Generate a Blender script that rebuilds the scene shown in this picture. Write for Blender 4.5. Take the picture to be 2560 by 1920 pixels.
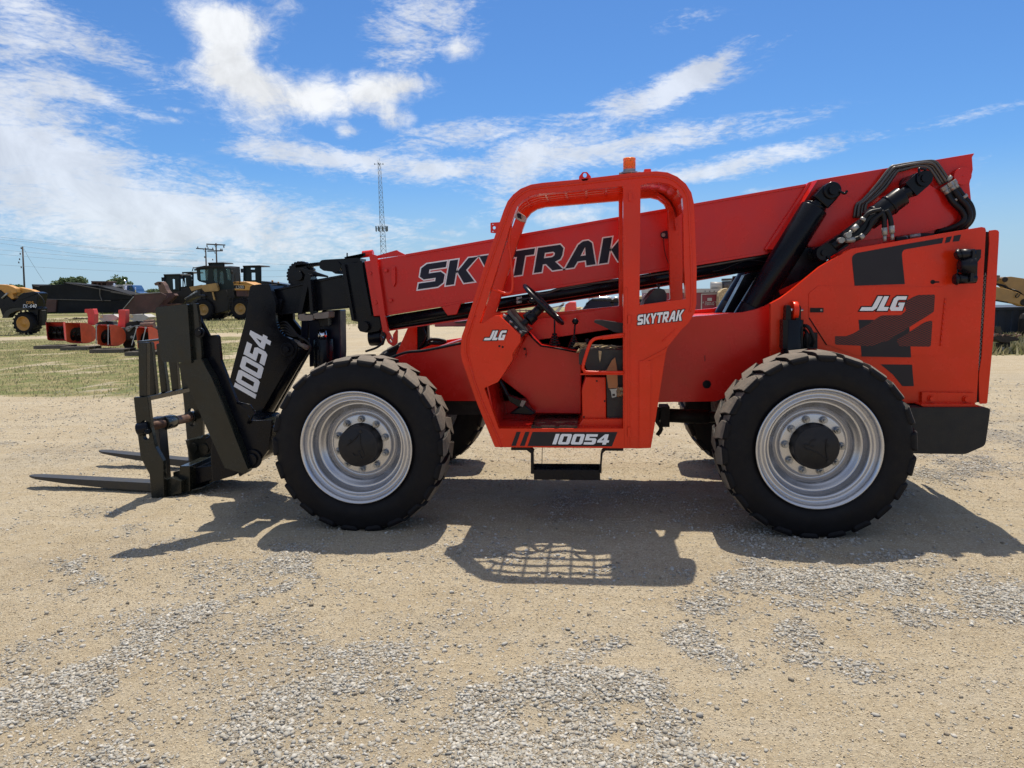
import bpy, bmesh, math, random
import numpy as np
from mathutils import Vector, Matrix
from mathutils.geometry import tessellate_polygon
for o in list(bpy.data.objects): bpy.data.objects.remove(o)
SC = bpy.context.scene; COL = SC.collection
random.seed(7); rng = np.random.default_rng(7); PI = math.pi
# ------------------------------------------------------------------ camera
YAW, PITCH, ROLL, CX, CY, CZ, FPX = -.11, .1287, -.021, 1.76, -5.12, 1.80, 1780.0
cy_, sy_, cp_, sp_ = math.cos(YAW), math.sin(YAW), math.cos(PITCH), math.sin(PITCH)
FW = Vector((sy_*cp_, cy_*cp_, -sp_)); RT0 = Vector((cy_, -sy_, 0)); UP0 = RT0.cross(FW)
RT = RT0*math.cos(ROLL)+UP0*math.sin(ROLL); UP = UP0*math.cos(ROLL)-RT0*math.sin(ROLL)
cam = bpy.data.cameras.new('Camera'); camo = bpy.data.objects.new('Camera', cam); COL.objects.link(camo)
M = Matrix((RT, UP, -FW)).transposed().to_4x4(); M.translation = (CX, CY, CZ); camo.matrix_world = M
cam.sensor_width = 36; cam.lens = FPX/2560*36; cam.clip_start = .05; cam.clip_end = 9000
SC.camera = camo
SC.view_settings.view_transform = 'Standard'; SC.view_settings.look = 'None'
SC.view_settings.exposure = 0.45; SC.view_settings.gamma = 1
# views of the photograph used to measure outlines: origin and scale
VW = {'D': (0, 0, 2212/2560), 'A': (1100, 380, 3.253), 'B': (1100, 700, 3.253), 'C': (1780, 360, 2.812), 'R': (1700, 820, 2.572),
      '1': (0, 560, 4.254), '2': (380, 560, 4.254), '3': (40, 680, 2.719), '4': (640, 560, 3.687), '5': (640, 860, 3.318),
      'E': (1700, 640, 6.144), 'F': (2380, 650, 6.144), 'X': (0, 0, 1)}
CAMP = Vector((CX, CY, CZ))
def ray(v, x, y):
    ox, oy, s = VW[v]; x = ox+x/s; y = oy+y/s
    return FW+RT*((x-1280)/FPX)-UP*((y-960)/FPX)
def W(v, x, y, Y):                    # point on the plane at lateral distance Y
    d = ray(v, x, y); return CAMP+d*((Y-CY)/d.y)
def G(v, x, y, z=0):                  # point on the ground
    d = ray(v, x, y); return CAMP+d*((z-CZ)/d.z)
# ------------------------------------------------------------------ sun and sky
SUNV = Vector((.045, .39, 1)).normalized()          # towards the sun
el = math.asin(SUNV.z); az = math.atan2(SUNV.x, SUNV.y)
sun = bpy.data.lights.new('Sun', 'SUN'); so = bpy.data.objects.new('Sun', sun); COL.objects.link(so)
sun.energy = 4.0; sun.angle = math.radians(.5); sun.color = (1, .92, .78)
so.rotation_euler = SUNV.to_track_quat('Z', 'Y').to_euler(); so.location = (0, 0, 30)
wd = bpy.data.worlds.new('World'); SC.world = wd; wd.use_nodes = True
nt = wd.node_tree; nt.nodes.clear()
def N(nt, t, **k):
    n = nt.nodes.new(t)
    for a, b in k.items(): setattr(n, a, b)
    return n
def mth(nt, op, a, b=None, c=None, clamp=False):
    n = N(nt, 'ShaderNodeMath', operation=op, use_clamp=clamp)
    for i, v in enumerate((a, b, c)):
        if v is None: continue
        if isinstance(v, (int, float)): n.inputs[i].default_value = v
        else: nt.links.new(v, n.inputs[i])
    return n.outputs[0]
def mrange(nt, v, a, b, c=0, d=1, smooth=True):
    n = N(nt, 'ShaderNodeMapRange'); n.interpolation_type = 'SMOOTHSTEP' if smooth else 'LINEAR'
    nt.links.new(v, n.inputs[0])
    for i, q in enumerate((a, b, c, d)): n.inputs[i+1].default_value = q
    return n.outputs[0]
def cmix(nt, f, a, b, blend='MIX'):
    n = N(nt, 'ShaderNodeMix', data_type='RGBA', blend_type=blend)
    for i, v in ((0, f), (6, a), (7, b)):
        if isinstance(v, (int, float)): n.inputs[i].default_value = v
        elif isinstance(v, tuple): n.inputs[i].default_value = v if len(v) == 4 else (*v, 1)
        else: nt.links.new(v, n.inputs[i])
    return n.outputs[2]
sky = N(nt, 'ShaderNodeTexSky'); sky.sky_type = 'NISHITA'; sky.sun_disc = False
sky.sun_elevation = el; sky.sun_rotation = az; sky.air_density = 1.0; sky.dust_density = .35; sky.ozone_density = 3.0
tc = N(nt, 'ShaderNodeTexCoord'); L = nt.links.new
sep = N(nt, 'ShaderNodeSeparateXYZ'); L(tc.outputs['Generated'], sep.inputs[0])
azn = mth(nt, 'ARCTAN2', sep.outputs[0], sep.outputs[1]); eln = mth(nt, 'ARCSINE', sep.outputs[2])
cmb = N(nt, 'ShaderNodeCombineXYZ'); L(azn, cmb.inputs[0]); L(eln, cmb.inputs[1]); UV = cmb.outputs[0]
def azel(x, y):
    d = ray('D', x, y).normalized(); return math.atan2(d.x, d.y), math.asin(d.z)
def blobs(lst):
    tot = None
    for (x, y, rx, ry, rot, w) in lst:
        a, e = azel(x, y); k = 1/1540.
        m = N(nt, 'ShaderNodeMapping', vector_type='TEXTURE'); L(UV, m.inputs[0])
        m.inputs[1].default_value = (a, e, 0); m.inputs[2].default_value = (0, 0, math.radians(-rot)); m.inputs[3].default_value = (rx*k*1.25, ry*k*1.25, 1)
        ln = N(nt, 'ShaderNodeVectorMath', operation='LENGTH'); L(m.outputs[0], ln.inputs[0])
        v = mrange(nt, ln.outputs['Value'], 1.25, 0.0, 0, w)
        tot = v if tot is None else mth(nt, 'ADD', tot, v)
    return tot
def noise(nt, vec, scale, detail=8, rough=.6, dist=0, mp=None):
    if mp:
        m = N(nt, 'ShaderNodeMapping'); nt.links.new(vec, m.inputs[0]); m.inputs[2].default_value = (0, 0, math.radians(mp[0])); m.inputs[3].default_value = mp[1]; vec = m.outputs[0]
    n = N(nt, 'ShaderNodeTexNoise'); nt.links.new(vec, n.inputs[0]); n.inputs['Scale'].default_value = scale
    n.inputs['Detail'].default_value = detail; n.inputs['Roughness'].default_value = rough; n.inputs['Distortion'].default_value = dist
    return n.outputs[0]
puff = blobs([(455, 40, 80, 34, 8, 1.0), (500, 75, 66, 48, 10, 1.0), (560, 55, 60, 30, 10, .6), (488, 115, 50, 52, 0, 1.0), (448, 165, 66, 28, 5, .95), (515, 165, 76, 40, 28, 1.0), (570, 210, 76, 38, 25, 1.0), (630, 195, 90, 42, 18, 1.0), (690, 222, 60, 34, 5, .95),
              (552, 262, 96, 34, 22, .95), (712, 190, 26, 36, 0, .6), (822, 185, 74, 36, -12, 1.15), (885, 188, 66, 26, -5, 1.15), (832, 236, 50, 34, 25, 1.0), (772, 215, 30, 48, 35, .9), (858, 258, 36, 22, 0, .8), (745, 282, 22, 16, 0, .9), (770, 285, 26, 12, 0, .7), (990, 104, 44, 24, -5, 1.35),
              (1210, 465, 95, 24, 2, 1.15), (960, 502, 45, 9, 4, 1.0), (1650, 411, 40, 9, 0, 1.0), (930, 477, 30, 6, 0, .7), (560, 552, 30, 8, 0, .5), (628, 546, 24, 7, 0, .7), (605, 10, 45, 25, 0, .8), (935, 534, 26, 8, 0, .9), (585, 350, 60, 14, 8, .8), (690, 372, 34, 16, 20, .8),
              (1325, 450, 60, 9, 0, .5), (1120, 507, 24, 7, 0, .8), (1390, 452, 20, 14, 0, .8), (355, 255, 50, 8, 4, .8), (385, 238, 30, 6, 4, .6), (305, 157, 50, 20, 0, .75)])
cirr = blobs([(250, 430, 420, 95, 14, .72), (520, 460, 420, 66, 8, .68), (60, 330, 220, 110, 15, .6), (40, 190, 130, 120, 25, .8), (130, 60, 230, 44, 24, .85), (100, 150, 110, 40, 30, .55), (250, 225, 90, 22, 15, .5), (250, 500, 520, 60, 4, .6),
              (890, 60, 100, 80, -30, .9), (1010, 30, 60, 55, -35, .5), (1000, 290, 150, 28, -6, .95), (1380, 222, 210, 34, -14, 1.15), (1500, 165, 110, 26, -25, .95), (1610, 108, 100, 22, -12, .55), (1240, 320, 260, 34, -4, 1.05), (1540, 288, 220, 24, -6, .8), (1600, 350, 260, 20, -7, 1.05), (1510, 385, 180, 18, -6, .85),
              (1460, 42, 110, 26, 4, .4), (620, 330, 150, 30, 8, .7), (740, 340, 220, 22, 5, .7), (1090, 435, 80, 40, -20, .6), (2070, 256, 120, 10, -7, .7), (960, 375, 260, 34, 2, .7), (1170, 355, 220, 30, 0, .6), (1900, 470, 300, 90, 0, .2), (2080, 350, 90, 12, 0, .35)])
n1 = noise(nt, UV, 13, 10, .62, .5); n2 = noise(nt, UV, 9, 10, .66, .9, (-14, (1, 3.4, 1))); n3 = noise(nt, UV, 95, 3, .55, .5, (38, (1, 3.0, 1))); n5 = noise(nt, UV, 45, 6, .7, .6, (-20, (1, 2, 1)))
pm = mrange(nt, mth(nt, 'ADD', mth(nt, 'MULTIPLY', puff, .74), mth(nt, 'ADD', mth(nt, 'MULTIPLY', mth(nt, 'SUBTRACT', n1, .5), 2.1), mth(nt, 'MULTIPLY', mth(nt, 'SUBTRACT', n5, .5), 1.4))), .06, 1.40)
pm = mth(nt, 'MULTIPLY', pm, mrange(nt, puff, .02, .3))
st = mth(nt, 'ADD', mth(nt, 'MULTIPLY', mth(nt, 'SUBTRACT', n2, .5), 3.4), mth(nt, 'ADD', mth(nt, 'MULTIPLY', mth(nt, 'SUBTRACT', n3, .5), 1.1), mth(nt, 'MULTIPLY', mth(nt, 'SUBTRACT', n5, .5), .9)))
cm = mth(nt, 'MULTIPLY', mrange(nt, mth(nt, 'ADD', cirr, st), .12, 1.5), mrange(nt, cirr, .02, .35))
cm = mth(nt, 'MULTIPLY', cm, .78)
allm = mth(nt, 'SUBTRACT', 1, mth(nt, 'MULTIPLY', mth(nt, 'SUBTRACT', 1, pm), mth(nt, 'SUBTRACT', 1, cm)), clamp=True)
back = mth(nt, 'MULTIPLY', mrange(nt, mth(nt, 'MULTIPLY', sep.outputs[1], -1), .0, .6), mrange(nt, n1, .35, .6, .12, .42))  # unseen cloud cover added behind the camera as neutral fill light
zen = mth(nt, 'MULTIPLY', mrange(nt, sep.outputs[2], .52, .75), mrange(nt, n1, .3, .6, .25, .6))  # unseen clouds added overhead to take the blue out of the shadows
allm = mth(nt, 'MAXIMUM', mth(nt, 'MAXIMUM', allm, back), zen)
skyc = cmix(nt, 1.0, sky.outputs[0], (.39, .63, .90, 1), 'MULTIPLY')
skyc = cmix(nt, mrange(nt, eln, .17, .0, 0, .8), skyc, (3.3, 4.5, 5.6, 1))
shade = mrange(nt, n1, .3, .7, .82, 1.08)
cl = N(nt, 'ShaderNodeVectorMath', operation='SCALE'); cl.inputs[0].default_value = (6.4, 6.6, 6.9); L(shade, cl.inputs['Scale'])
cc = cmix(nt, allm, skyc, cl.outputs[0])
bg = N(nt, 'ShaderNodeBackground'); L(cc, bg.inputs[0]); bg.inputs[1].default_value = .10
wo = N(nt, 'ShaderNodeOutputWorld'); L(bg.outputs[0], wo.inputs[0])
# ------------------------------------------------------------------ materials
def mat(name, col, rough=.5, metal=0, coat=0, var=.12, dust=0, vscale=6, bump=0, bscale=120, dustcol=(.36, .28, .19), spec=.5, rvar=1):
    m = bpy.data.materials.new(name); m.use_nodes = True; t = m.node_tree; b = t.nodes['Principled BSDF']
    tcn = N(t, 'ShaderNodeTexCoord'); n = noise(t, tcn.outputs['Object'], vscale, 6, .65)
    c = cmix(t, mrange(t, n, .3, .7), tuple(x*(1-var) for x in col), tuple(min(1, x*(1+var)) for x in col))
    if dust:
        n2 = noise(t, tcn.outputs['Object'], vscale*3.1, 8, .7)
        c = cmix(t, mrange(t, n2, .45, .8, dust*.25, dust), c, dustcol)
    t.links.new(c, b.inputs['Base Color'])
    n4 = noise(t, tcn.outputs['Object'], vscale*2, 5, .6)
    t.links.new(mrange(t, n4, .3, .7, max(0, rough-.08*rvar), min(1, rough+.1*rvar)), b.inputs['Roughness'])
    b.inputs['Metallic'].default_value = metal; b.inputs['Coat Weight'].default_value = coat; b.inputs['Coat Roughness'].default_value = .12
    b.inputs['Specular IOR Level'].default_value = spec
    if bump:
        n3 = noise(t, tcn.outputs['Object'], bscale, 4, .6); bp = N(t, 'ShaderNodeBump'); bp.inputs['Strength'].default_value = bump; bp.inputs['Distance'].default_value = .01
        t.links.new(n3, bp.inputs['Height']); t.links.new(bp.outputs[0], b.inputs['Normal'])
    return m
RED = mat('red_paint', (.71, .028, .0035), .24, coat=.0, var=.08, dust=.035, vscale=2.2, spec=.32)
RED_SHADE = mat('red_paint_shade_tint', (.64, .016, .010), .22, coat=.0, var=.07, dust=.03, vscale=2.2, spec=.36)  # same red paint; crimson sky reflection and shade mixed into the colour
BLK = mat('black_paint', (.0035, .0045, .008), .24, var=.2, dust=.008, vscale=4, spec=.2)
GRY = mat('charcoal_paint', (.010, .0125, .011), .22, var=.15, dust=.03, vscale=4, spec=.4)
DRK = mat('grimy_dark_metal', (.010, .009, .009), .6, var=.3, dust=.10, spec=.3)
CW = mat('counterweight_paint', (.013, .014, .016), .5, var=.1, dust=.03, vscale=5, bump=.1, spec=.3)
TYR = mat('sidewall_rubber', (.005, .005, .007), .6, var=.25, dust=.015, vscale=7, bump=.15, bscale=60, spec=.2)
TRD = mat('tread_rubber', (.13, .112, .095), .9, var=.3, dust=.6, vscale=9, bump=.5, bscale=70, dustcol=(.26, .21, .155))
RIM = mat('silver_rim_paint', (.54, .54, .56), .27, metal=.75, var=.015, rvar=0)
NUT = mat('zinc_nuts', (.30, .31, .33), .3, metal=.85)
HUB = mat('hub_black', (.012, .012, .014), .5, var=.2, dust=.04, bump=.1, spec=.3)
CHR = mat('bright_steel', (.7, .7, .72), .15, metal=1)
FIT = mat('fitting_steel', (.30, .30, .285), .42, metal=.5, var=.3, dust=.1)
PIPE = mat('steel_pipe', (.10, .088, .08), .38, metal=.6, var=.2)
HOSE = mat('rubber_hose', (.006, .006, .008), .5, spec=.3)
NAVY = mat('navy_decal', (.006, .008, .024), .4, var=.05, spec=.3)
WHT = mat('white_decal', (.86, .86, .87), .4, var=.04, dust=.03)
DEC = mat('dark_decal', (.016, .013, .018), .4, var=.08, spec=.3)
VINYL = mat('seat_vinyl', (.012, .008, .009), .45, var=.3, bump=.2, bscale=40)
FOAM = mat('torn_foam', (.42, .32, .18), .9, var=.4, vscale=20, bump=.6, bscale=60)
BELT = mat('brown_belt', (.36, .15, .06), .8, bump=.2, bscale=200)
PLAS = mat('black_plastic', (.006, .006, .010), .3, spec=.3)
PAD = mat('tan_wear_pad', (.20, .165, .14), .6, var=.2, dust=.2)
RUSTB = mat('worn_brown_steel', (.16, .09, .06), .5, metal=.3, var=.35, vscale=14)
FORK = mat('fork_steel', (.016, .017, .018), .5, metal=.0, var=.25, dust=.08, vscale=6)
YEL = mat('old_yellow_paint', (.40, .23, .07), .5, var=.18, dust=.18, vscale=2)
YELO = mat('orange_yellow_paint', (.56, .27, .05), .45, var=.12, dust=.12)
CREAM = mat('faded_cream_paint', (.62, .47, .24), .6, var=.15, dust=.2, vscale=2)
RUST = mat('rusty_steel', (.07, .030, .028), .75, var=.35, dust=.1, vscale=1.2)
TARP = mat('dark_steel_sheet', (.008, .010, .014), .7, var=.4, vscale=.6, dust=.04, spec=.15)
DGRN = mat('dark_cab_paint', (.010, .020, .020), .5, var=.2, vscale=1, spec=.3)
FARM = mat('faded_red_paint', (.72, .055, .045), .5, var=.15, dust=.08, vscale=2)
ORA = mat('faded_orange_red_paint', (.85, .12, .04), .5, var=.15, dust=.08, vscale=2)
OFFW = mat('off_white_paint', (.42, .40, .37), .5, var=.08, dust=.1)
WOODG = mat('grey_pallet_wood', (.10, .085, .07), .85, var=.3, vscale=8)
POLE = mat('weathered_pole_wood', (.07, .055, .05), .85, var=.3, vscale=2)
WIRE = mat('cable', (.16, .18, .22), .6)
TWR = mat('galvanised_lattice', (.13, .16, .18), .6, var=.1)
MAROON = mat('maroon_paint', (.22, .015, .03), .4, var=.1, dust=.04)
CONT = mat('navy_corrugated_steel', (.020, .035, .060), .55, var=.25, vscale=1, dust=.06)
BLUET = mat('blue_truck_paint', (.03, .09, .22), .35, coat=.4)
BARK = mat('bark', (.08, .06, .045), .9, var=.3)
LEAF = mat('foliage', (.055, .095, .032), .6, var=.45, vscale=1.5)
LEAFD = mat('dark_foliage', (.038, .068, .030), .6, var=.45, vscale=1.5)
GLS = bpy.data.materials.new('cab_glass'); GLS.use_nodes = True
b = GLS.node_tree.nodes['Principled BSDF']; b.inputs['Base Color'].default_value = (.35, .5, .5, 1); b.inputs['Roughness'].default_value = .04; b.inputs['Transmission Weight'].default_value = .8; b.inputs['IOR'].default_value = 1.1
AMB = bpy.data.materials.new('amber_lens'); AMB.use_nodes = True
b = AMB.node_tree.nodes['Principled BSDF']; b.inputs['Base Color'].default_value = (1, .22, .01, 1); b.inputs['Roughness'].default_value = .12; b.inputs['Transmission Weight'].default_value = .45; b.inputs['Subsurface Weight'].default_value = .2
def mesh_mat():
    m = bpy.data.materials.new('expanded_mesh'); m.use_nodes = True; t = m.node_tree; b = t.nodes['Principled BSDF']; b.inputs['Roughness'].default_value = .5
    tcn = N(t, 'ShaderNodeTexCoord'); s = N(t, 'ShaderNodeSeparateXYZ'); t.links.new(tcn.outputs['Object'], s.inputs[0])
    u = mth(t, 'MULTIPLY', s.outputs[0], 2*PI/.034); v = mth(t, 'MULTIPLY', s.outputs[2], 2*PI/.017)
    c1 = mth(t, 'COSINE', u); c2 = mth(t, 'COSINE', v); k = mth(t, 'ABSOLUTE', mth(t, 'ADD', c1, c2))
    f = mrange(t, k, .32, .62)
    t.links.new(cmix(t, f, (.20, .012, .006), (.004, .002, .002)), b.inputs['Base Color'])
    return m
EXP = mesh_mat()
# ------------------------------------------------------------------ mesh helpers
class MB:
    def __init__(s): s.v = []; s.f = []; s.sm = []; s.mi = None; s.m2 = None
    def add(s, vs, fs, smooth=False):
        n = len(s.v); s.v += [tuple(q) for q in vs]; s.f += [tuple(i+n for i in f) for f in fs]; s.sm += [smooth]*len(fs); return s
def obj(name, mb, m, parent=None, world=True, loc=None, bevel=0, label=None):
    me = bpy.data.meshes.new(name); vs = mb.v
    if parent is not None and world:
        p = wpos(parent); vs = [(x-p[0], y-p[1], z-p[2]) for x, y, z in vs]
    me.from_pydata(vs, [], mb.f); me.polygons.foreach_set('use_smooth', mb.sm); me.update()
    if mb.mi: me.materials.append(m); me.materials.append(mb.m2); me.polygons.foreach_set('material_index', mb.mi)
    bm = bmesh.new(); bm.from_mesh(me); bmesh.ops.recalc_face_normals(bm, faces=bm.faces); bm.to_mesh(me); bm.free()
    o = bpy.data.objects.new(name, me); COL.objects.link(o)
    if not mb.mi: me.materials.append(m)
    if parent is not None: o.parent = parent
    if loc is not None: o.location = loc
    if bevel:
        bv = o.modifiers.new('bevel', 'BEVEL'); bv.width = bevel; bv.segments = 2; bv.limit_method = 'ANGLE'; bv.angle_limit = math.radians(35); bv.harden_normals = False
    if label: o['label'] = label
    return o
def wpos(o):
    p = Vector(o.location)
    while o.parent: o = o.parent; p = p+Vector(o.location)
    return p
def tag(o, label, cat, group=None, kind=None):
    if label: o['label'] = label
    if cat: o['category'] = cat
    if group: o['group'] = group
    if kind: o['kind'] = kind
    return o
def thing(name, loc, label, cat, group=None):
    o = bpy.data.objects.new(name, None); COL.objects.link(o); o.location = loc; o.empty_display_size = .2
    return tag(o, label, cat, group)
def rnd(pts, n=5):                    # round the corners given as (x, y, radius)
    out = []; L_ = len(pts)
    for i, p in enumerate(pts):
        if len(p) < 3 or p[2] == 0: out.append((p[0], p[1])); continue
        a = Vector(pts[i-1][:2]); b = Vector(p[:2]); c = Vector(pts[(i+1) % L_][:2]); r = p[2]
        u = (a-b); v = (c-b); lu = min(r, u.length*.48); lv = min(r, v.length*.48); A = b+u.normalized()*lu; Cc = b+v.normalized()*lv
        for k in range(n+1):
            t = k/n; q = A*(1-t)**2+b*2*t*(1-t)+Cc*t*t; out.append((q.x, q.y))
    return out
def px(v, pts, Y, n=5):               # measured outline -> (x, z) outline on plane Y
    o = []
    for q in rnd(pts, n): w = W(v, q[0], q[1], Y); o.append((w.x, w.z))
    return o
def mixpx(items, Y):                  # outline with points taken from several views
    o = []
    for v, x, y in items: w = W(v, x, y, Y); o.append((w.x, w.z))
    return o
def plate(mb, loops, Y0, Y1, fn=None):
    """solid plate: loops[0] outline, further loops holes, in (x, z); from Y0 to Y1"""
    fn = fn or (lambda x, z, y: (x, y, z))
    tri = tessellate_polygon([[Vector((x, z, 0)) for x, z in lp] for lp in loops])
    flat = [p for lp in loops for p in lp]; n = len(flat)
    vs = [fn(x, z, Y0) for x, z in flat]+[fn(x, z, Y1) for x, z in flat]; fs = [tuple(t) for t in tri]+[tuple(i+n for i in reversed(t)) for t in tri]
    k = 0
    for lp in loops:
        m = len(lp)
        for i in range(m): j = (i+1) % m; fs.append((k+i, k+j, k+j+n, k+i+n))
        k += m
    return mb.add(vs, fs)
def pl(v, pts, Y0, Y1, holes=(), mb=None, n=5):
    mb = mb or MB(); return plate(mb, [px(v, pts, Y0, n)]+[px(v, h, Y0, n) for h in holes], Y0, Y1)
def box(mb, x0, x1, y0, y1, z0, z1):
    return mb.add([(x, y, z) for x in (x0, x1) for y in (y0, y1) for z in (z0, z1)], [(0, 1, 3, 2), (4, 6, 7, 5), (0, 4, 5, 1), (2, 3, 7, 6), (0, 2, 6, 4), (1, 5, 7, 3)])
def obox(mb, a, b, w, h, up=(0, 0, 1)):   # bar from a to b, w across, h along 'up'
    a = Vector(a); b = Vector(b); d = (b-a).normalized(); u = Vector(up); s = d.cross(u).normalized(); u = s.cross(d).normalized()
    vs = [p+s*i*w/2+u*j*h/2 for p in (a, b) for i, j in ((-1, -1), (1, -1), (1, 1), (-1, 1))]
    return mb.add(vs, [(3, 2, 1, 0), (4, 5, 6, 7)]+[(i, (i+1) % 4, (i+1) % 4+4, i+4) for i in range(4)])
def frame_of(d):
    d = d.normalized(); a = Vector((0, 0, 1)) if abs(d.z) < .9 else Vector((1, 0, 0)); s = d.cross(a).normalized(); return s, d.cross(s)
def cyl(mb, a, b, r0, r1=None, n=24, smooth=True):
    a = Vector(a); b = Vector(b); r1 = r0 if r1 is None else r1; s, u = frame_of(b-a)
    vs = [p+(s*math.cos(2*PI*i/n)+u*math.sin(2*PI*i/n))*r for p, r in ((a, r0), (b, r1)) for i in range(n)]
    mb.add(vs, [(i, (i+1) % n, (i+1) % n+n, i+n) for i in range(n)], smooth)
    k = len(mb.v)-2*n; mb.f += [tuple(k+i for i in reversed(range(n))), tuple(k+n+i for i in range(n))]; mb.sm += [False, False]
    return mb
def spline(pts, k=6):
    P = [Vector(p) for p in pts]; P = [P[0]*2-P[1]]+P+[P[-1]*2-P[-2]]; o = []
    for i in range(1, len(P)-2):
        for j in range(k):
            t = j/k; o.append(.5*((2*P[i])+(-P[i-1]+P[i+1])*t+(2*P[i-1]-5*P[i]+4*P[i+1]-P[i+2])*t*t+(-P[i-1]+3*P[i]-3*P[i+1]+P[i+2])*t**3))
    return o+[P[-2]]
def tube(mb, pts, r, n=10, curved=True, k=6):
    P = spline(pts, k) if curved else [Vector(p) for p in pts]
    vs = []; s = None
    for i, p in enumerate(P):
        d = (P[min(i+1, len(P)-1)]-P[max(i-1, 0)]).normalized()
        if s is None: s, u = frame_of(d)
        else: s = (s-d*s.dot(d)).normalized(); u = d.cross(s)
        vs += [p+(s*math.cos(2*PI*a/n)+u*math.sin(2*PI*a/n))*r for a in range(n)]
    fs = [(i*n+a, i*n+(a+1) % n, (i+1)*n+(a+1) % n, (i+1)*n+a) for i in range(len(P)-1) for a in range(n)]
    mb.add(vs, fs, True); k0 = len(mb.v)-len(vs); mb.f += [tuple(k0+a for a in range(n)), tuple(k0+len(vs)-n+a for a in range(n))]; mb.sm += [False]*2
    return mb
def lathe(mb, prof, c=(0, 0, 0), axis='Y', n=64, smooth=True):   # prof = [(along, radius)]
    vs = []
    for h, r in prof:
        for i in range(n):
            a = 2*PI*i/n; q = {'Y': (r*math.cos(a), h, r*math.sin(a)), 'Z': (r*math.cos(a), r*math.sin(a), h), 'X': (h, r*math.cos(a), r*math.sin(a))}[axis]
            vs.append((q[0]+c[0], q[1]+c[1], q[2]+c[2]))
    return mb.add(vs, [(k*n+i, k*n+(i+1) % n, (k+1)*n+(i+1) % n, (k+1)*n+i) for k in range(len(prof)-1) for i in range(n)], smooth)
# ------------------------------------------------------------------ lettering
GL = {'S': (1, [[(0, 0), (.8, 0), (1, .14), (1, .46), (.82, .6), (.34, .6), (.34, .76), (1, .76), (1, 1), (.2, 1), (0, .86), (0, .52), (.18, .38), (.66, .38), (.66, .24), (0, .24)]]),
      'K': (1.1, [[(0, 0), (.33, 0), (.33, 1), (0, 1)], [(.38, .5), (.74, 1), (1.12, 1), (.72, .52), (1.14, 0), (.72, 0)]]),
      'Y': (1.0, [[(.34, 0), (.66, 0), (.66, .4), (1.05, 1), (.7, 1), (.5, .66), (.3, 1), (-.05, 1), (.34, .4)]]),
      'T': (1.0, [[(.34, 0), (.66, 0), (.66, .76), (1, .76), (1, 1), (0, 1), (0, .76), (.34, .76)]]),
      'R': (1.1, [[(0, 0), (.3, 0), (.3, .3), (.42, .3), (.72, 0), (1.12, 0), (.76, .34), (.95, .42), (1, .56), (1, .84), (.85, 1), (0, 1)], 'h', [(.3, .54), (.62, .54), (.7, .6), (.7, .7), (.62, .76), (.3, .76)]]),
      'A': (1.15, [[(-.02, 0), (.32, 0), (.42, .22), (.74, .22), (.8, 0), (1.14, 0), (.86, .88), (.7, 1), (.5, 1), (.34, .88)], 'h', [(.5, .42), (.7, .42), (.62, .76)]]),
      '1': (.34, [[(0, 0), (.34, 0), (.34, 1), (0, 1)]]),
      '0': (1, [[(.1, 0), (.9, 0), (1, .1), (1, .9), (.9, 1), (.1, 1), (0, .9), (0, .1)], 'h', [(.33, .22), (.67, .22), (.67, .78), (.33, .78)]]),
      '5': (1, [[(0, 0), (.85, 0), (1, .12), (1, .5), (.87, .62), (.34, .62), (.34, .76), (1, .76), (1, 1), (0, 1), (0, .4), (.66, .4), (.66, .24), (0, .24)]]),
      '4': (1, [[(.5, 0), (.82, 0), (.82, .2), (1, .2), (1, .42), (.82, .42), (.82, 1), (.5, 1), (0, .42), (0, .2), (.5, .2)], 'h', [(.3, .42), (.5, .42), (.5, .68)]]),
      'J': (1, [[(-.35, 0), (.8, 0), (1, .2), (1, 1), (.55, 1), (.55, .25), (-.35, .25)]]),
      'L': (.9, [[(0, 0), (.9, 0), (.9, .26), (.45, .26), (.45, 1), (0, 1)]]),
      'G': (1.15, [[(.2, 0), (1.15, 0), (1.15, .56), (.6, .56), (.6, .38), (.74, .38), (.74, .25), (.45, .25), (.42, .7), (.5, .76), (1.15, .76), (1.15, 1), (.2, 1), (0, .84), (0, .16)]])}
def area(p): return sum(p[i][0]*p[(i+1) % len(p)][1]-p[(i+1) % len(p)][0]*p[i][1] for i in range(len(p)))/2
def offset(p, d):
    sg = 1 if area(p) > 0 else -1; o = []
    for i in range(len(p)):
        a = Vector(p[i-1]); b = Vector(p[i]); c = Vector(p[(i+1) % len(p)]); e = (b-a).normalized(); f = (c-b).normalized()
        n1 = Vector((e.y, -e.x))*sg; n2 = Vector((f.y, -f.x))*sg; m = (n1+n2); m = m/max(.35, m.length_squared/2)
        q = b+m*d; o.append((q.x, q.y))
    return o
def word(parent, txt, quad, Y, fill, edge, d, gap=.14, name='lettering', t=.002, names=None):
    """quad: world (x, z) corners BL, BR, TR, TL on the plane Y"""
    tot = sum(GL[c][0] for c in txt)+gap*(len(txt)-1); BL, BR, TR, TL = [Vector(q) for q in quad]
    f_, e_ = MB(), MB(); x = 0
    def mp(u, v): u /= tot; q = (BL*(1-u)+BR*u)*(1-v)+(TL*(1-u)+TR*u)*v; return (q.x, q.y)
    for c in txt:
        w, L_ = GL[c]; groups = []; hole = False
        for it in L_:
            if it == 'h': hole = True; continue
            P = [mp(x+u, v) for u, v in it]
            if hole: groups[-1].append(P); hole = False
            else: groups.append([P])
        for g in groups:
            plate(f_, g, Y-2*t-.0005, Y-t-.0002)
            if edge: plate(e_, [offset(g[0], d)]+[offset(h, -d) for h in g[1:]], Y-t, Y-.0002)
        x += w+gap
    a = obj(name, f_, fill, parent)
    if edge: obj('letter_outline', e_, edge, a)
    return a
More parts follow.
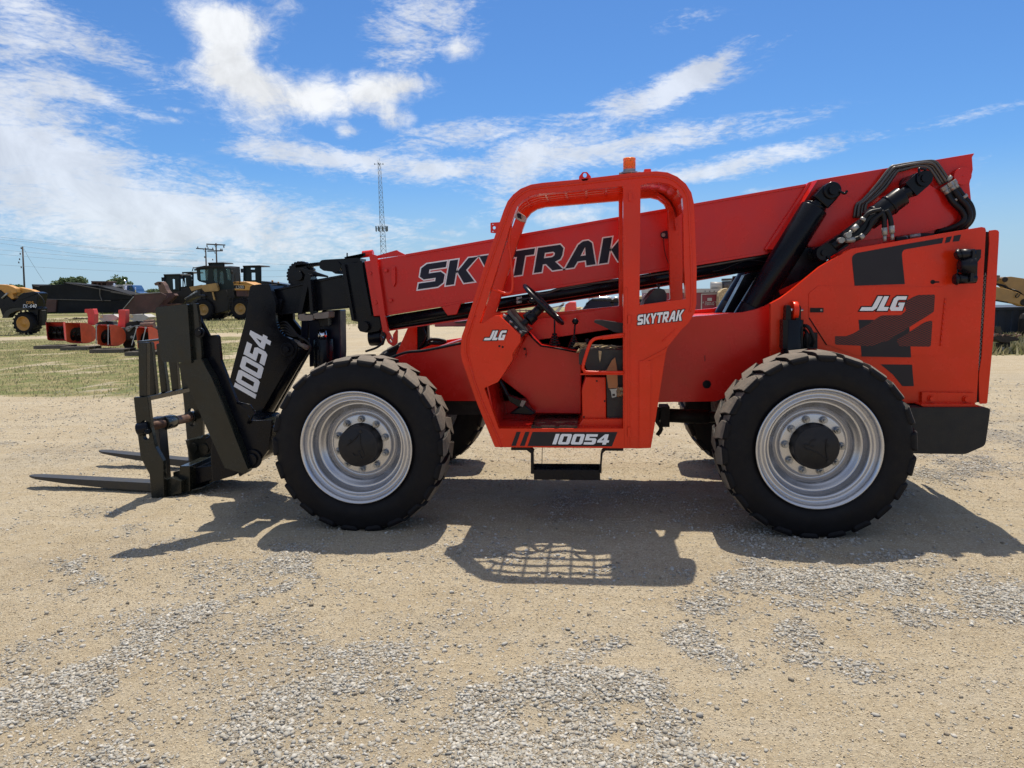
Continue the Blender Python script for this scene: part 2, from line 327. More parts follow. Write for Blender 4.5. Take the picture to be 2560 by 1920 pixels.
def ftext(parent, txt, p, size, m, name='lettering', right=(1, 0, 0), up=(0, 0, 1), sh=0):
    cu = bpy.data.curves.new(name, 'FONT'); cu.body = txt; cu.size = size; cu.extrude = .001; cu.align_x = 'CENTER'; cu.shear = sh; cu.offset = size*.012
    o = bpy.data.objects.new('tmp', cu); COL.objects.link(o); bpy.context.view_layer.update()
    me = bpy.data.meshes.new_from_object(o.evaluated_get(bpy.context.evaluated_depsgraph_get())); bpy.data.objects.remove(o)
    R_ = Vector(right).normalized(); U_ = Vector(up).normalized(); Nn = R_.cross(U_); q = wpos(parent) if parent else Vector()
    for v in me.vertices: c = v.co.copy(); v.co = Vector(p)+R_*c.x+U_*c.y+Nn*c.z-q
    me.materials.clear(); me.materials.append(m); me.name = name
    ob = bpy.data.objects.new(name, me); COL.objects.link(ob); ob.parent = parent; return ob
# ================================================================== GROUND
def lattice(seed):
    r = np.random.default_rng(seed); t = r.random((256, 256))
    def f(x, y):
        xi = np.floor(x).astype(int); yi = np.floor(y).astype(int); fx = x-xi; fy = y-yi; fx = fx*fx*(3-2*fx); fy = fy*fy*(3-2*fy)
        g = lambda a, b: t[a % 256, b % 256]
        return (g(xi, yi)*(1-fx)+g(xi+1, yi)*fx)*(1-fy)+(g(xi, yi+1)*(1-fx)+g(xi+1, yi+1)*fx)*fy
    return f
LT = [lattice(s) for s in range(8)]
def fbm(x, y, sc, oc=4, s0=0):
    v = 0; a = 1; t = 0
    for i in range(oc): v = v+a*LT[(s0+i) % 8](x*sc+17*i, y*sc+31*i); t += a; a *= .5; sc *= 2.03
    return v/t
def sst(x, a, b): t = np.clip((x-a)/(b-a), 0, 1); return t*t*(3-2*t)
PATCH = []
for pts, r_, w_ in (([(1100, 1600), (1250, 1570), (1420, 1600)], .30, 1.0), ([(1060, 1510), (1180, 1480), (1380, 1490)], .19, 1.0), ([(1260, 1410), (1330, 1380)], .12, .7), ([(1480, 1380), (1590, 1440)], .13, .8), ([(1060, 1650), (1500, 1650)], .24, 1),
                    ([(1560, 1300), (1680, 1260), (1850, 1240), (2000, 1270), (2120, 1310)], .34, .78), ([(1640, 1220), (1800, 1180), (2000, 1210)], .30, .6), ([(1480, 1240), (1560, 1290)], .22, .5), ([(1700, 1350), (1750, 1420), (1830, 1440)], .15, .62), ([(1650, 1180), (1900, 1170)], .30, .6), ([(1950, 1340), (2150, 1330)], .2, .6),
                    ([(0, 1560), (110, 1490), (230, 1430), (330, 1370), (450, 1320), (600, 1270)], .15, .85), ([(40, 1520), (160, 1500)], .25, .9), ([(520, 1600), (600, 1540), (640, 1500)], .16, .75), ([(250, 1640), (450, 1650), (650, 1640)], .16, .7),
                    ([(600, 1360), (700, 1420), (850, 1400)], .12, .42), ([(150, 1230), (260, 1260)], .14, .6), ([(620, 1200), (680, 1240)], .2, .55), ([(1100, 1200), (1300, 1230)], .3, .35), ([(1500, 1130), (1800, 1190)], .4, .5), ([(1200, 1060), (1550, 1090)], .6, .42),
                    ([(2000, 900), (2200, 950)], 1.6, .6), ([(1750, 1010), (2100, 1010)], .7, .45), ([(0, 960), (250, 950)], .8, .35), ([(350, 1130), (480, 1180)], .25, .35), ([(700, 1480), (860, 1500)], .14, .42)):
    W_ = [G('D', *q_) for q_ in pts]
    for a_, b_ in zip(W_[:-1], W_[1:]):
        n_ = max(1, int((b_-a_).length/(r_*.6)))
        for t_ in range(n_+1): c_ = a_.lerp(b_, t_/n_); PATCH.append((c_.x, c_.y, r_, w_))
PATCH = sorted(set(PATCH), key=lambda q: q[0])
def gravel(x, y):
    m = 0*x
    for cx, cy, r_, w in PATCH: m = np.maximum(m, w*np.exp(-(((x-cx)/r_)**2+((y-cy)/r_)**2)))
    n = fbm(x, y, 2.6, 5, 2); n2 = fbm(x, y, .45, 3, 5); n3 = fbm(x, y, 9, 3, 4)
    return np.clip(sst(m+(n-.5)*1.3+(n3-.5)*.75, .18, .88)*np.clip(m*1.3+.25, 0, 1)+sst(n*.6+n2*.5, .54, .72)*.30, 0, 1)
def grass(x, y):
    n = fbm(x, y, .35, 4, 1); n2 = fbm(x, y, 1.6, 4, 3)
    ed = -6.0-.34*np.maximum(y-7, 0)
    a = sst(ed-x+(n-.5)*7, -1.0, 1.6)*sst(y+(n-.5)*4, 6.3, 8.2)*(1-sst(y+(n-.5)*5, 24, 28))
    b = sst(y+(n-.5)*8, 33, 38)*(1-sst(y, 300, 400))*(x < 6)*.9
    b = np.maximum(b, sst(y+(n-.5)*3, 28.5, 31)*(x < -14)*.85)
    c = sst(x+(n-.5)*2, 9.5, 11)*sst(y+(n-.5)*1.2, 13.2, 14.4)*1.0
    m = np.maximum(np.maximum(a, b), c)
    return np.clip(m*(.25+1.1*sst(n2, .34, .62)), 0, 1)
def gz(x, y):                        # the yard falls gently away beyond the parked machines
    u = np.clip(x/np.maximum(y, 1), -1, 1); d0 = 62-38*sst(u, -.25, .05); s = .023+.023*u
    d = np.maximum(y-d0, 0); return -s*d*sst(d, 0, 25)
def height(x, y):
    near = np.exp(-((x-1.5)/40)**2-((y-2)/40)**2)
    h = (fbm(x, y, .5, 4, 0)-.5)*.05+(fbm(x, y, 5, 4, 4)-.5)*.018+(fbm(x, y, 15, 3, 1)-.5)*.011+gravel(x, y)*.008
    for x0, s, w in ((0, .35, .22), (0, -.5, .25), (3.4, .2, .3)): pass
    u = y-.06*x
    h = h+.010*np.sin(u*9+3*fbm(x, y, .4, 2, 6))*sst(fbm(x, y, .6, 2, 7), .45, .7)
    # wheels and forks stand on settled ground
    for wx in (0, 3.36):
        for wy in (.21, 2.29): h = h*(1-np.exp(-((x-wx)/.45)**2-((y-wy)/.4)**2))
    return h*near-.004+gz(x, y)
def axis(a, b, st, lo, hi, gr=1.09):
    v = list(np.arange(a, b, st)); s = st
    while v[-1] < hi: s *= gr; v.append(v[-1]+s)
    s = st; L_ = []; q = a
    while q > lo: s *= gr; q -= s; L_.append(q)
    return np.array(L_[::-1]+v)
gx = axis(-3.6, 6.6, .022, -4500, 4500); gy = axis(-3.2, 2.2, .022, -400, 6000, 1.05)
GX, GY = np.meshgrid(gx, gy); H = height(GX, GY); nx, ny = len(gx), len(gy)
me = bpy.data.meshes.new('ground'); co = np.stack([GX, GY, H], -1).reshape(-1, 3).astype(np.float32)
me.vertices.add(nx*ny); me.vertices.foreach_set('co', co.ravel())
i = (np.arange(ny-1)[:, None]*nx+np.arange(nx-1)[None]).ravel(); q = np.stack([i, i+1, i+nx+1, i+nx], -1).astype(np.int32)
me.loops.add(q.size); me.loops.foreach_set('vertex_index', q.ravel()); me.polygons.add(len(q)); me.polygons.foreach_set('loop_start', np.arange(0, q.size, 4, dtype=np.int32)); me.polygons.foreach_set('loop_total', np.full(len(q), 4, np.int32))
me.update(calc_edges=True); me.polygons.foreach_set('use_smooth', np.ones(len(q), bool))
for nm, fn in (('gravel', gravel), ('grass', grass)):
    at = me.attributes.new(nm, 'FLOAT', 'POINT'); at.data.foreach_set('value', fn(GX, GY).ravel().astype(np.float32))
gm_ = bpy.data.materials.new('dirt'); gm_.use_nodes = True; t = gm_.node_tree; b = t.nodes['Principled BSDF']; b.inputs['Roughness'].default_value = .95; b.inputs['Specular IOR Level'].default_value = .1
tcn = N(t, 'ShaderNodeTexCoord'); O = tcn.outputs['Object']
def attr(n): a = N(t, 'ShaderNodeAttribute'); a.attribute_name = n; return a.outputs['Fac']
big = noise(t, O, .7, 5, .6); mid = noise(t, O, 6, 7, .65); fin = noise(t, O, 60, 6, .7); vf = noise(t, O, 260, 3, .6)
c = cmix(t, mrange(t, big, .32, .68), (.49, .41, .28), (.60, .525, .385))
c = cmix(t, mrange(t, mid, .40, .68), c, (.44, .375, .275)); c = cmix(t, mrange(t, mid, .60, .42, 0, .45), c, (.31, .235, .145))
c = cmix(t, mrange(t, fin, .60, .38, 0, .55), c, (.25, .20, .135)); c = cmix(t, mrange(t, vf, .55, .75, 0, .6), c, (.58, .52, .42))
vo = N(t, 'ShaderNodeTexVoronoi'); t.links.new(O, vo.inputs[0]); vo.inputs['Scale'].default_value = 48; vo2 = N(t, 'ShaderNodeTexVoronoi'); t.links.new(O, vo2.inputs[0]); vo2.inputs['Scale'].default_value = 110
gcol = cmix(t, vo.outputs['Color'], (.22, .205, .175), (.46, .44, .39)); gcol = cmix(t, mrange(t, vo.outputs['Distance'], .35, .62, 0, .7), gcol, (.16, .13, .10))
gr_ = attr('gravel'); gf = mth(t, 'MULTIPLY', gr_, mrange(t, mid, .3, .6, .35, .85))
# far gravel yard reads as fine speckle
c = cmix(t, gf, c, gcol)
str_ = noise(t, O, 1.0, 6, .7, .6, (4, (.22, 2.6, 1))); c = cmix(t, mrange(t, str_, .5, .72, 0, .45), c, (.50, .44, .34)); c = cmix(t, mrange(t, str_, .48, .32, 0, .35), c, (.31, .245, .165))
ga = attr('grass'); g1 = noise(t, O, 2.2, 6, .7); g2 = noise(t, O, 26, 6, .75)
gc = cmix(t, mrange(t, g1, .36, .62), (.34, .28, .15), (.15, .18, .065)); gc = cmix(t, mrange(t, g2, .35, .6, .6, 0), gc, (.11, .095, .045)); gc = cmix(t, mrange(t, g2, .58, .75, 0, .5), gc, (.33, .32, .17))
c = cmix(t, mrange(t, mth(t, 'ADD', ga, mth(t, 'MULTIPLY', mth(t, 'SUBTRACT', g2, .5), .5)), .18, .5), c, gc)
t.links.new(c, b.inputs['Base Color'])
hh = mth(t, 'ADD', mth(t, 'MULTIPLY', fin, .6), mth(t, 'ADD', mth(t, 'MULTIPLY', vf, .35), mth(t, 'MULTIPLY', mid, .8)))
hh = mth(t, 'SUBTRACT', hh, mth(t, 'MULTIPLY', mth(t, 'MULTIPLY', vo.outputs['Distance'], gr_), .9)); hh = mth(t, 'SUBTRACT', hh, mth(t, 'MULTIPLY', vo2.outputs['Distance'], .35))
rut = noise(t, O, 3.2, 4, .6, .3, (-8, (.16, 5.5, 1))); hh = mth(t, 'ADD', hh, mth(t, 'MULTIPLY', rut, mrange(t, big, .42, .6, .2, 1.5)))
bp = N(t, 'ShaderNodeBump'); bp.inputs['Strength'].default_value = 1.0; bp.inputs['Distance'].default_value = .016; t.links.new(hh, bp.inputs['Height']); t.links.new(bp.outputs[0], b.inputs['Normal'])
me.materials.append(gm_); go = bpy.data.objects.new('ground', me); COL.objects.link(go); tag(go, 'tan dirt and crushed stone yard with tyre marks and patches of dry grass', 'ground', kind='structure')
# loose stones
def numesh(name, co, tri, m, smooth=False):
    me = bpy.data.meshes.new(name); me.vertices.add(len(co)); me.vertices.foreach_set('co', co.astype(np.float32).ravel()); me.loops.add(tri.size); me.loops.foreach_set('vertex_index', tri.astype(np.int32).ravel())
    k = tri.shape[1]; me.polygons.add(len(tri)); me.polygons.foreach_set('loop_start', np.arange(0, tri.size, k, dtype=np.int32)); me.polygons.foreach_set('loop_total', np.full(len(tri), k, np.int32)); me.update(calc_edges=True)
    me.materials.append(m); o = bpy.data.objects.new(name, me); COL.objects.link(o); return o
bmx = bmesh.new(); bmesh.ops.create_icosphere(bmx, subdivisions=1, radius=1); ICO = np.array([v.co for v in bmx.verts]); ICT = np.array([[v.index for v in f.verts] for f in bmx.faces]); bmx.free()
def stones(n, x0, x1, y0, y1, smin, smax, pw, dens, base):
    x = rng.uniform(x0, x1, n); y = rng.uniform(y0, y1, n); g = gravel(x, y); keep = rng.random(n) < base+(dens)*g**1.3
    x, y = x[keep], y[keep]; m = len(x); s = smin*(smax/smin)**(rng.random(m)**pw)
    sc = np.stack([s*rng.uniform(.8, 1.45, m), s*rng.uniform(.6, 1.0, m), s*rng.uniform(.35, .75, m)], -1); a = rng.uniform(0, 2*PI, m)
    P = ICO[None]*(1+rng.uniform(-.48, .30, (m, 12, 1)))*sc[:, None]; tl = rng.uniform(-.4, .4, (m, 1)); P[..., 2] += P[..., 0]*tl*.5
    X = P[..., 0]*np.cos(a)[:, None]-P[..., 1]*np.sin(a)[:, None]; Yq = P[..., 0]*np.sin(a)[:, None]+P[..., 1]*np.cos(a)[:, None]
    z = height(x, y)+sc[:, 2]*rng.uniform(-.1, .6, m)
    co = np.stack([X+x[:, None], Yq+y[:, None], P[..., 2]+z[:, None]], -1).reshape(-1, 3); tr = (ICT[None]+(np.arange(m)*12)[:, None, None]).reshape(-1, 3); return co, tr
fineparts = [stones(420000, -2.2, 4.9, -3.0, -.2, .0016, .0060, 1.7, .3, .45), stones(220000, -5, 7, -.8, 3, .0022, .0070, 1.7, .3, .40), stones(60000, -9, 9.5, 2.5, 8, .004, .010, 1.7, .3, .3)]
parts = [stones(190000, -2.0, 4.8, -3.0, -.6, .0035, .0150, 1.45, .98, .025), stones(160000, -2, 4.8, -3.0, -.4, .0020, .0055, 1.5, .8, .06), stones(110000, -4, 6.5, -1.2, 2.6, .005, .016, 1.3, .85, .02), stones(120000, -5, 6.5, -1.0, 3, .0025, .0065, 1.5, .7, .06), stones(90000, -9, 9.5, 2.2, 9, .006, .018, 1.8, .55, .12), stones(500, -2, 5, -2.9, 3, .014, .024, 1.6, 0.6, .25)]
co = []; tr = []; k0 = 0
for a, b2_ in parts: co.append(a); tr.append(b2_+k0); k0 += len(a)
STN = bpy.data.materials.new('limestone_chips'); STN.use_nodes = True; t = STN.node_tree; b = t.nodes['Principled BSDF']; b.inputs['Roughness'].default_value = .9; b.inputs['Specular IOR Level'].default_value = .2
ge = N(t, 'ShaderNodeNewGeometry'); rp = N(t, 'ShaderNodeValToRGB'); t.links.new(ge.outputs['Random Per Island'], rp.inputs[0]); e = rp.color_ramp.elements
e[0].color = (.19, .165, .13, 1); e[1].color = (.56, .545, .50, 1)
for p_, c_ in ((.25, (.35, .335, .295)), (.5, (.32, .32, .30)), (.75, (.44, .43, .40))): q_ = e.new(p_); q_.color = (*c_, 1)
tcn = N(t, 'ShaderNodeTexCoord'); nn = noise(t, tcn.outputs['Object'], 90, 4, .6); t.links.new(cmix(t, mrange(t, nn, .35, .65, 0, .35), rp.outputs[0], (.40, .31, .20)), b.inputs['Base Color'])
st_ob = numesh('loose_gravel', np.concatenate(co), np.concatenate(tr), STN); tag(st_ob, 'loose grey and tan crushed limestone scattered over the yard', 'gravel', kind='stuff')
PBL = STN.copy(); PBL.name = 'dirt_pebbles'; rp = [n_ for n_ in PBL.node_tree.nodes if n_.type == 'VALTORGB'][0]
for e_, c_ in zip(rp.color_ramp.elements, ((.30, .24, .165), (.44, .365, .26), (.48, .41, .30), (.54, .465, .345), (.62, .56, .46))): e_.color = (*c_, 1)
co = []; tr = []; k0 = 0
for a, b2_ in fineparts: co.append(a); tr.append(b2_+k0); k0 += len(a)
o = numesh('fine_pebbles', np.concatenate(co), np.concatenate(tr), PBL); tag(o, 'tiny tan pebbles and crumbs of dirt over the bare yard', 'pebbles', kind='stuff')
# grass blades and weeds
def blades(n, x0, x1, y0, y1, h0, h1, fn):
    x = rng.uniform(x0, x1, n); y = rng.uniform(y0, y1, n); g = fn(x, y); keep = rng.random(n) < g; x, y = x[keep], y[keep]; m = len(x)
    h = rng.uniform(h0, h1, m); a = rng.uniform(0, PI, m); w = .10*h+.004; dx, dy = np.cos(a)*w, np.sin(a)*w; lx, ly = rng.normal(0, .35, m)*h, rng.normal(0, .35, m)*h; z = height(x, y)-.005
    co = np.stack([np.stack([x-dx, y-dy, z], -1), np.stack([x+dx, y+dy, z], -1), np.stack([x+lx, y+ly, z+h], -1)], 1).reshape(-1, 3); return co, np.arange(3*m).reshape(-1, 3)
def leafmat(name, a, b_, c_):
    m = bpy.data.materials.new(name); m.use_nodes = True; t = m.node_tree; b = t.nodes['Principled BSDF']; b.inputs['Roughness'].default_value = .65; ge = N(t, 'ShaderNodeNewGeometry'); rp = N(t, 'ShaderNodeValToRGB'); t.links.new(ge.outputs['Random Per Island'], rp.inputs[0]); e = rp.color_ramp.elements
    e[0].color = (*a, 1); e[1].color = (*c_, 1); q_ = e.new(.5); q_.color = (*b_, 1); t.links.new(rp.outputs[0], b.inputs['Base Color'])
    tr_ = N(t, 'ShaderNodeBsdfTranslucent'); t.links.new(rp.outputs[0], tr_.inputs[0]); mx = N(t, 'ShaderNodeMixShader'); mx.inputs[0].default_value = .3; t.links.new(b.outputs[0], mx.inputs[1]); t.links.new(tr_.outputs[0], mx.inputs[2]); t.links.new(mx.outputs[0], t.nodes['Material Output'].inputs[0]); return m
GRS = leafmat('dry_grass', (.17, .19, .07), (.31, .28, .14), (.43, .37, .22)); GRN = leafmat('green_weeds', (.07, .14, .03), (.12, .19, .045), (.20, .22, .08))
LFM = leafmat('tree_leaves', (.06, .10, .045), (.10, .15, .06), (.15, .20, .085))
parts = [blades(90000, -26, -5, 6, 26, .02, .07, lambda x, y: grass(x, y)*.8), blades(40000, 9, 22, 13, 22, .08, .30, lambda x, y: grass(x, y)), blades(60000, -60, 6, 28, 62, .06, .22, lambda x, y: grass(x, y)*.7)]
co = []; tr = []; k0 = 0
for a, b2_ in parts: co.append(a); tr.append(b2_+k0); k0 += len(a)
o = numesh('grass', np.concatenate(co), np.concatenate(tr), GRS); tag(o, 'short half-dry grass growing in patches on the yard', 'grass', kind='stuff')
# ================================================================== THE TELEHANDLER
TH = thing('telehandler', (1.7, 1.25, 0), 'big red telescopic handler with open cab and lowered forks on the gravel', 'telehandler')
# ---- wheels
def tyre_mb(lugs=22):
    mb = MB(); mb.m2 = TRD
    side = [(.045, .40), (.02, .435), (-.004, .465), (-.012, .52), (-.006, .565), (.004, .60), (.012, .634), (.028, .648), (.045, .654), (.21, .659)]
    prof = side+[(.42-y, r) for y, r in reversed(side[:-1])]
    mb.mi = sum([[1 if min(a[1], b[1]) > .645 else 0]*96 for a, b in zip(prof[:-1], prof[1:])], [])
    return lathe(mb, prof, n=96)
def tread_mb(lugs=22):
    mb = MB(); random.seed(3); mb.mi = []; mb.m2 = TYR
    for sgn in (0, 1):
        for k in range(lugs):
            a0 = 2*PI*(k+.5*sgn)/lugs; j = random.uniform(-.006, .006); w = 2*PI/lugs
            # (across, radius, centre angle, half width)
            secs = [(.250, .682, .36*w, .21*w), (.17, .684, .22*w, .28*w), (.09, .684, .04*w, .35*w), (.045, .680, 0, .36*w), (.012, .668, 0, .345*w), (.000, .645, 0, .30*w), (.006, .622, 0, .22*w)]
            low = [.650, .650, .650, .645, .630, .618, .606]
            V_ = []
            for (y, r, c, h), l in zip(secs, low):
                yy = .42-y if sgn else y; yl = yy+(.02 if not sgn else -.02) if y < .05 else yy
                for s in (-1, 1):
                    a = a0+c+s*h+j; al = a0+c+s*h*1.12+j
                    V_.append((r*math.cos(a), yy, r*math.sin(a))); V_.append((l*math.cos(al), yl, l*math.sin(al)))
            fs = []
            for i in range(len(secs)-1):
                p, q = 4*i, 4*i+4
                fs += [(p, p+2, q+2, q), (p, q, q+1, p+1), (p+2, p+3, q+3, q+2)]
            mb.mi += sum([[0 if i < 4 else 1, 1, 1] for i in range(len(secs)-1)], [])+[1, 1]
            e = 4*(len(secs)-1); fs += [(0, 1, 3, 2), (e, e+2, e+3, e+1)]
            mb.add(V_, fs)
    return mb
def rim_mb():
    prof = [(.05, .405), (.012, .424), (-.006, .434), (-.016, .434), (-.017, .426), (-.008, .417), (.006, .408), (.030, .401), (.040, .392), (.038, .380), (.026, .370), (.022, .362), (.030, .354), (.060, .342), (.092, .333), (.100, .328), (.094, .323), (.098, .318),
            (.112, .306), (.124, .290), (.134, .276), (.150, .268), (.172, .262), (.180, .252), (.176, .242), (.150, .236), (.140, .230), (.138, .222), (.138, .10), (.138, .0)]
    mb = lathe(MB(), prof, n=96)
    lathe(mb, [(.05, .40), (.25, .39), (.40, .40)], n=48)
    return mb
RIMN = 10
def make_wheel(first, loc, flip, steer=0, spin=0):
    if first is None:
        w = obj('wheel', rim_mb(), RIM, TH, world=False)
        ty = obj('tyre', tyre_mb(), TYR, w, world=False); tr = obj('tyre_tread', tread_mb(), TRD, w, world=False, bevel=.007)
        h = MB(); lathe(h, [(.14, .166), (.125, .166), (.12, .163), (.05, .157), (.040, .156), (.036, .148), (.036, .135), (.030, .130), (.030, 0)], n=48)
        obj('hub_cap', h, HUB, w, world=False)
        d = MB(); cyl(d, (.03, .031, .118), (.03, .024, .118), .012, n=12); tube(d, [(-.09, .027, .01), (-.02, .027, .06), (.02, .027, .10), (.025, .027, .02), (.05, .027, -.07), (.03, .027, -.09), (.005, .027, -.03)], .004, n=6)
        tube(d, [(-.045, .027, -.05), (-.02, .027, -.07), (.01, .027, -.055), (.015, .027, -.03)], .004, n=6)
        cyl(d, (-.06, .031, .05), (-.06, .026, .05), .010, n=8); cyl(d, (.06, .031, .0), (.06, .026, .0), .009, n=8)
        obj('hub_casting_marks', d, HUB, w, world=False)
        for k in range(RIMN):
            a = 2*PI*(k+.45)/RIMN; c = Vector((.197*math.cos(a), 0, .197*math.sin(a)))
            n_ = MB(); cyl(n_, c+Vector((0, .14, 0)), c+Vector((0, .132, 0)), .029, n=16); cyl(n_, c+Vector((0, .132, 0)), c+Vector((0, .102, 0)), .023, n=6, smooth=False); cyl(n_, c+Vector((0, .102, 0)), c+Vector((0, .08, 0)), .012, n=10)
            obj('wheel_nut', n_, NUT, w, world=False)
        v = MB(); a = 2.75; c = Vector((.372*math.cos(a), .052, .372*math.sin(a))); cyl(v, c, c+Vector((.004, -.03, -.006)), .008, n=8); obj('valve_stem', v, NUT, w, world=False)
    else:
        w = first.copy(); COL.objects.link(w); w.parent = TH
        for c in first.children:
            q = c.copy(); COL.objects.link(q); q.parent = w
    base = Vector(TH.location); w.location = Vector(loc)-base
    w.rotation_euler = (0, 0, math.radians(steer)+(PI if flip else 0)); w.rotation_mode = 'ZYX'; w.rotation_euler = (0, spin, math.radians(steer)+(PI if flip else 0))
    return w
w1 = make_wheel(None, (0, 0.0, .655), False, 0, 0)
w2 = make_wheel(w1, (3.36, 0.0, .655), False, 0, 2.2)
w3 = make_wheel(w1, (0, 2.5, .655), True, 0, .7)
w4 = make_wheel(w1, (3.36, 2.5, .655), True, 0, 1.7)
# ---- axles and driveline
for nm, x in (('front_axle', 0), ('rear_axle', 3.36)):
    a = MB(); cyl(a, (x, .15, .655), (x, .62, .655), .17, .13); cyl(a, (x, .6, .655), (x, 1.9, .655), .115); cyl(a, (x, 1.88, .655), (x, 2.35, .655), .13, .17)
    lathe(a, [(-.22, .02), (-.18, .15), (-.05, .23), (.08, .23), (.2, .14), (.24, .02)], c=(x, 1.2, .66), axis='X', n=24); obj(nm, a, DRK, TH)
dsh = MB(); a0 = W('D', 1432, 897, 1.25); a1 = W('D', 1530, 901, 1.25)
cyl(dsh, a0+Vector((.03, 0, 0)), a1, .062); cyl(dsh, a0+Vector((-.25, 0, .01)), a0, .045); box(dsh, a0.x-.03, a0.x+.05, 1.16, 1.34, a0.z-.09, a0.z+.09); cyl(dsh, a1, (3.2, 1.25, .66), .05)
tube(dsh, [W('D', 1424, 880, 1.1), W('D', 1418, 905, 1.1), W('D', 1428, 925, 1.1), W('D', 1420, 940, 1.1)], .018)
obj('drive_shaft', dsh, DRK, TH)
g = MB(); box(g, .9, 2.3, .95, 1.6, .60, .93); box(g, .25, .9, .9, 1.6, .75, .93); obj('transmission_housing', g, DRK, TH)
# ---- chassis
YF = .60; YM = .80
mid = [('4', 1293, 1228), ('4', 1480, 1167), ('4', 1890, 1112), ('A', 170, 1570), ('A', 700, 1540), ('A', 2088, 1335), ('C', 0, 1203), ('C', 125, 1189), ('C', 210, 1184), ('C', 300, 1165), ('C', 370, 1140), ('C', 480, 1085), ('C', 600, 1100)]
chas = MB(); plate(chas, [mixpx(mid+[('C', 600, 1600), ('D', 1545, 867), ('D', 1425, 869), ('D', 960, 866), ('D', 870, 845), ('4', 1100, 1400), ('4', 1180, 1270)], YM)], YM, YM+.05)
obj('chassis_side', chas, RED_SHADE, TH, bevel=.005)  # darker copy of the red puts the shade behind the cab into the colour
top = [('C', 412, 1121), ('C', 480, 1085), ('C', 555, 1030), ('C', 640, 960), ('C', 760, 862), ('C', 870, 798), ('C', 975, 737), ('C', 1895, 583), ('C', 1920, 588), ('C', 1927, 605)]
bot = [('R', 1908, 480), ('R', 1540, 484), ('R', 1200, 484), ('C', 700, 1700), ('C', 412, 1640)]
chas = MB(); plate(chas, [mixpx(top+bot, YF)], YF, YF+.05)
ch = obj('rear_side_panel', chas, RED, TH, bevel=.005)
bot = [('R', 1908, 480), ('R', 1540, 484), ('D', 1545, 867), ('D', 1425, 869), ('D', 960, 866), ('D', 870, 845), ('4', 1100, 1400), ('4', 1180, 1270)]
fr = MB()
zt = W('C', 125, 1189, YM).z-.005; zb = W('D', 1425, 868, YM).z+.01
inner = [(.15, zb+.06), (.35, zt-.28), (.75, zt-.16), (2.55, zt-.035), (3.15, zt-.02), (3.35, zt+.05), (4.55, zt+.25), (4.60, zb)]
plate(fr, [inner], YM+.055, 1.86); obj('chassis_box', fr, RED, TH, bevel=.006)
# far side of the chassis
fs_ = MB(); t2 = [('4', 1293, 1228), ('4', 1480, 1167), ('4', 1890, 1112), ('A', 700, 1540), ('A', 2088, 1335), ('C', 210, 1184), ('C', 370, 1140), ('C', 480, 1085), ('C', 640, 960), ('C', 870, 798), ('C', 975, 737), ('C', 1895, 583), ('C', 1920, 588)]
q = mixpx(t2+bot, YF); plate(fs_, [[(x, min(z, zt+.42) if x > 3.3 else z) for x, z in q]], 1.87, 1.92); obj('chassis_side', fs_, RED, TH, bevel=.005)
# rear body volume (engine compartment side) behind the visible panel
rb = MB(); plate(rb, [mixpx([('C', 900, 800), ('C', 990, 752), ('C', 1880, 605), ('R', 1880, 470), ('R', 1200, 470), ('C', 800, 1400), ('C', 700, 1150), ('C', 660, 985)], YF+.055)], YF+.055, .92); obj('engine_compartment', rb, RED, TH, bevel=.01)
# access door with latch and vents
dr = pl('C', [(682, 1048, 12), (748, 997, 12), (1630, 1004, 22), (1637, 1070), (1606, 1488, 20), (1010, 1484), (806, 1408), (682, 1215, 14)], YF-.007, YF-.0005)
door = obj('access_door', dr, RED, TH, bevel=.0025)
gm = MB()
tube(gm, [W('C', 684, 1222, YF-.004), W('C', 806, 1412, YF-.004)], .0045, n=6, curved=False); obj('door_gap_seal', gm, BLK, door)
lt = pl('C', [(691, 1152, 3), (784, 1153, 3), (784, 1184, 3), (691, 1184, 3)], YF-.014, YF-.0075); lt_o = obj('door_latch', lt, BLK, door, bevel=.002)
c = W('C', 767, 1168, YF-.014); k = MB(); cyl(k, c, c+Vector((0, -.006, 0)), .008, n=14); obj('lock', k, FIT, lt_o)
hg = MB(); a = W('C', 1640, 1085, YF-.01); b_ = W('C', 1607, 1422, YF-.01)
for i in range(9): cyl(hg, a.lerp(b_, i/9), a.lerp(b_, (i+.9)/9), .007, n=8)
obj('hinge', hg, RED, door)
YD = YF-.0085
for pts in ([(865, 1350, 8), (940, 1352, 15), (1000, 1330, 20), (1190, 1205, 20), (1330, 1203), (1365, 1170), (1350, 1110, 20), (1440, 1062, 30), (1568, 1058, 12), (1560, 1180, 15), (1400, 1280), (1240, 1380), (1120, 1422, 30), (865, 1410, 12)],
            [(1295, 1380, 16), (1500, 1250, 20), (1550, 1240, 14), (1538, 1425, 18), (1320, 1422, 16)]):
    m_ = pl('C', pts, YD, YF-.0075); obj('mesh_vent', m_, EXP, door)
# dark decals on the rear panel
for pts in ([(985, 790, 30), (1010, 768, 20), (1300, 715), (1628, 658), (1618, 697), (1350, 742, 16), (1334, 765, 20), (1342, 850), (1356, 985), (1003, 996), (985, 820)], [(1650, 655), (1688, 648), (1670, 690), (1637, 697)], [(1702, 645), (1752, 636), (1738, 682), (1693, 687)]):
    obj('dark_decal', pl('C', pts, YF-.0025, YF-.0004), DEC, TH)
dk = MB(); pl('R', [(1290, 234), (1492, 236), (1504, 374), (1430, 374), (1370, 300)], YF-.0025, YF-.0004, mb=dk)
obj('dark_decal', dk, DEC, TH)
dk = MB(); pl('C', [(1030, 1236), (1385, 1236), (1400, 1500), (1052, 1494)], YF-.0082, YF-.0072, mb=dk); obj('dark_decal', dk, DEC, door)
word(door, 'JLG', [*px('C', [(1062, 1172), (1332, 1172), (1368, 1070), (1122, 1070)], YF)], YF-.008, WHT, BLK, .008, gap=.12)
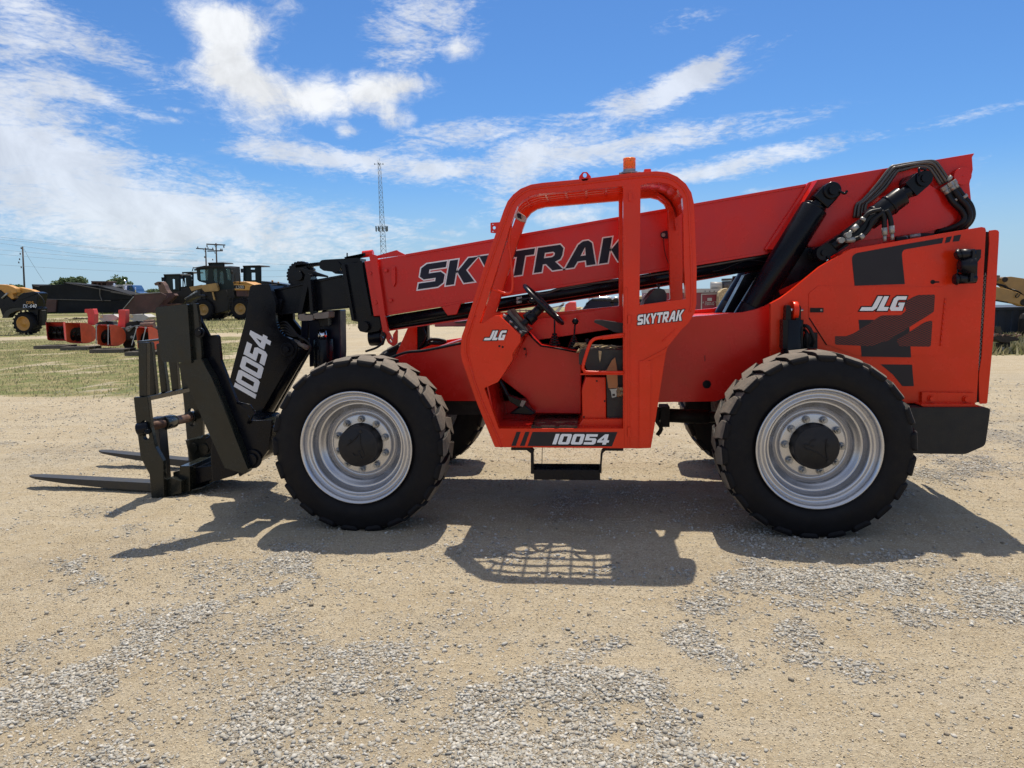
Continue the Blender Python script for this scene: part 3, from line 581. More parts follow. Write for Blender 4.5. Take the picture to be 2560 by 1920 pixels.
# keyhole slot, rear lamp cluster, air cleaner
k = MB(); c = W('C', 1551, 970, YF); cyl(k, c+Vector((0, -.003, 0)), c+Vector((0, .001, 0)), .016); pl('C', [(1551, 964), (1598, 966), (1598, 975), (1551, 976)], YF-.003, YF-.0003, mb=k); obj('keyhole', k, BLK, TH)
lm = pl('C', [(1842, 742, 6), (1894, 740, 6), (1890, 800), (1868, 830), (1864, 960, 8), (1800, 972), (1826, 930)], YF-.11, YF-.001); pl('C', [(1835, 745), (1850, 745), (1840, 968), (1815, 968)], YF-.14, YF-.11, mb=lm)
lamp = obj('rear_lamp_bracket', lm, PLAS, TH, bevel=.006)
k = MB(); a = W('C', 1735, 778, YF-.09); cyl(k, a, W('C', 1840, 775, YF-.09), .040); cyl(k, W('C', 1712, 785, YF-.09), a, .025, .045); obj('work_light', k, PLAS, lamp)
k = MB(); lathe(k, [(0, 0), (.0, .045), (.06, .065), (.09, .07)], c=W('C', 1832, 855, YF-.10)-Vector((.09, 0, 0)), axis='X', n=28); obj('reverse_alarm', k, PLAS, lamp)
k = MB(); cyl(k, W('C', 1722, 950, YF-.08), W('C', 1850, 945, YF-.08), .036); cyl(k, W('C', 1702, 950, YF-.08), W('C', 1722, 950, YF-.08), .035, .045); obj('work_light', k, PLAS, lamp)
k = MB(); tube(k, [W('C', 1755, 878, YF-.08), W('C', 1730, 885, YF-.08), W('C', 1725, 930, YF-.08)], .006); tube(k, [W('C', 1790, 840, YF-.07), W('C', 1775, 900, YF-.07), W('C', 1790, 940, YF-.06)], .02); obj('wiring', k, HOSE, lamp)
# rear grille panel past the gap, chain in the gap
rg = MB(); plate(rg, [mixpx([('C', 1948, 608), ('C', 1990, 603), ('C', 2010, 606), ('C', 2019, 618), ('C', 2018, 660), ('C', 2005, 890), ('C', 1985, 1300), ('R', 1992, 320), ('R', 1977, 478), ('R', 1970, 487), ('R', 1930, 488), ('R', 1925, 480), ('R', 1922, 300), ('C', 1895, 1500), ('C', 1928, 1000), ('C', 1950, 700)], YF+.01)], YF+.01, YF+.018)
obj('radiator_guard', rg, RED, TH, bevel=.002)
rg2 = MB(); A = W('C', 2018, 612, YF+.05); B = W('R', 1975, 486, YF+.05)
rg2.add([(A.x, YF+.06, A.z), (B.x, YF+.06, B.z), (B.x, 1.85, B.z), (A.x, 1.85, A.z), (A.x-.03, YF+.06, A.z), (B.x-.03, YF+.06, B.z), (B.x-.03, 1.85, B.z), (A.x-.03, 1.85, A.z)], [(0, 1, 2, 3), (7, 6, 5, 4), (0, 4, 5, 1), (3, 2, 6, 7), (0, 3, 7, 4), (1, 5, 6, 2)])
obj('radiator_guard', rg2, RED, TH)
gp = pl('C', [(1900, 615), (1975, 618), (1940, 1100), (1915, 1640), (1850, 1640)], YF+.052, YF+.12); gp = MB(); plate(gp, [mixpx([('C', 1890, 615), ('C', 1985, 618), ('C', 1950, 1100), ('R', 1950, 478), ('R', 1890, 478)], YF+.052)], YF+.052, YF+.12); obj('radiator_core', gp, DRK, TH)
cm_ = MB(); A = W('C', 1922, 905, YF+.02); B = W('R', 1917, 265, YF+.02); n = 46
for i in range(n):
    p = A.lerp(B, i/n); q_ = A.lerp(B, (i+1.25)/n); d = (q_-p); s = Vector((.009, 0, 0)) if i % 2 else Vector((.004, .008, 0))
    tube(cm_, [p+s*.2, p.lerp(q_, .25)+s, p.lerp(q_, .75)+s, q_+s*.2, p.lerp(q_, .75)-s, p.lerp(q_, .25)-s, p+s*.2], .0028, n=5, curved=False)
obj('chain', cm_, FIT, TH)
# counterweight and its mounting bracket
cw = pl('R', [(1400, 512), (1975, 512, 10), (1995, 522, 8), (1990, 570), (1965, 745, 22), (1950, 762, 10), (1835, 812, 20), (1480, 806), (1400, 780)], .46, 2.05)
obj('counterweight', cw, CW, TH, bevel=.02)
br = pl('R', [(1556, 413), (1898, 418), (1900, 500), (1553, 500)], YF-.03, YF-.001); pl('R', [(1553, 490), (1900, 490), (1942, 508, 4), (1942, 520), (1590, 518), (1548, 500)], YF-.10, YF+.0, mb=br)
bo = obj('mounting_bracket', br, RED, TH, bevel=.004)
for x, y in ((1614, 452), (1838, 456)):
    c = W('R', x, y, YF-.03); k = MB(); cyl(k, c, c+Vector((0, -.008, 0)), .027, n=20); cyl(k, c+Vector((0, -.008, 0)), c+Vector((0, -.025, 0)), .020, n=6, smooth=False); obj('bolt', k, RED, bo)
# chassis small marks
k = MB(); c = W('R', 172, 362, YM); cyl(k, c+Vector((0, -.004, 0)), c, .034, n=28); obj('frame_plug', k, BLK, TH)
k = pl('R', [(158, 176), (162, 176), (162, 214), (158, 214)], YM-.002, YM-.0003); obj('frame_slot', k, BLK, TH)
# stabiliser cylinder above the rear axle
YS = .50
sc = MB(); a = W('C', 568, 1235, YS+.06); bz = Vector((a.x, a.y, .75)); cyl(sc, bz, a, .078, n=28); pl('C', [(500, 1238, 4), (640, 1242, 4), (640, 1440), (498, 1440)], YS, YS+.14, mb=sc)
s_o = obj('stabiliser_cylinder', sc, BLK, TH, bevel=.012)
k = MB()
for x0, x1 in ((522, 556), (592, 626)): pl('C', [(x0, 1145, 12), (x0+8, 1132, 8), (x1-8, 1132, 8), (x1, 1145, 12), (x1, 1240), (x0-4, 1240)], YS+.02, YS+.12, mb=k)
obj('clevis', k, BLK, s_o, bevel=.006)
k = MB(); c0 = W('C', 560, 1172, YS+.07); cyl(k, c0+Vector((0.0, 0, 0)), W('C', 597, 1172, YS+.07), .072, n=32); obj('pin_boss', k, RED, s_o, bevel=.004)
k = MB(); cyl(k, W('C', 512, 1168, YS+.07), W('C', 638, 1168, YS+.07), .014, n=14); obj('pin', k, CHR, s_o)
k = MB(); tube(k, [W('C', 630, 1275, YS+.05), W('C', 680, 1290, YS), W('C', 715, 1370, YS), W('C', 700, 1420, YS+.03)], .014); tube(k, [W('C', 645, 1300, YS+.08), W('C', 670, 1340, YS), W('C', 660, 1430, YS+.03)], .012)
pl('C', [(655, 1335), (742, 1325), (742, 1440), (640, 1440)], YS+.06, YS+.09, mb=k); obj('hydraulic_hose', k, HOSE, s_o)
# far mudguard post seen ahead of the cab
k = pl('4', [(1285, 1215), (1400, 955), (1482, 945), (1484, 1180), (1300, 1240)], 1.93, 1.97); obj('mudguard_bracket', k, RED, TH, bevel=.004)
k = pl('4', [(1482, 942, 4), (1580, 930, 8), (1584, 1110, 20), (1555, 1150, 16), (1482, 1180)], 1.95, 2.05); tube(k, [W('4', 1540, 955, 1.9), W('4', 1560, 1040, 1.9), W('4', 1500, 1150, 1.9)], .01); obj('mirror', k, BLK, TH, bevel=.02)
k = MB(); tube(k, [W('4', 1580, 1085, 1.7), W('4', 1620, 1064, 1.7), W('4', 1700, 1066, 1.7), W('4', 1745, 1085, 1.7), W('4', 1700, 1100, 1.7), W('4', 1600, 1100, 1.7)], .016); obj('coiled_hose', k, HOSE, TH)
k = MB(); tube(k, [W('4', 1010, 1175, 1.0), W('4', 1110, 1140, 1.0), W('4', 1170, 1090, 1.0), W('4', 1190, 1030, 1.0), W('4', 1170, 1000, 1.0)], .010); tube(k, [W('4', 1210, 1245, .7), W('4', 1380, 1185, .7), W('4', 1560, 1165, .7), W('4', 1890, 1098, .7)], .012); obj('hydraulic_hose', k, HOSE, TH)
# ---- boom
YB = 1.07; YB2 = 1.40
b1 = MB(); plate(b1, [mixpx([('4', 1003, 345), ('4', 1060, 336), ('4', 1380, 284), ('C', 660, 284), ('C', 760, 270), ('C', 700, 700), ('C', 395, 768), ('C', 0, 826), ('A', 1630, 992), ('A', 1470, 1016), ('4', 2010, 712), ('4', 1150, 848), ('4', 1085, 850)], YB)], YB, YB2)
boom = obj('boom', b1, RED_SHADE, TH, bevel=.006)
k = MB()       # flange lines along the top and the bottom edge
for pa, pb_ in ((('4', 1380, 290), ('C', 660, 290)), (('4', 1150, 842), ('C', 395, 764))): obox(k, W(*pa, YB-.006)+Vector((0, 0, 0)), W(*pb_, YB-.006), .014, .022)
obj('flange', k, RED_SHADE, boom, bevel=.003)
b2 = MB(); plate(b2, [mixpx([('C', 680, 268), ('C', 735, 252), ('C', 1848, 64), ('C', 1830, 92), ('C', 1836, 180), ('C', 1812, 280), ('C', 1828, 440), ('C', 1800, 640), ('C', 1500, 760), ('C', 980, 800), ('C', 660, 735), ('C', 380, 748), ('C', 370, 738)], YB-.035)], YB-.035, YB+.46)
root = obj('boom_root', b2, RED_SHADE, boom, bevel=.006)
rp = MB(); Lf = [('C', 690, 268), ('C', 600, 410), ('C', 500, 575), ('C', 372, 738)]; Rt = [('C', 742, 254), ('C', 650, 400), ('C', 540, 565), ('C', 430, 742)]
vs = [W(*q_, YB-.02) for q_ in Lf]+[W(*q_, YB-.10) for q_ in Rt]+[W(*q_, YB-.03) for q_ in Rt]; rp.add(vs, [(i, i+1, i+5, i+4) for i in range(3)]+[(i+4, i+5, i+9, i+8) for i in range(3)]+[(0, 4, 8), (3, 11, 7)]); obj('reinforcing_flange', rp, RED_SHADE, root)
rp = pl('C', [(860, 352), (900, 342, 30), (950, 365, 30), (1000, 400, 30), (1060, 395), (1340, 330), (1500, 270, 40), (1680, 380, 60), (1745, 480, 50), (1700, 570, 60), (1500, 620), (900, 700), (680, 725), (620, 600), (780, 380)], YB-.075, YB-.036); obj('reinforcing_plate', rp, RED_SHADE, root, bevel=.012)
k = MB(); c = W('C', 1741, 232, YB-.036); cyl(k, c, c+Vector((0, -.05, 0)), .066, n=36); cyl(k, c+Vector((0, -.05, 0)), c+Vector((0, -.056, 0)), .006, n=8); obj('pivot_pin', k, RED_SHADE, root, bevel=.004)
# collar, bracket and marks at the front of the boom
k = MB(); plate(k, [mixpx([('4', 1000, 346), ('4', 1062, 338), ('4', 1146, 846), ('4', 1086, 851)], YB-.02)], YB-.02, YB-.0005); obj('front_collar', k, RED_SHADE, boom, bevel=.005)
k = pl('4', [(1042, 290, 6), (1062, 278, 10), (1110, 288, 10), (1116, 330), (1190, 850), (1222, 1000), (1262, 1072), (1262, 1020), (1290, 978), (1300, 985, 4), (1296, 1100, 12), (1262, 1130, 14), (1215, 1095, 12), (1168, 990), (1120, 720)], YB-.06, YB-.021, holes=[[(1231, 1050), (1255, 1084), (1246, 1094), (1224, 1070)]]); obj('hose_guide_bracket', k, RED_SHADE, boom, bevel=.008)
k = pl('4', [(1115, 292, 4), (1298, 239, 14), (1308, 250), (1380, 284), (1110, 318)], YB+.02, YB+.05); cyl(k, W('4', 985, 280, YB+.1), W('4', 1080, 268, YB+.1), .03); obj('chain_anchor', k, RED_SHADE, boom, bevel=.006)
k = pl('4', [(1244, 392, 8), (1282, 390, 8), (1284, 540), (1268, 578), (1250, 545)], YB-.03, YB-.0005); obj('transport_pin', k, RED_SHADE, boom, bevel=.005)
for x, y, r in ((1058, 455, .011), (1106, 724, .012), (1197, 428, .012), (1240, 705, .012), (1265, 408, .009)):
    c = W('4', x, y, YB-.02); k = MB(); cyl(k, c+Vector((0, .03, 0)), c+Vector((0, -.014, 0)), r*1.4, n=16); obj('bolt', k, RED_SHADE, boom, bevel=.003)
word(boom, 'SKYTRAK', [*px('4', [(1492, 603)], YB), *px('A', [(1530, 876), (1566, 668)], YB), *px('4', [(1530, 376)], YB)], YB-.0005, NAVY, WHT, .0115, gap=.12)
k = pl('4', [(1710, 765), (1892, 725), (1850, 832), (1765, 843)], YB-.03, YB-.005); obj('gusset', k, RED_SHADE, boom, bevel=.004)
# black structure under the boom: telescope cylinder, pipes
k = MB(); plate(k, [mixpx([('4', 1205, 850), ('4', 2030, 715), ('A', 480, 1195), ('A', 1470, 1030), ('A', 2212, 890), ('C', 400, 770), ('C', 700, 735), ('C', 620, 800), ('C', 350, 880), ('C', 0, 945), ('A', 1630, 1125), ('A', 500, 1300), ('4', 1960, 872), ('4', 1380, 962), ('4', 1215, 990)], YB+.06)], YB+.06, YB+.30); obj('telescope_cylinder', k, BLK, boom, bevel=.03)
k = MB(); obox(k, W('4', 1215, 982, YB+.05), W('4', 1965, 873, YB+.05), .012, .012); obj('edge_strip', k, RED_SHADE, boom)
k = MB(); cyl(k, W('4', 1220, 900, YB+.05), W('C', 395, 820, YB+.05), .045, n=20); obj('cylinder_tube', k, BLK, boom)
k = MB()
for dy, yy in ((0, .02), (17, .03), (32, .05)): tube(k, [W('A', 780+dy, 1150+dy*.9, YB+yy), W('A', 860, 1150+dy*.9, YB+yy), W('A', 1060, 1095+dy, YB+yy), W('A', 1700, 1005+dy, YB+yy), W('C', 400, 782+dy*.9, YB+yy)], .013, n=8)
obj('steel_pipes', k, PIPE, boom)
k = MB(); tube(k, [W('C', 0, 896, YB), W('C', 80, 880, YB), W('C', 245, 818, YB), W('C', 400, 832, YB)], .004, n=5); obj('wire', k, HOSE, boom); k = MB(); tube(k, [W('A', 1815, 690, YB-.02), W('A', 1830, 820, YB-.02), W('A', 1860, 905, YB-.02), W('A', 1885, 945, YB-.01)], .003, n=5); obj('wire', k, HOSE, boom)
k = pl('A', [(1795, 660, 6), (1820, 642, 6), (1880, 640, 3), (1880, 705, 3), (1815, 703, 6), (1797, 690, 6)], YB-.02, YB-.0005); so_ = obj('boom_sensor', k, NAVY, boom, bevel=.004)
k = MB()
for x, y, r in ((1816, 675, .017), (1863, 650, .007), (1866, 692, .007)): c = W('A', x, y, YB-.02); cyl(k, c, c+Vector((0, -.012, 0)), r, n=6 if r > .01 else 12, smooth=False)
obj('bolt', k, FIT, so_)
# inner boom sections
k = MB(); plate(k, [mixpx([('4', 782, 372), ('4', 812, 360), ('4', 1000, 350), ('4', 1030, 500), ('4', 1088, 850), ('4', 1140, 852), ('4', 1160, 960), ('4', 1140, 985), ('4', 1068, 1000), ('4', 1012, 1003), ('4', 955, 990), ('4', 935, 955), ('4', 938, 902), ('4', 882, 892), ('4', 855, 770), ('4', 800, 480)], YB+.01)], YB+.01, YB+.34)
s2 = obj('middle_boom', k, BLK, boom, bevel=.012)
k = pl('4', [(935, 340, 10), (975, 335, 10), (1000, 500), (1065, 840), (1040, 850), (960, 500)], YB-.03, YB+.0095); pl('4', [(785, 375, 10), (815, 368, 10), (905, 880), (880, 885)], YB-.03, YB+.0095, mb=k); c = W('4', 1000, 945, YB-.01); cyl(k, c+Vector((0, .02, 0)), c+Vector((0, -.03, 0)), .045, n=24); obj('guide_frame', k, BLK, s2, bevel=.008)
k = MB(); cyl(k, W('4', 1048, 1045, YB+.1), W('4', 1170, 1040, YB+.1), .078, n=32); lathe(k, [(0, .05), (.03, .075), (.08, .05), (.1, 0)], c=W('4', 1110, 1090, YB+.1), axis='Z', n=20); obj('hose_reel', k, BLK, s2, bevel=.012)
k = MB(); plate(k, [mixpx([('2', 1290, 720), ('2', 1600, 650), ('4', 455, 528), ('4', 790, 468), ('4', 850, 620), ('4', 885, 770), ('4', 850, 775), ('4', 190, 838), ('2', 1310, 970), ('2', 1250, 900), ('2', 1240, 760)], YB+.04)], YB+.04, YB+.30); s3 = obj('inner_boom', k, BLK, boom, bevel=.01)
k = MB(); A, B = W('4', 200, 830, YB+.035), W('4', 850, 766, YB+.035); obox(k, A, B, .02, .02); A, B = W('2', 1300, 705, YB+.035), W('4', 790, 478, YB+.035); obox(k, A, B, .02, .02); obj('flange', k, BLK, s3, bevel=.004)
k = pl('2', [(1330, 800), (1390, 800), (1350, 960), (1310, 962)], YB+.0, YB+.039); obj('weld_plate', k, BLK, s3, bevel=.01)
k = pl('4', [(450, 470, 16), (480, 452, 14), (505, 470, 10), (545, 890), (385, 880), (383, 840)], YB-.06, YB+.035, holes=[[(478, 570), (505, 700), (520, 830), (420, 830)]]); pl('4', [(478, 500), (500, 500), (530, 850), (500, 850)], YB-.08, YB-.06, mb=k); t_o = obj('fork_link_bracket', k, BLK, s3, bevel=.01)
k = pl('4', [(383, 838, 6), (440, 826), (450, 840), (520, 835, 10), (532, 880, 8), (505, 890), (400, 893, 14)], YB-.09, YB-.02); obj('wear_pad', k, PAD, t_o, bevel=.01)
k = pl('4', [(525, 830), (570, 815), (590, 825), (660, 806), (670, 812), (668, 862, 8), (650, 868), (560, 875, 10), (535, 868)], YB-.09, YB+.06); obj('wear_pad', k, PAD, t_o, bevel=.01)
# chain sprocket
c = W('4', 420, 478, YB+.12); k = MB(); cyl(k, c+Vector((0, -.05, 0)), c+Vector((0, .06, 0)), .105, n=32); cyl(k, c+Vector((0, -.09, 0)), c+Vector((0, -.05, 0)), .045, n=24)
for i in range(26):
    a = 2*PI*i/26; e = c+Vector((math.cos(a)*.118, 0, math.sin(a)*.118)); cyl(k, e+Vector((0, -.03, 0)), e+Vector((0, .05, 0)), .015, n=10)
sp_o = obj('chain_sprocket', k, BLK, boom, bevel=.004)
k = pl('4', [(400, 405), (500, 425), (660, 478), (655, 492), (450, 470)], YB+.02, YB+.05); obj('sprocket_arm', k, BLK, sp_o, bevel=.006)
k = MB()
def leafchain(mb, P, hw=.045, pitch=.032):
    S = spline(P, 8)
    for a, b in zip(S[:-1], S[1:]):
        n_ = max(1, int((b-a).length/pitch))
        for i in range(n_):
            p = a.lerp(b, (i+.5)/n_); d = (b-a).normalized()*pitch*.62
            for o_ in (-hw, 0, hw): obox(mb, p-d+Vector((0, o_, 0)), p+d+Vector((0, o_, 0)), .02, .026)
            cyl(mb, p+Vector((0, -hw-.012, 0)), p+Vector((0, hw+.012, 0)), .015, n=8)
leafchain(k, [W('4', 385, 393, YB+.12), W('4', 470, 382, YB+.12), W('4', 600, 368, YB+.12)]); obj('leaf_chain', k, BLK, boom); k = MB(); leafchain(k, [W('4', 850, 318, YB+.12), W('4', 930, 303, YB+.12), W('4', 1010, 286, YB+.12)])
obj('leaf_chain', k, BLK, boom)
k = pl('4', [(583, 352, 8), (605, 332, 8), (640, 328), (920, 312, 10), (960, 318), (960, 345), (770, 372), (775, 420, 14), (740, 465, 16), (700, 440), (620, 430, 14), (585, 405, 10)], YB+.03, YB+.2); c = W('4', 735, 392, YB+.03); cyl(k, c, c+Vector((0, -.02, 0)), .05, n=24); tube(k, [W('4', 840, 320, YB+.1), W('4', 840, 266, YB+.1)], .006, curved=False); obj('chain_anchor_block', k, BLK, boom, bevel=.008)
# cylinder standing behind the inner boom
k = pl('4', [(415, 880), (480, 880), (476, 1060), (412, 1040)], YB+.25, YB+.32); pl('4', [(600, 800), (772, 790), (778, 1180), (774, 1260), (490, 1320), (480, 890), (600, 880)], YB+.24, YB+.42, mb=k); obj('tilt_frame', k, NAVY, boom, bevel=.012)
k = MB(); cyl(k, W('4', 610, 970, YB+.14), W('4', 618, 1080, YB+.14), .042, n=24); ro = obj('cylinder_rod', k, CHR, boom)
k = MB(); cyl(k, W('4', 618, 1058, YB+.14), W('4', 632, 1400, YB+.14), .09, n=28); pl('4', [(565, 850), (655, 850), (660, 940), (590, 950)], YB+.06, YB+.20, mb=k); cyl(k, W('4', 625, 1250, YB+.14), W('4', 627, 1320, YB+.14), .09, n=28); obj('tilt_cylinder', k, BLK, boom, bevel=.005)
# gooseneck
YG = YB-.07
gk = MB(); plate(gk, [mixpx([('2', 1040, 668), ('2', 1062, 650), ('2', 1150, 640), ('2', 1245, 638), ('2', 1262, 690), ('2', 1300, 780), ('2', 1318, 860), ('2', 1312, 960), ('2', 1318, 1040), ('2', 1345, 1120), ('2', 1400, 1190), ('2', 1480, 1225), ('2', 1530, 1270), ('2', 1548, 1330), ('2', 1530, 1400), ('2', 1480, 1470), ('3', 1849, 640), ('3', 1640, 1000), ('3', 1612, 1012), ('3', 1560, 940), ('3', 1450, 800), ('3', 1452, 730), ('3', 1560, 320)], YG)], YG, YG+.05)
goose = obj('gooseneck', gk, BLK, boom, bevel=.008)
gk = MB(); plate(gk, [[(x, z) for x, z in mixpx([('2', 1045, 680), ('2', 1245, 650), ('2', 1310, 900), ('2', 1318, 1040), ('2', 1480, 1240), ('2', 1530, 1340), ('3', 1640, 1000), ('3', 1600, 1000), ('3', 1455, 760)], YG)]], YG+.38, YG+.43); obj('gooseneck_plate', gk, BLK, goose, bevel=.006)
gk = pl('2', [(1060, 665), (1240, 655), (1290, 780), (1220, 1100), (1000, 1100)], YG+.05, YG+.38); obj('gooseneck_web', gk, BLK, goose)
for x, y, r, v in ((1445, 1335, .05, '2'),):
    c = W(v, x, y, YG); k = MB(); cyl(k, c, c+Vector((0, -.02, 0)), r*1.25, n=32); cyl(k, c+Vector((0, -.02, 0)), c+Vector((0, -.045, 0)), r*.6, n=6, smooth=False); obj('pivot_pin', k, BLK, goose, bevel=.004)
k = MB(); cyl(k, W('2', 1580, 1290, YG+.10), W('3', 1640, 1010, YG+.10), .085, n=28); cyl(k, W('2', 1540, 1250, YG+.10), W('2', 1590, 1320, YG+.10), .04); obj('tilt_cylinder', k, BLK, goose, bevel=.008)
k = MB(); cyl(k, W('2', 1510, 1245, YG+.05), W('2', 1660, 1320, YG+.05), .022, n=14); obj('steel_cap', k, PAD, goose)
k = MB()
for i in range(5): tube(k, [W('2', 1340+12*i, 1060+25*i, YG+.07+.02*i), W('2', 1420, 1040+30*i, YG+.03), W('2', 1500, 1120+18*i, YG+.0), W('2', 1560+8*i, 1200, YG+.02), W('2', 1600, 1280, YG+.05)], .008, n=6)
tube(k, [W('2', 1560, 1200, YG), W('2', 1640, 1240, YG-.02), W('2', 1688, 1310, YG-.02), W('2', 1660, 1380, YG), W('2', 1560, 1560, YG+.05)], .010, n=6)
obj('hydraulic_hose', k, HOSE, goose)
word(goose, '10054', [*px('3', [(1628, 862), (1740, 455), (1600, 380), (1482, 778)], YG)], YG-.0005, WHT, None, 0, gap=.10)
# ---- fork carriage
k = pl('3', [(945, 240, 22), (1165, 218, 10), (1192, 620), (986, 610, 26)], .05, .11); pl('3', [(1160, 216, 8), (1226, 214, 4), (1240, 300), (1262, 570), (1255, 600, 10), (1230, 620, 6), (1196, 622)], .09, .125, mb=k)
car = obj('carriage', k, GRY, TH, bevel=.012)
k = pl('3', [(1098, 622), (1255, 590, 8), (1330, 720), (1578, 1345, 10), (1560, 1375, 14), (1500, 1358), (1420, 1332), (1390, 1270)], .07, .16); obj('mast_beam', k, GRY, car, bevel=.012)
k = pl('3', [(1226, 214), (1240, 300), (1310, 432), (1362, 427, 8), (1376, 440, 8), (1392, 600), (1430, 700), (1500, 880), (1530, 900), (1600, 1012), (1735, 1008), (1735, 1050), (1712, 1215), (1650, 1300), (1580, 1352), (1520, 1392), (1480, 1300), (1300, 900), (1200, 560)], .165, .20); cp = obj('carriage_side', k, BLK, car, bevel=.008)
k = pl('3', [(1340, 1050), (1500, 1060), (1600, 1120), (1570, 1320), (1480, 1385), (1330, 1430), (1320, 1250)], .25, 1.02); obj('carriage_core', k, BLK, car, bevel=.01)
k = pl('3', [(1184, 1335), (1420, 1300), (1620, 1180), (1690, 1180), (1640, 1275), (1500, 1365), (1300, 1425), (1184, 1465)], 1.03, 1.5); obj('lower_cross_block', k, BLK, car, bevel=.01)
k = pl('3', [(1280, 1135), (1400, 1060), (1560, 1010), (1640, 1100), (1620, 1175), (1400, 1230), (1340, 1262)], 1.12, 1.5); obj('upper_cross_block', k, BLK, car, bevel=.01)
for x, y, r, Y in ((1612, 1268, .085, .165), (1254, 412, .045, .09)):
    c = W('3', x, y, Y); k = MB(); cyl(k, c, c+Vector((0, -.02, 0)), r*.9, n=28); cyl(k, c+Vector((0, -.02, 0)), c+Vector((0, -.04, 0)), r*.55, n=20); obj('pivot_pin', k, BLK, car, bevel=.005)
k = MB(); P = [W('3', 1505, 885, .15), W('3', 1620, 950, .15), W('3', 1600, 985, .15), W('3', 1580, 1030, .15)]; tube(k, P, .012, curved=False, n=6); tube(k, [P[0], W('3', 1590, 905, .15), P[1]], .008, curved=False, n=6); pl('3', [(1505, 900), (1590, 900), (1622, 965), (1590, 985)], .14, .16, mb=k); obj('hose_bracket', k, BLK, car)
A = W('3', 1585, 1035, .20); Bp = W('3', 1740, 1028, .20); k = MB(); k.add([A, Bp, Bp+Vector((.04, .35, 0)), A+Vector((.04, .35, 0)), A-Vector((0, 0, .02)), Bp-Vector((0, 0, .02)), Bp+Vector((.04, .35, -.02)), A+Vector((.04, .35, -.02))], [(0, 1, 2, 3), (7, 6, 5, 4), (0, 4, 5, 1), (1, 5, 6, 2), (2, 6, 7, 3), (3, 7, 4, 0)]); obj('top_plate', k, GRY, car)
# frame that carries the forks
def hole(v, x, y, rx, ry, n=14): return [(x+rx*math.cos(2*PI*i/n), y+ry*math.sin(2*PI*i/n)) for i in range(n)]
k = pl('3', [(798, 852), (894, 848), (918, 1060), (946, 1190), (1000, 1285), (1006, 1530), (920, 1536), (906, 1375), (846, 1262), (818, 1040)], .80, .85, holes=[hole('3', 870, 1030, 18, 20), hole('3', 884, 1118, 20, 22)]); obj('side_plate', k, GRY, car, bevel=.005)
k = pl('3', [(1130, 795), (1190, 782), (1250, 930), (1268, 1010), (1266, 1150), (1262, 1290), (1180, 1290), (1158, 1080)], 1.72, 1.77, holes=[hole('3', 1190, 948, 20, 20), hole('3', 1198, 1028, 20, 20)]); obj('side_plate', k, GRY, car, bevel=.005)
k = MB(); A = W('3', 900, 1050, .86); Bp = W('3', 1235, 978, 1.9); cyl(k, A, Bp, .045, n=24); sh = obj('fork_shaft', k, RUSTB, car)
k = MB(); cyl(k, A.lerp(Bp, .25), A.lerp(Bp, .45), .068, n=24); obj('shaft_collar', k, GRY, sh, bevel=.005); k = MB(); cyl(k, A.lerp(Bp, .8), Bp, .062, n=20); obj('shaft_collar', k, GRY, sh, bevel=.005)
k = MB(); c = W('3', 850, 1072, .79); cyl(k, c+Vector((-.03, 0, 0)), c+Vector((.07, .02, .02)), .058, n=24); cyl(k, W('3', 885, 1085, .79), W('3', 895, 1085, .74), .025, n=10); obj('shaft_end', k, BLK, sh, bevel=.006)
k = MB()
for b in (((830, 480), (886, 478), (889, 848), (837, 848), .84), ((882, 480), (918, 478), (953, 832), (904, 843), .98), ((952, 490), (985, 480), (1030, 815), (985, 823), 1.14), ((1030, 540), (1082, 530), (1104, 801), (1059, 809), 1.33), ((1110, 640), (1150, 640), (1182, 790), (1130, 800), 1.53)):
    pl('3', b[:4], b[4], b[4]+.05, mb=k)
obj('backrest_bars', k, GRY, car, bevel=.008)
k = MB(); obox(k, W('3', 893, 858, .85), W('3', 1178, 798, 1.72), .05, .045); obj('backrest_rail', k, GRY, car, bevel=.005)
k = MB(); obox(k, W('3', 840, 476, .86), W('3', 1150, 440, 1.6), .05, .02); obj('backrest_rail', k, GRY, car, bevel=.005)
k = pl('3', [(1112, 1320), (1180, 1318), (1182, 1496), (1122, 1506), (1116, 1430), (1070, 1440), (1066, 1362), (1110, 1350)], .93, 1.75); pl('3', [(1122, 1508), (1122, 1500), (1270, 1462), (1270, 1470)], .94, 1.3, mb=k); obj('lower_rail', k, GRY, car, bevel=.012)
k = pl('3', [(1152, 1145, 10), (1250, 1130), (1330, 1128, 8), (1345, 1260), (1200, 1290), (1165, 1200)], 1.40, 1.6); k2 = [W('3', 1208, 1195, 1.40), W('3', 1282, 1200, 1.40)]
for c in k2: cyl(k, c, c+Vector((0, -.02, 0)), .05, n=20)
obj('fork_hanger', k, GRY, car, bevel=.01)
k = pl('3', [(1250, 1130), (1270, 1110), (1310, 1105), (1330, 1130), (1320, 1140)], 1.35, 1.6); obj('hanger_pad', k, GRY, car, bevel=.008)
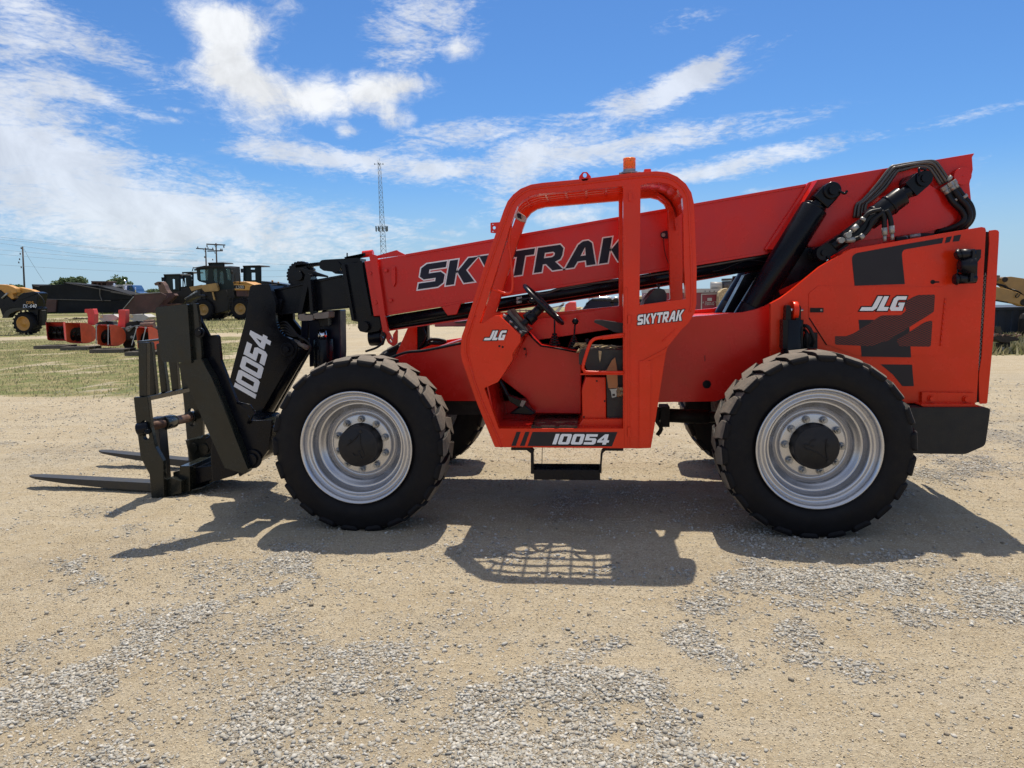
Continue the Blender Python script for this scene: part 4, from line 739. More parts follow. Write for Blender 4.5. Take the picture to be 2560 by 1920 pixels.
def tine(root, tip, w, t, sh):
    mb = MB(); root = Vector(root); tip = Vector(tip); d = (tip-root); s = Vector((0, 1, 0)); vs = []
    for u, kw, kt in ((0, 1, 1), (.35, 1, .9), (.7, 1, .6), (.93, .85, .32), (.985, .5, .2), (1, .25, .15)):
        p = root+d*u
        for i, j in ((0, 0), (0, 1), (1, 1), (1, 0)): vs.append(p+s*w*(.5+(i-.5)*kw)+Vector((0, 0, -t*kt if j == 0 else 0)))
    fs = [(a*4+i, a*4+(i+1) % 4, a*4+4+(i+1) % 4, a*4+4+i) for a in range(5) for i in range(4)]+[(0, 1, 2, 3), (23, 22, 21, 20)]
    mb.add(vs, fs)
    vs = [root+Vector((x, y, z)) for y in (0, w) for x, z in ((-.02, -t), (t*1.1, -t), (t*1.1, sh), (0, sh), (0, 0), (-.02, 0))]
    mb.add(vs, [(0, 1, 2, 3, 4, 5), (11, 10, 9, 8, 7, 6)]+[(i, (i+1) % 6, (i+1) % 6+6, i+6) for i in range(6)]); return mb
obj('fork', tine(W('3', 940, 1436, 1.02), W('3', 62, 1390, 1.05), .13, .085, .62), FORK, car, bevel=.004)
obj('fork', tine(W('3', 1172, 1282, 1.80), W('3', 540, 1219, 1.95), .13, .075, .5), FORK, car, bevel=.004)
k = pl('3', [(905, 1442), (1060, 1400), (1122, 1420), (1122, 1506), (1006, 1534), (960, 1500)], .86, 1.0); obj('rail_end', k, GRY, car, bevel=.006)
# ================================================================== CAB
YC = .10
OUT = [('B', 450, 1360), ('B', 440, 1345), ('B', 300, 1000), ('B', 180, 660), ('B', 168, 590), ('B', 170, 540), ('A', 176, 1500), ('A', 205, 1420), ('A', 350, 960), ('A', 485, 570), ('A', 520, 470), ('A', 550, 400), ('A', 595, 345), ('A', 655, 298), ('A', 740, 264), ('A', 830, 250),
       ('A', 1130, 222), ('A', 1630, 163), ('A', 1760, 156), ('A', 1850, 165), ('A', 1930, 200), ('A', 2000, 258), ('A', 2045, 330), ('A', 2066, 420), ('A', 2078, 700), ('A', 2088, 950), ('A', 2086, 1230), ('A', 2070, 1310), ('A', 2030, 1380),
       ('A', 1960, 1450), ('B', 1855, 540), ('B', 1836, 600), ('B', 1745, 1190), ('B', 1715, 1366), ('B', 1620, 1370)]
HOLE1 = [('A', 1490, 278), ('A', 1100, 312), ('A', 800, 340), ('A', 725, 360), ('A', 670, 395), ('A', 630, 440), ('A', 606, 500), ('A', 560, 640), ('A', 430, 1060), ('A', 322, 1392), ('A', 350, 1392), ('A', 372, 1375), ('A', 445, 1332), ('A', 480, 1330), ('A', 652, 1488), ('A', 656, 1540), ('A', 590, 1640), ('B', 590, 645),
         ('B', 500, 790), ('B', 470, 830), ('B', 360, 880), ('B', 400, 990), ('B', 478, 1208), ('B', 1000, 1208), ('B', 1490, 1208)]
HOLE2 = [('A', 1632, 268), ('A', 1700, 252), ('A', 1790, 246), ('A', 1870, 262), ('A', 1935, 305), ('A', 1972, 370), ('A', 1978, 450), ('A', 1984, 900), ('A', 1996, 1150), ('A', 2000, 1195), ('A', 1800, 1222), ('A', 1622, 1246), ('A', 1626, 900)]
o_ = mixpx(OUT, YC); h1 = mixpx(HOLE1, YC); h2 = mixpx(HOLE2, YC)
k = MB(); plate(k, [o_, h1, h2], YC, YC+.085); cab = obj('cab_frame', k, RED, TH, bevel=.014)
k = MB()       # raised profile along the tube
inn = [q for q in mixpx([('B', 500, 1360), ('B', 475, 1290), ('B', 330, 960), ('B', 222, 640), ('B', 208, 570), ('A', 214, 1500), ('A', 240, 1430), ('A', 385, 980), ('A', 520, 590), ('A', 560, 480), ('A', 590, 415), ('A', 640, 360), ('A', 700, 320), ('A', 780, 296),
                        ('A', 1130, 260), ('A', 1600, 206), ('A', 1760, 196), ('A', 1850, 210), ('A', 1930, 250), ('A', 1990, 320), ('A', 2018, 400), ('A', 2030, 600), ('A', 2044, 950), ('A', 2046, 1220), ('A', 2030, 1300)], YC)]
tube(k, [(x, YC-.001, z) for x, z in inn], .008, n=6, curved=True, k=3); obj('frame_ridge', k, RED, cab)
k = MB(); inn = mixpx([('B', 430, 1180), ('B', 300, 880), ('B', 238, 640), ('B', 230, 570), ('A', 238, 1500), ('A', 290, 1330)], YC); tube(k, [(x, YC-.001, z) for x, z in inn], .006, n=6, k=4); obj('frame_ridge', k, RED, cab)
far = [(x, z) for x, z in o_]; 
fo = mixpx(OUT[5:27]+[('A', 2060, 1360), ('A', 1500, 1400), ('A', 200, 1560)], YC); fh1 = mixpx(HOLE1[0:10]+[('A', 340, 1330), ('A', 1490, 1200)], YC)
fh1 = mixpx([('A', 1490, 285), ('A', 800, 345), ('A', 725, 365), ('A', 670, 400), ('A', 630, 450), ('A', 606, 520), ('A', 560, 640), ('A', 430, 1060), ('A', 345, 1330), ('A', 900, 1330), ('A', 1490, 1270)], YC)
k = MB(); plate(k, [fo, fh1, mixpx([('A', 1600, 285), ('A', 1700, 262), ('A', 1790, 256), ('A', 1860, 272), ('A', 1915, 315), ('A', 1950, 380), ('A', 1964, 900), ('A', 1970, 1210), ('A', 1600, 1250)], YC)], .86, .93); obj('cab_frame_side', k, RED, cab, bevel=.012)
# roof: grille bars over the front, sheet over the rear bend
top = mixpx([('A', 560, 425), ('A', 610, 365), ('A', 680, 322), ('A', 760, 292), ('A', 1130, 250), ('A', 1480, 212), ('A', 1600, 196)], YC)
k = MB()
for y in (.26, .38, .50, .62, .74):
    for a, b in zip(top[:-1], top[1:]): obox(k, (a[0], y, a[1]), (b[0]+.004, y, b[1]), .028, .045)
for x in np.linspace(top[1][0]+.05, top[-1][0]-.05, 6):
    z = np.interp(x, [t[0] for t in top], [t[1] for t in top]); box(k, x-.009, x+.009, .17, .88, z-.02, z+.012)
obj('roof_grille', k, RED, cab, bevel=.003)
def sheet(P, y0, y1, t):
    mb = MB(); n = len(P); vs = [(x, y, z-d) for d in (0, t) for y in (y0, y1) for x, z in P]; fs = []
    for i in range(n-1): fs += [(i, i+1, n+i+1, n+i), (2*n+i, 3*n+i, 3*n+i+1, 2*n+i+1), (i, 2*n+i, 2*n+i+1, i+1), (n+i, n+i+1, 3*n+i+1, 3*n+i)]
    fs += [(0, n, 3*n, 2*n), (n-1, 3*n-1, 4*n-1, 2*n-1)]; return mb.add(vs, fs)
rr = mixpx([('A', 1490, 214), ('A', 1630, 196), ('A', 1760, 188), ('A', 1840, 196), ('A', 1910, 228), ('A', 1970, 280), ('A', 2012, 350), ('A', 2030, 430)], YC)
obj('roof_sheet', sheet(rr, YC+.08, .87, .012), RED, cab)
rr = mixpx([('A', 1860, 200), ('A', 1930, 245), ('A', 1985, 300), ('A', 2018, 370), ('A', 2034, 460), ('A', 2040, 520)], YC)
k = sheet([(x-.02, z-.01) for x, z in rr], .80, .86, .03); obj('roof_rib', k, RED, cab)
k = MB(); q = W('A', 1630, 300, .86); box(k, q.x-.02, q.x+.03, .20, .86, q.z-.02, q.z+.05); obj('roof_cross_member', k, RED, cab, bevel=.006)
k = MB(); q = W('A', 1200, 300, .8)
for t, z in ((.16, 0), (.86, 0)): pass
# lifting eye, beacon, small brackets
k = pl('A', [(1130, 224), (1130, 200), (1160, 163, 6), (1196, 162, 8), (1228, 200, 6), (1226, 215)], .14, .152, holes=[hole('A', 1178, 188, 16, 20)]); pl('A', [(1140, 214), (1216, 208), (1196, 232), (1160, 236)], .10, .14, mb=k); obj('lifting_eye', k, RED_SHADE, cab, bevel=.002)
c = W('A', 1540, 176, .3); k = MB(); lathe(k, [(0, .06), (.012, .06), (.014, .045), (.03, .045)], c=c, axis='Z', n=24); cyl(k, c+Vector((-.075, 0, 0)), c+Vector((.08, 0, 0)), .012, n=8); bc = obj('beacon', k, FIT, cab)
k = MB(); zt_ = (W('A', 1540, 48, .3)-c).z; lathe(k, [(.02, .043), (.04, .046), (.045, .044), (.05, .046), (.09, .045), (.10, .047), (.11, .044), (zt_-.03, .043), (zt_-.01, .038), (zt_, .022), (zt_, 0)], c=c, axis='Z', n=28); obj('beacon_lens', k, AMB, bc)
k = MB(); cyl(k, c+Vector((0, 0, .03)), c+Vector((0, 0, .09)), .018, n=12); obj('beacon_bulb', k, CHR, bc)
k = pl('A', [(410, 575, 4), (486, 570), (470, 662), (411, 657, 4)], .15, .157, holes=[hole('A', 441, 616, 12, 13), hole('A', 430, 646, 4, 4), hole('A', 430, 588, 4, 4)]); obj('lamp_bracket', k, RED_SHADE, cab)
k = pl('A', [(1556, 328, 3), (1562, 396, 3), (1536, 398, 3), (1534, 326, 3)], YC-.02, YC+.005); obj('door_hinge', k, RED, cab, bevel=.005)
k = pl('A', [(1528, 1330, 3), (1550, 1330, 3), (1552, 1400, 3), (1530, 1400, 3)], YC-.018, YC+.005); obj('door_hinge', k, RED, cab, bevel=.005)
k = pl('B', [(1526, 1198, 3), (1546, 1198, 3), (1546, 1270, 3), (1526, 1270, 3)], YC-.018, YC+.005); obj('door_hinge', k, RED, cab, bevel=.005)
k = MB(); tube(k, [W('A', 578, 600, YC+.02), W('A', 560, 740, YC+.02), W('A', 575, 860, YC+.02), W('A', 590, 1100, YC+.02), W('A', 540, 1150, YC+.02), W('A', 410, 1106, YC+.02)], .010, n=8, k=5); obj('grab_handle', k, RED, cab)
k = MB(); tube(k, [W('B', 1495, 442, YC-.01), W('B', 1300, 470, YC-.03), W('B', 1248, 486, YC-.03), W('B', 1215, 530, YC-.03), W('B', 1165, 690, YC-.03), W('B', 1172, 735, YC-.03), W('B', 1210, 750, YC-.03), W('B', 1495, 752, YC-.01)], .0125, n=10, curved=True, k=4); obj('grab_handle', k, RED, cab)
k = MB(); obox(k, W('B', 1320, 480, YC-.03), W('B', 1490, 462, YC-.01), .008, .008); pl('B', [(1140, 764), (1490, 762), (1490, 772), (1140, 772)], YC-.01, YC+.02, mb=k); obj('handle_brace', k, RED, cab)
k = pl('A', [(598, 510), (620, 470), (660, 500), (694, 520), (690, 570), (650, 560), (600, 530)], .55, .63); mo = obj('cab_mirror', k, OFFW, cab, bevel=.006)
k = pl('A', [(625, 500), (655, 500), (662, 545), (630, 530)], .52, .549); obj('mirror_glass', k, NAVY, mo)
# decals on the cab
ys = YC-.0005
for pts in ([(580, 1348), (622, 1236), (656, 1235), (616, 1349)], [(650, 1349), (694, 1235), (728, 1235), (688, 1350)], [(712, 1350), (752, 1236), (1443, 1237), (1398, 1353)]): obj('dark_decal', pl('B', pts, YC-.002, YC-.0003), DEC, cab)
word(cab, '10054', [*px('B', [(913, 1335), (1366, 1338), (1390, 1254), (942, 1250)], YC)], YC-.002, WHT, None, 0, gap=.12)
word(cab, 'JLG', [*px('B', [(372, 490), (520, 488), (545, 410), (408, 412)], YC)], ys, WHT, BLK, .006, gap=.10)
word(cab, 'SKYTRAK', [*px('B', [(1606, 366), (1962, 330), (1986, 240), (1608, 285)], YC)], ys, WHT, BLK, .005, gap=.12)
k = MB()
for x, y in ((483, 538), (510, 545)): c = W('B', x, y, YC); cyl(k, c+Vector((0, -.002, 0)), c, .008, n=14)
obj('bolt_hole', k, BLK, cab)
k = pl('B', [(1800, 500), (1915, 395), (1900, 420), (1810, 505)], YC-.006, YC+.001); pl('B', [(1640, 660), (1830, 560), (1850, 540), (1840, 590), (1660, 672)], YC-.01, YC+.001, mb=k); pl('B', [(1620, 660), (1715, 655), (1705, 1366), (1620, 1366)], YC-.012, YC+.001, mb=k); obj('pressed_rib', k, RED, cab, bevel=.005)
k = pl('B', [(1502, 60), (1524, 60), (1524, 1360), (1502, 1360)], YC-.006, YC+.001); pl('B', [(1542, 300), (1552, 300), (1552, 1360), (1542, 1360)], YC-.004, YC+.001, mb=k); obj('pressed_rib', k, RED, cab, bevel=.003)
# interior
P0 = W('B', 478, 1208, YC); P1 = W('B', 1490, 1208, YC); k = MB(); box(k, P0.x-.05, W('B', 1700, 1208, YC).x, YC+.086, .93, P0.z-.03, P0.z); obj('floor_pan', k, RED_SHADE, cab)
zf = P0.z
k = MB(); a = G('B', 775, 1125, zf); a2 = G('B', 1118, 1205, zf); box(k, a.x, a2.x, a2.y, .62, zf+.001, zf+.012); obj('floor_mat', k, GRY, cab)
k = MB(); plate(k, [mixpx([('B', 300, 560), ('B', 420, 420), ('B', 560, 300), ('B', 720, 330), ('B', 760, 322), ('B', 1480, 212), ('B', 1560, 260), ('B', 1560, 1000), ('B', 1530, 1090), ('B', 440, 1100), ('B', 330, 900)], .80)], .80, .85); obj('cab_side_wall', k, RED_SHADE, cab, bevel=.006)
k = MB(); plate(k, [mixpx([('B', 640, 560), ('B', 715, 430), ('B', 820, 533), ('B', 1130, 590), ('B', 1150, 620), ('B', 1150, 1088), ('B', 770, 1085), ('B', 700, 960), ('B', 480, 790), ('B', 560, 650)], .55)], .55, .80); con = obj('side_console', k, RED_SHADE, cab, bevel=.008)
k = MB(); tube(k, [W('B', 718, 425, .54), W('B', 760, 478, .54), W('B', 822, 535, .54), W('B', 980, 560, .54), W('B', 1130, 590, .54)], .008, n=6, curved=False); obj('trim_edge', k, BLK, con)
k = MB(); c = W('B', 690, 560, .54); cyl(k, c, c+Vector((0, -.02, 0)), .009); tube(k, [c+Vector((.01, -.02, .0)), W('B', 703, 600, .5), W('B', 698, 630, .5)], .002); cyl(k, W('B', 697, 600, .5), W('B', 699, 612, .5), .006, n=6); obj('ignition_key', k, DRK, con)
# front bulkhead under the dash
k = MB(); A = W('B', 350, 880, YC+.09); Bp = W('B', 470, 1205, YC+.09); obox(k, Vector((A.x, .5, A.z+.25)), Vector((Bp.x, .5, Bp.z-.02)), .72, .012, up=(1, 0, 0)); obj('front_bulkhead', k, RED_SHADE, cab)
# dash and instrument cluster
k = MB(); plate(k, [mixpx([('B', 445, 292), ('B', 480, 330), ('B', 655, 490), ('B', 590, 640), ('B', 500, 790), ('B', 360, 870), ('B', 280, 640), ('B', 300, 500)], YC+.09)], YC+.09, .72); ds = obj('dashboard', k, RED, cab, bevel=.008)
k = pl('B', [(484, 330), (505, 300, 5), (540, 280), (665, 410), (712, 420), (660, 470), (645, 470)], YC+.06, .70); obj('instrument_panel', k, PLAS, ds, bevel=.006)
k = pl('B', [(540, 262), (562, 240), (600, 290), (700, 400), (716, 425), (688, 432), (668, 405)], YC+.12, .60); obj('instrument_glass', k, PIPE, ds, bevel=.004)
k = MB()
for x, y in ((510, 315), (560, 365), (600, 410), (640, 450)): c = W('B', x, y, YC+.06); cyl(k, c+Vector((.01, .0, .015)), c+Vector((.02, .0, .03)), .014, n=16); cyl(k, c+Vector((0, 0, 0)), c+Vector((0, -.006, 0)), .012, n=12)
obj('gauge', k, FIT, ds)
# steering column and wheel
SWc = W('A', 842, 1240, .45); ax = Vector((.715, .0, .70)).normalized(); s_, u_ = frame_of(ax)
k = MB(); Rw = .205; vs = []; n, m = 64, 12
for i in range(n):
    a = 2*PI*i/n; d = s_*math.cos(a)+u_*math.sin(a)
    for j in range(m): b = 2*PI*j/m; vs.append(SWc+d*(Rw+.017*math.cos(b))+ax*.017*math.sin(b))
k.add(vs, [(i*m+j, ((i+1) % n)*m+j, ((i+1) % n)*m+(j+1) % m, i*m+(j+1) % m) for i in range(n) for j in range(m)], True)
for a in (.5, 2.6, 4.7): d = s_*math.cos(a)+u_*math.sin(a); obox(k, SWc-ax*.02, SWc+d*Rw, .03, .012, up=ax)
cyl(k, SWc-ax*.05, SWc+ax*.01, .04, n=20); obj('steering_wheel', k, PLAS, cab)
k = MB(); c2 = W('A', 640, 1435, .42); cyl(k, SWc-ax*.04, SWc-ax*.12, .036, n=16); cyl(k, SWc-ax*.11, c2.lerp(SWc, .35), .05, .055, n=16); cyl(k, c2.lerp(SWc, .35), c2, .026, n=12); obj('steering_column', k, PLAS, cab, bevel=.003)
k = MB(); cyl(k, W('A', 720, 1200, .40), W('A', 628, 1195, .36), .010, n=10); cyl(k, W('A', 720, 1205, .40), W('A', 780, 1215, .42), .022, n=10); k2 = MB()
for y in (1192, 1220): cyl(k2, W('A', 662, y-3, .38), W('A', 626, y+2, .36), .012, n=12)
st_ = obj('column_switch', k, PLAS, cab); obj('switch_tip', k2, FIT, st_)
# levers
for nm, kx, ky, bx, by, bw, knob in (('gear_lever', 932, 1350, 932, 1575, 45, .0), ('gear_lever', 1100, 1378, 1083, 1600, 45, .027), ('gear_lever', 1198, 1540, 1198, 1580, 18, .024)):
    k = MB(); T = W('A', kx, ky, .48); B0 = W('A', bx, by, .49); M0 = T.lerp(B0, .55); cyl(k, T, B0, .007, n=10); r = bw*.0046/3.253*3.2*.3
    for i in range(5):
        a = M0.lerp(B0, i/5); b = M0.lerp(B0, (i+.75)/5); rr_ = bw*.00105*(.45+.55*i/4)
        cyl(k, a, b, rr_*.85, rr_, n=20)
    if knob:
        lathe(k, [(-knob, 0), (-knob*.7, knob*.7), (0, knob), (knob*.7, knob*.7), (knob, 0)], c=T, axis='Z', n=16)
    obj(nm, k, BLK, cab)
# pedal
k = MB(); tube(k, [W('B', 485, 820, .4), W('B', 520, 880, .4), W('B', 560, 950, .4), W('B', 640, 985, .4)], .018, n=8); pl('B', [(545, 935), (640, 975), (700, 980), (690, 1030), (640, 1035), (560, 985)], .36, .46, mb=k); pe = obj('pedal', k, BLK, cab, bevel=.004)
k = pl('B', [(665, 978), (700, 985), (672, 1034), (648, 1020)], .345, .359); obj('pedal_pad', k, PAD, pe)
k = MB(); k_ = pl('B', [(560, 1090), (680, 1010), (780, 1085), (740, 1100)], .38, .48); obj('pedal_housing', k_, BLK, cab, bevel=.01)
# seat on its pedestal
k = MB(); plate(k, [mixpx([('B', 1185, 790), ('B', 1350, 792), ('B', 1352, 1132), ('B', 1158, 1132), ('B', 1153, 900)], .24)], .24, .70); plate(k, [mixpx([('B', 1115, 1205), ('B', 1160, 1130), ('B', 1490, 1130), ('B', 1490, 1205)], .20)], .20, .70); sp = obj('seat_pedestal', k, RED, cab, bevel=.008)
for x, y in ((1275, 822), (1340, 985), (1170, 1113), (1298, 1130)): c = W('B', x, y, .24); k = MB(); cyl(k, c+Vector((0, -.004, 0)), c, .007, n=10); obj('bolt', k, BLK, sp)
k = pl('B', [(1352, 770), (1500, 770), (1500, 1132), (1360, 1130, 10)], .25, .68); obj('battery_box', k, VINYL, sp, bevel=.01)
k = pl('B', [(1128, 600, 20), (1160, 560, 20), (1250, 560), (1500, 570), (1500, 735), (1200, 738, 20), (1180, 690), (1130, 690, 15)], .22, .72); seat = obj('seat', k, VINYL, cab, bevel=.03)
k = MB(); rs = random.Random(5)
for i in range(26):
    x = rs.uniform(1150, 1450); y = rs.uniform(528, 570); c = W('B', x, y, rs.uniform(.24, .5)); r = rs.uniform(.02, .05)
    vs = [c+Vector((rs.uniform(-r, r)*1.5, rs.uniform(-r, r), rs.uniform(-r, r)*.45)) for _ in range(6)]; k.add(vs, [(0, 1, 2), (0, 2, 3), (0, 3, 4), (1, 2, 5), (2, 3, 5), (3, 4, 5)])
pl('B', [(1290, 575), (1315, 580), (1308, 640), (1300, 675), (1292, 630)], .20, .219, mb=k); obj('torn_foam', k, FOAM, seat)
k = pl('A', [(1250, 1385, 10), (1262, 1368, 8), (1320, 1368), (1500, 1395), (1500, 1478), (1410, 1462), (1340, 1425)], .24, .34); obj('armrest', k, VINYL, seat, bevel=.015)
k = pl('A', [(1648, 1260), (1672, 1205, 10), (1735, 1125, 20), (1775, 1105, 14), (1825, 1118, 14), (1846, 1165, 16), (1840, 1225, 10), (1830, 1300), (1800, 1500), (1640, 1500)], .32, .68); bk = obj('seat_back', k, VINYL, seat, bevel=.05)
k = MB(); tube(k, [W('A', 1778, 1115, .45), W('A', 1772, 1090, .45), W('A', 1760, 1072, .45)], .006); tube(k, [W('A', 1775, 1112, .45), W('A', 1785, 1095, .45), W('A', 1782, 1075, .45)], .005); obj('strap_end', k, VINYL, bk)
k = pl('B', [(1424, 630), (1440, 720), (1446, 850), (1440, 880, 8), (1370, 882, 8), (1352, 760), (1352, 735), (1400, 650)], .165, .17); bt = obj('seat_belt', k, BELT, seat)
k = pl('B', [(1378, 888), (1442, 884), (1434, 900), (1436, 950, 8), (1398, 958, 8), (1390, 905)], .155, .164, holes=[[(1402, 926), (1424, 926), (1424, 944), (1402, 944)]]); obj('buckle', k, FIT, bt)
k = MB(); rs = random.Random(9)
for i in range(14): c = W('B', rs.uniform(1440, 1490), rs.uniform(885, 950), .21); cyl(k, c, c+Vector((rs.uniform(-.02, .02), -.02, rs.uniform(-.02, .02))), .016, .008, n=6)
obj('foam_tuft', k, FOAM, seat)
# step
YS2 = .12
for nm, pts in (('step_bracket', [(578, 1366), (735, 1366, 20), (768, 1390, 16), (760, 1400), (762, 1490), (762, 1576), (738, 1576), (738, 1410), (705, 1385), (578, 1384)]), ('step_bracket', [(1492, 1366), (1350, 1366, 20), (1310, 1392, 16), (1306, 1420), (1302, 1490), (1292, 1560), (1314, 1578), (1316, 1490), (1324, 1410), (1345, 1388), (1492, 1390)])):
    k = pl('B', pts, YS2, YS2+.06); obj(nm, k, BLK, TH, bevel=.004)
k = MB(); a = W('B', 762, 1548, YS2); b = W('B', 1300, 1574, YS2+.2); box(k, a.x, b.x, YS2, YS2+.008, b.z+.0, a.z+.005); a = W('B', 762, 1492, YS2+.2); box(k, a.x, b.x, YS2+.19, YS2+.2, a.z-.05, a.z)
stp = obj('step', k, BLK, TH, bevel=.002)
k = MB(); n = 26
for i in range(n):
    x = a.x+(b.x-a.x)*(i+.5)/n; box(k, x-.003, x+.003, YS2+.005, YS2+.19, a.z-.035, a.z-.006)
for j in range(6): box(k, a.x, b.x, YS2+.02+.03*j, YS2+.024+.03*j, a.z-.030, a.z-.001)
obj('step_grating', k, BLK, stp)
k = MB(); tube(k, [W('B', 832, 1362, .5), W('B', 830, 1450, .5), W('B', 828, 1550, .5)], .003, n=5); obj('wire', k, HOSE, TH)
# ---- lift cylinders and rear hydraulics
YL = .86
def px3(v, x, y, Y): return W(v, x, y, Y)
for dY, nm in ((0, 'lift_cylinder'), (.86, 'lift_cylinder')):
    o3 = Vector((0, dY, 0))
    A = W('C', 718, 452, YL+.09)+o3; Bp = W('C', 285, 1150, YL+.09)+o3; k = MB(); cyl(k, A, Bp, .108, n=36); cyl(k, Bp, Bp+(Bp-A)*.25, .108, n=36); cyl(k, A, A+(A-Bp)*.03, .085, n=30)
    lc = obj(nm, k, BLK, TH, bevel=.004)
    k = MB(); C0 = W('C', 824, 336, YL+.09)+o3; cyl(k, A, C0, .045, n=20); d = (C0-A).normalized(); obox(k, A+d*.05, C0, .15, .13, up=(0, 1, 0)); cyl(k, C0+Vector((0, -.09, 0)), C0+Vector((0, .09, 0)), .068, n=28); obj('clevis', k, BLK, lc, bevel=.012)
    k = MB(); cyl(k, C0+Vector((0, -.12, 0)), C0+Vector((0, .14, 0)), .036, n=20); tube(k, [C0+Vector((.03, -.1, 0)), C0+Vector((.08, -.11, -.03)), C0+Vector((.10, -.11, -.01))], .010); obj('pin', k, BLK, lc, bevel=.004)
    k = MB(); s1 = (Bp-A).normalized(); cyl(k, A+s1*.1+Vector((-.10, .03, -.02)), Bp+Vector((-.12, .03, -.03)), .013, n=8); obj('steel_pipe', k, PIPE, lc)
k = pl('C', [(640, 735), (700, 730), (720, 740), (610, 960), (470, 1070), (400, 1110), (200, 1180), (90, 1185), (230, 920), (360, 890), (600, 800)], 1.18, 1.30); k2_ = pl('C', [(560, 735), (705, 728), (770, 740), (830, 790), (760, 880), (640, 985), (540, 1045), (440, 1095), (300, 1160)], .955, 1.02); obj('boom_link', k, BLK, TH); obj('dark_cover_sheet', k2_, BLK, TH)  # second plate: black sheet added to cover the sunlit red chassis behind
k = pl('E', [(820, 310), (1000, 290), (800, 560), (760, 640), (740, 880), (700, 880), (770, 480)], 2.0, 2.04); obj('cooler_guard', k, DRK, TH)
k = pl('C', [(470, 1030, 8), (640, 950), (600, 1010), (480, 1060)], YF+.35, YF+.45); obj('cover_plate', k, RED_SHADE, TH)
# slave cylinder
YV = .78
A = W('C', 1335, 365, YV); Bp = W('C', 845, 730, YV); d = (Bp-A).normalized(); nrm = d.cross(Vector((0, 1, 0))).normalized()
k = MB(); cyl(k, A, Bp, .056, n=28); cyl(k, A-d*.0, A+d*.30, .078, n=28); cyl(k, A-d*.06, A, .05, n=24)
for q_ in (.10, .22): cyl(k, A+d*q_, A+d*(q_+.02), .084, n=28)
sl = obj('compensating_cylinder', k, BLK, TH, bevel=.004)
k = MB(); C0 = W('C', 1468, 250, YV); cyl(k, A-d*.02, C0, .026, n=14); obox(k, A.lerp(C0, .35), C0, .13, .10, up=(0, 1, 0)); cyl(k, C0+Vector((0, -.07, 0)), C0+Vector((0, .25, 0)), .058, n=28); cyl(k, C0+Vector((0, -.085, 0)), C0+Vector((0, -.07, 0)), .03, n=20); tube(k, [C0+Vector((-.04, -.08, .02)), C0+Vector((-.05, -.08, .07)), C0+Vector((-.0, -.08, .06))], .009); obj('clevis', k, BLK, sl, bevel=.010)
k = MB(); D0 = W('C', 772, 768, YV); cyl(k, Bp-d*.02, D0, .03, n=14); obox(k, Bp-d*.10, D0, .11, .085, up=(0, 1, 0)); cyl(k, D0+Vector((0, -.06, 0)), D0+Vector((0, .22, 0)), .058, n=28); cyl(k, D0+Vector((0, -.08, 0)), D0+Vector((0, -.06, 0)), .026, n=18); tube(k, [D0+Vector((.02, -.07, -.03)), D0+Vector((.05, -.08, -.06)), D0+Vector((.02, -.08, -.075))], .009); obj('clevis', k, BLK, sl, bevel=.010)
k = MB(); pl('C', [(1190, 470), (1100, 500), (1060, 560), (1010, 620), (975, 650), (985, 662), (1080, 640), (1180, 530)], YV-.12, YV-.07, mb=k); obj('valve_block', k, BLK, sl, bevel=.012)
Yh = YV-.13
k = MB(); tube(k, [W('C', 1190, 470, Yh), W('C', 1210, 520, Yh), W('C', 1212, 590, Yh)], .018, n=12); tube(k, [W('C', 1225, 465, Yh), W('C', 1250, 510, Yh), W('C', 1262, 580, Yh)], .018, n=12)
tube(k, [W('C', 1000, 672, Yh), W('C', 1050, 650, Yh), W('C', 1100, 600, Yh), W('C', 1130, 540, Yh), W('C', 1200, 480, Yh)], .018, n=12); tube(k, [W('C', 1020, 580, Yh), W('C', 1060, 530, Yh), W('C', 1110, 480, Yh), W('C', 1190, 462, Yh)], .016, n=12); obj('hydraulic_hose', k, HOSE, sl)
k = MB()
for (x0, y0, x1, y1, r) in ((1212, 588, 1214, 640, .020), (1214, 640, 1216, 685, .013), (1262, 575, 1266, 628, .020), (1266, 628, 1268, 675, .013), (1022, 575, 985, 608, .021), (985, 608, 955, 640, .014), (1002, 672, 940, 677, .021), (940, 677, 905, 677, .014), (1066, 520, 1055, 540, .021), (1064, 642, 1040, 662, .021)): cyl(k, W('C', x0, y0, Yh-.01), W('C', x1, y1, Yh-.01), r, n=14)
for x, y in ((955, 642), (905, 677)): c = W('C', x, y, Yh-.01); cyl(k, c+Vector((0, -.022, 0)), c+Vector((0, .03, 0)), .022, n=16)
obj('hose_fitting', k, FIT, sl)
# steel pipes over the boom root and the hoses behind
k = MB()
for i in range(4):
    o4 = 16*i; yy = YB-.09-.012*(i % 2)
    tube(k, [W('C', 1000+o4*1.6, 520+o4*.1, yy), W('C', 1015+o4*1.4, 430, yy), W('C', 1060+o4*1.3, 395, yy), W('C', 1160+o4*1.2, 285+o4*.5, yy), W('C', 1250+o4, 172+o4*.5, yy), W('C', 1300+o4*.6, 152+o4*.7, yy), W('C', 1440+o4*.1, 130+o4*.55, yy), W('C', 1555-o4*.8, 122+o4*.9, yy), W('C', 1600-o4, 160+o4*.9, yy), W('C', 1668-o4*1.25, 262+o4*.55, yy)], .0125, n=10, k=5)
obj('steel_pipes', k, PIPE, TH)
k = MB(); ends = []
for i in range(4):
    a = W('C', 1690-22*i, 258+14*i, YB-.10-.02*(i % 2)); b = W('C', 1722-22*i, 310+14*i, YB-.10-.02*(i % 2)); cyl(k, a, a.lerp(b, .45), .026, n=6, smooth=False); cyl(k, a.lerp(b, .4), b, .021, n=14); ends.append(b)
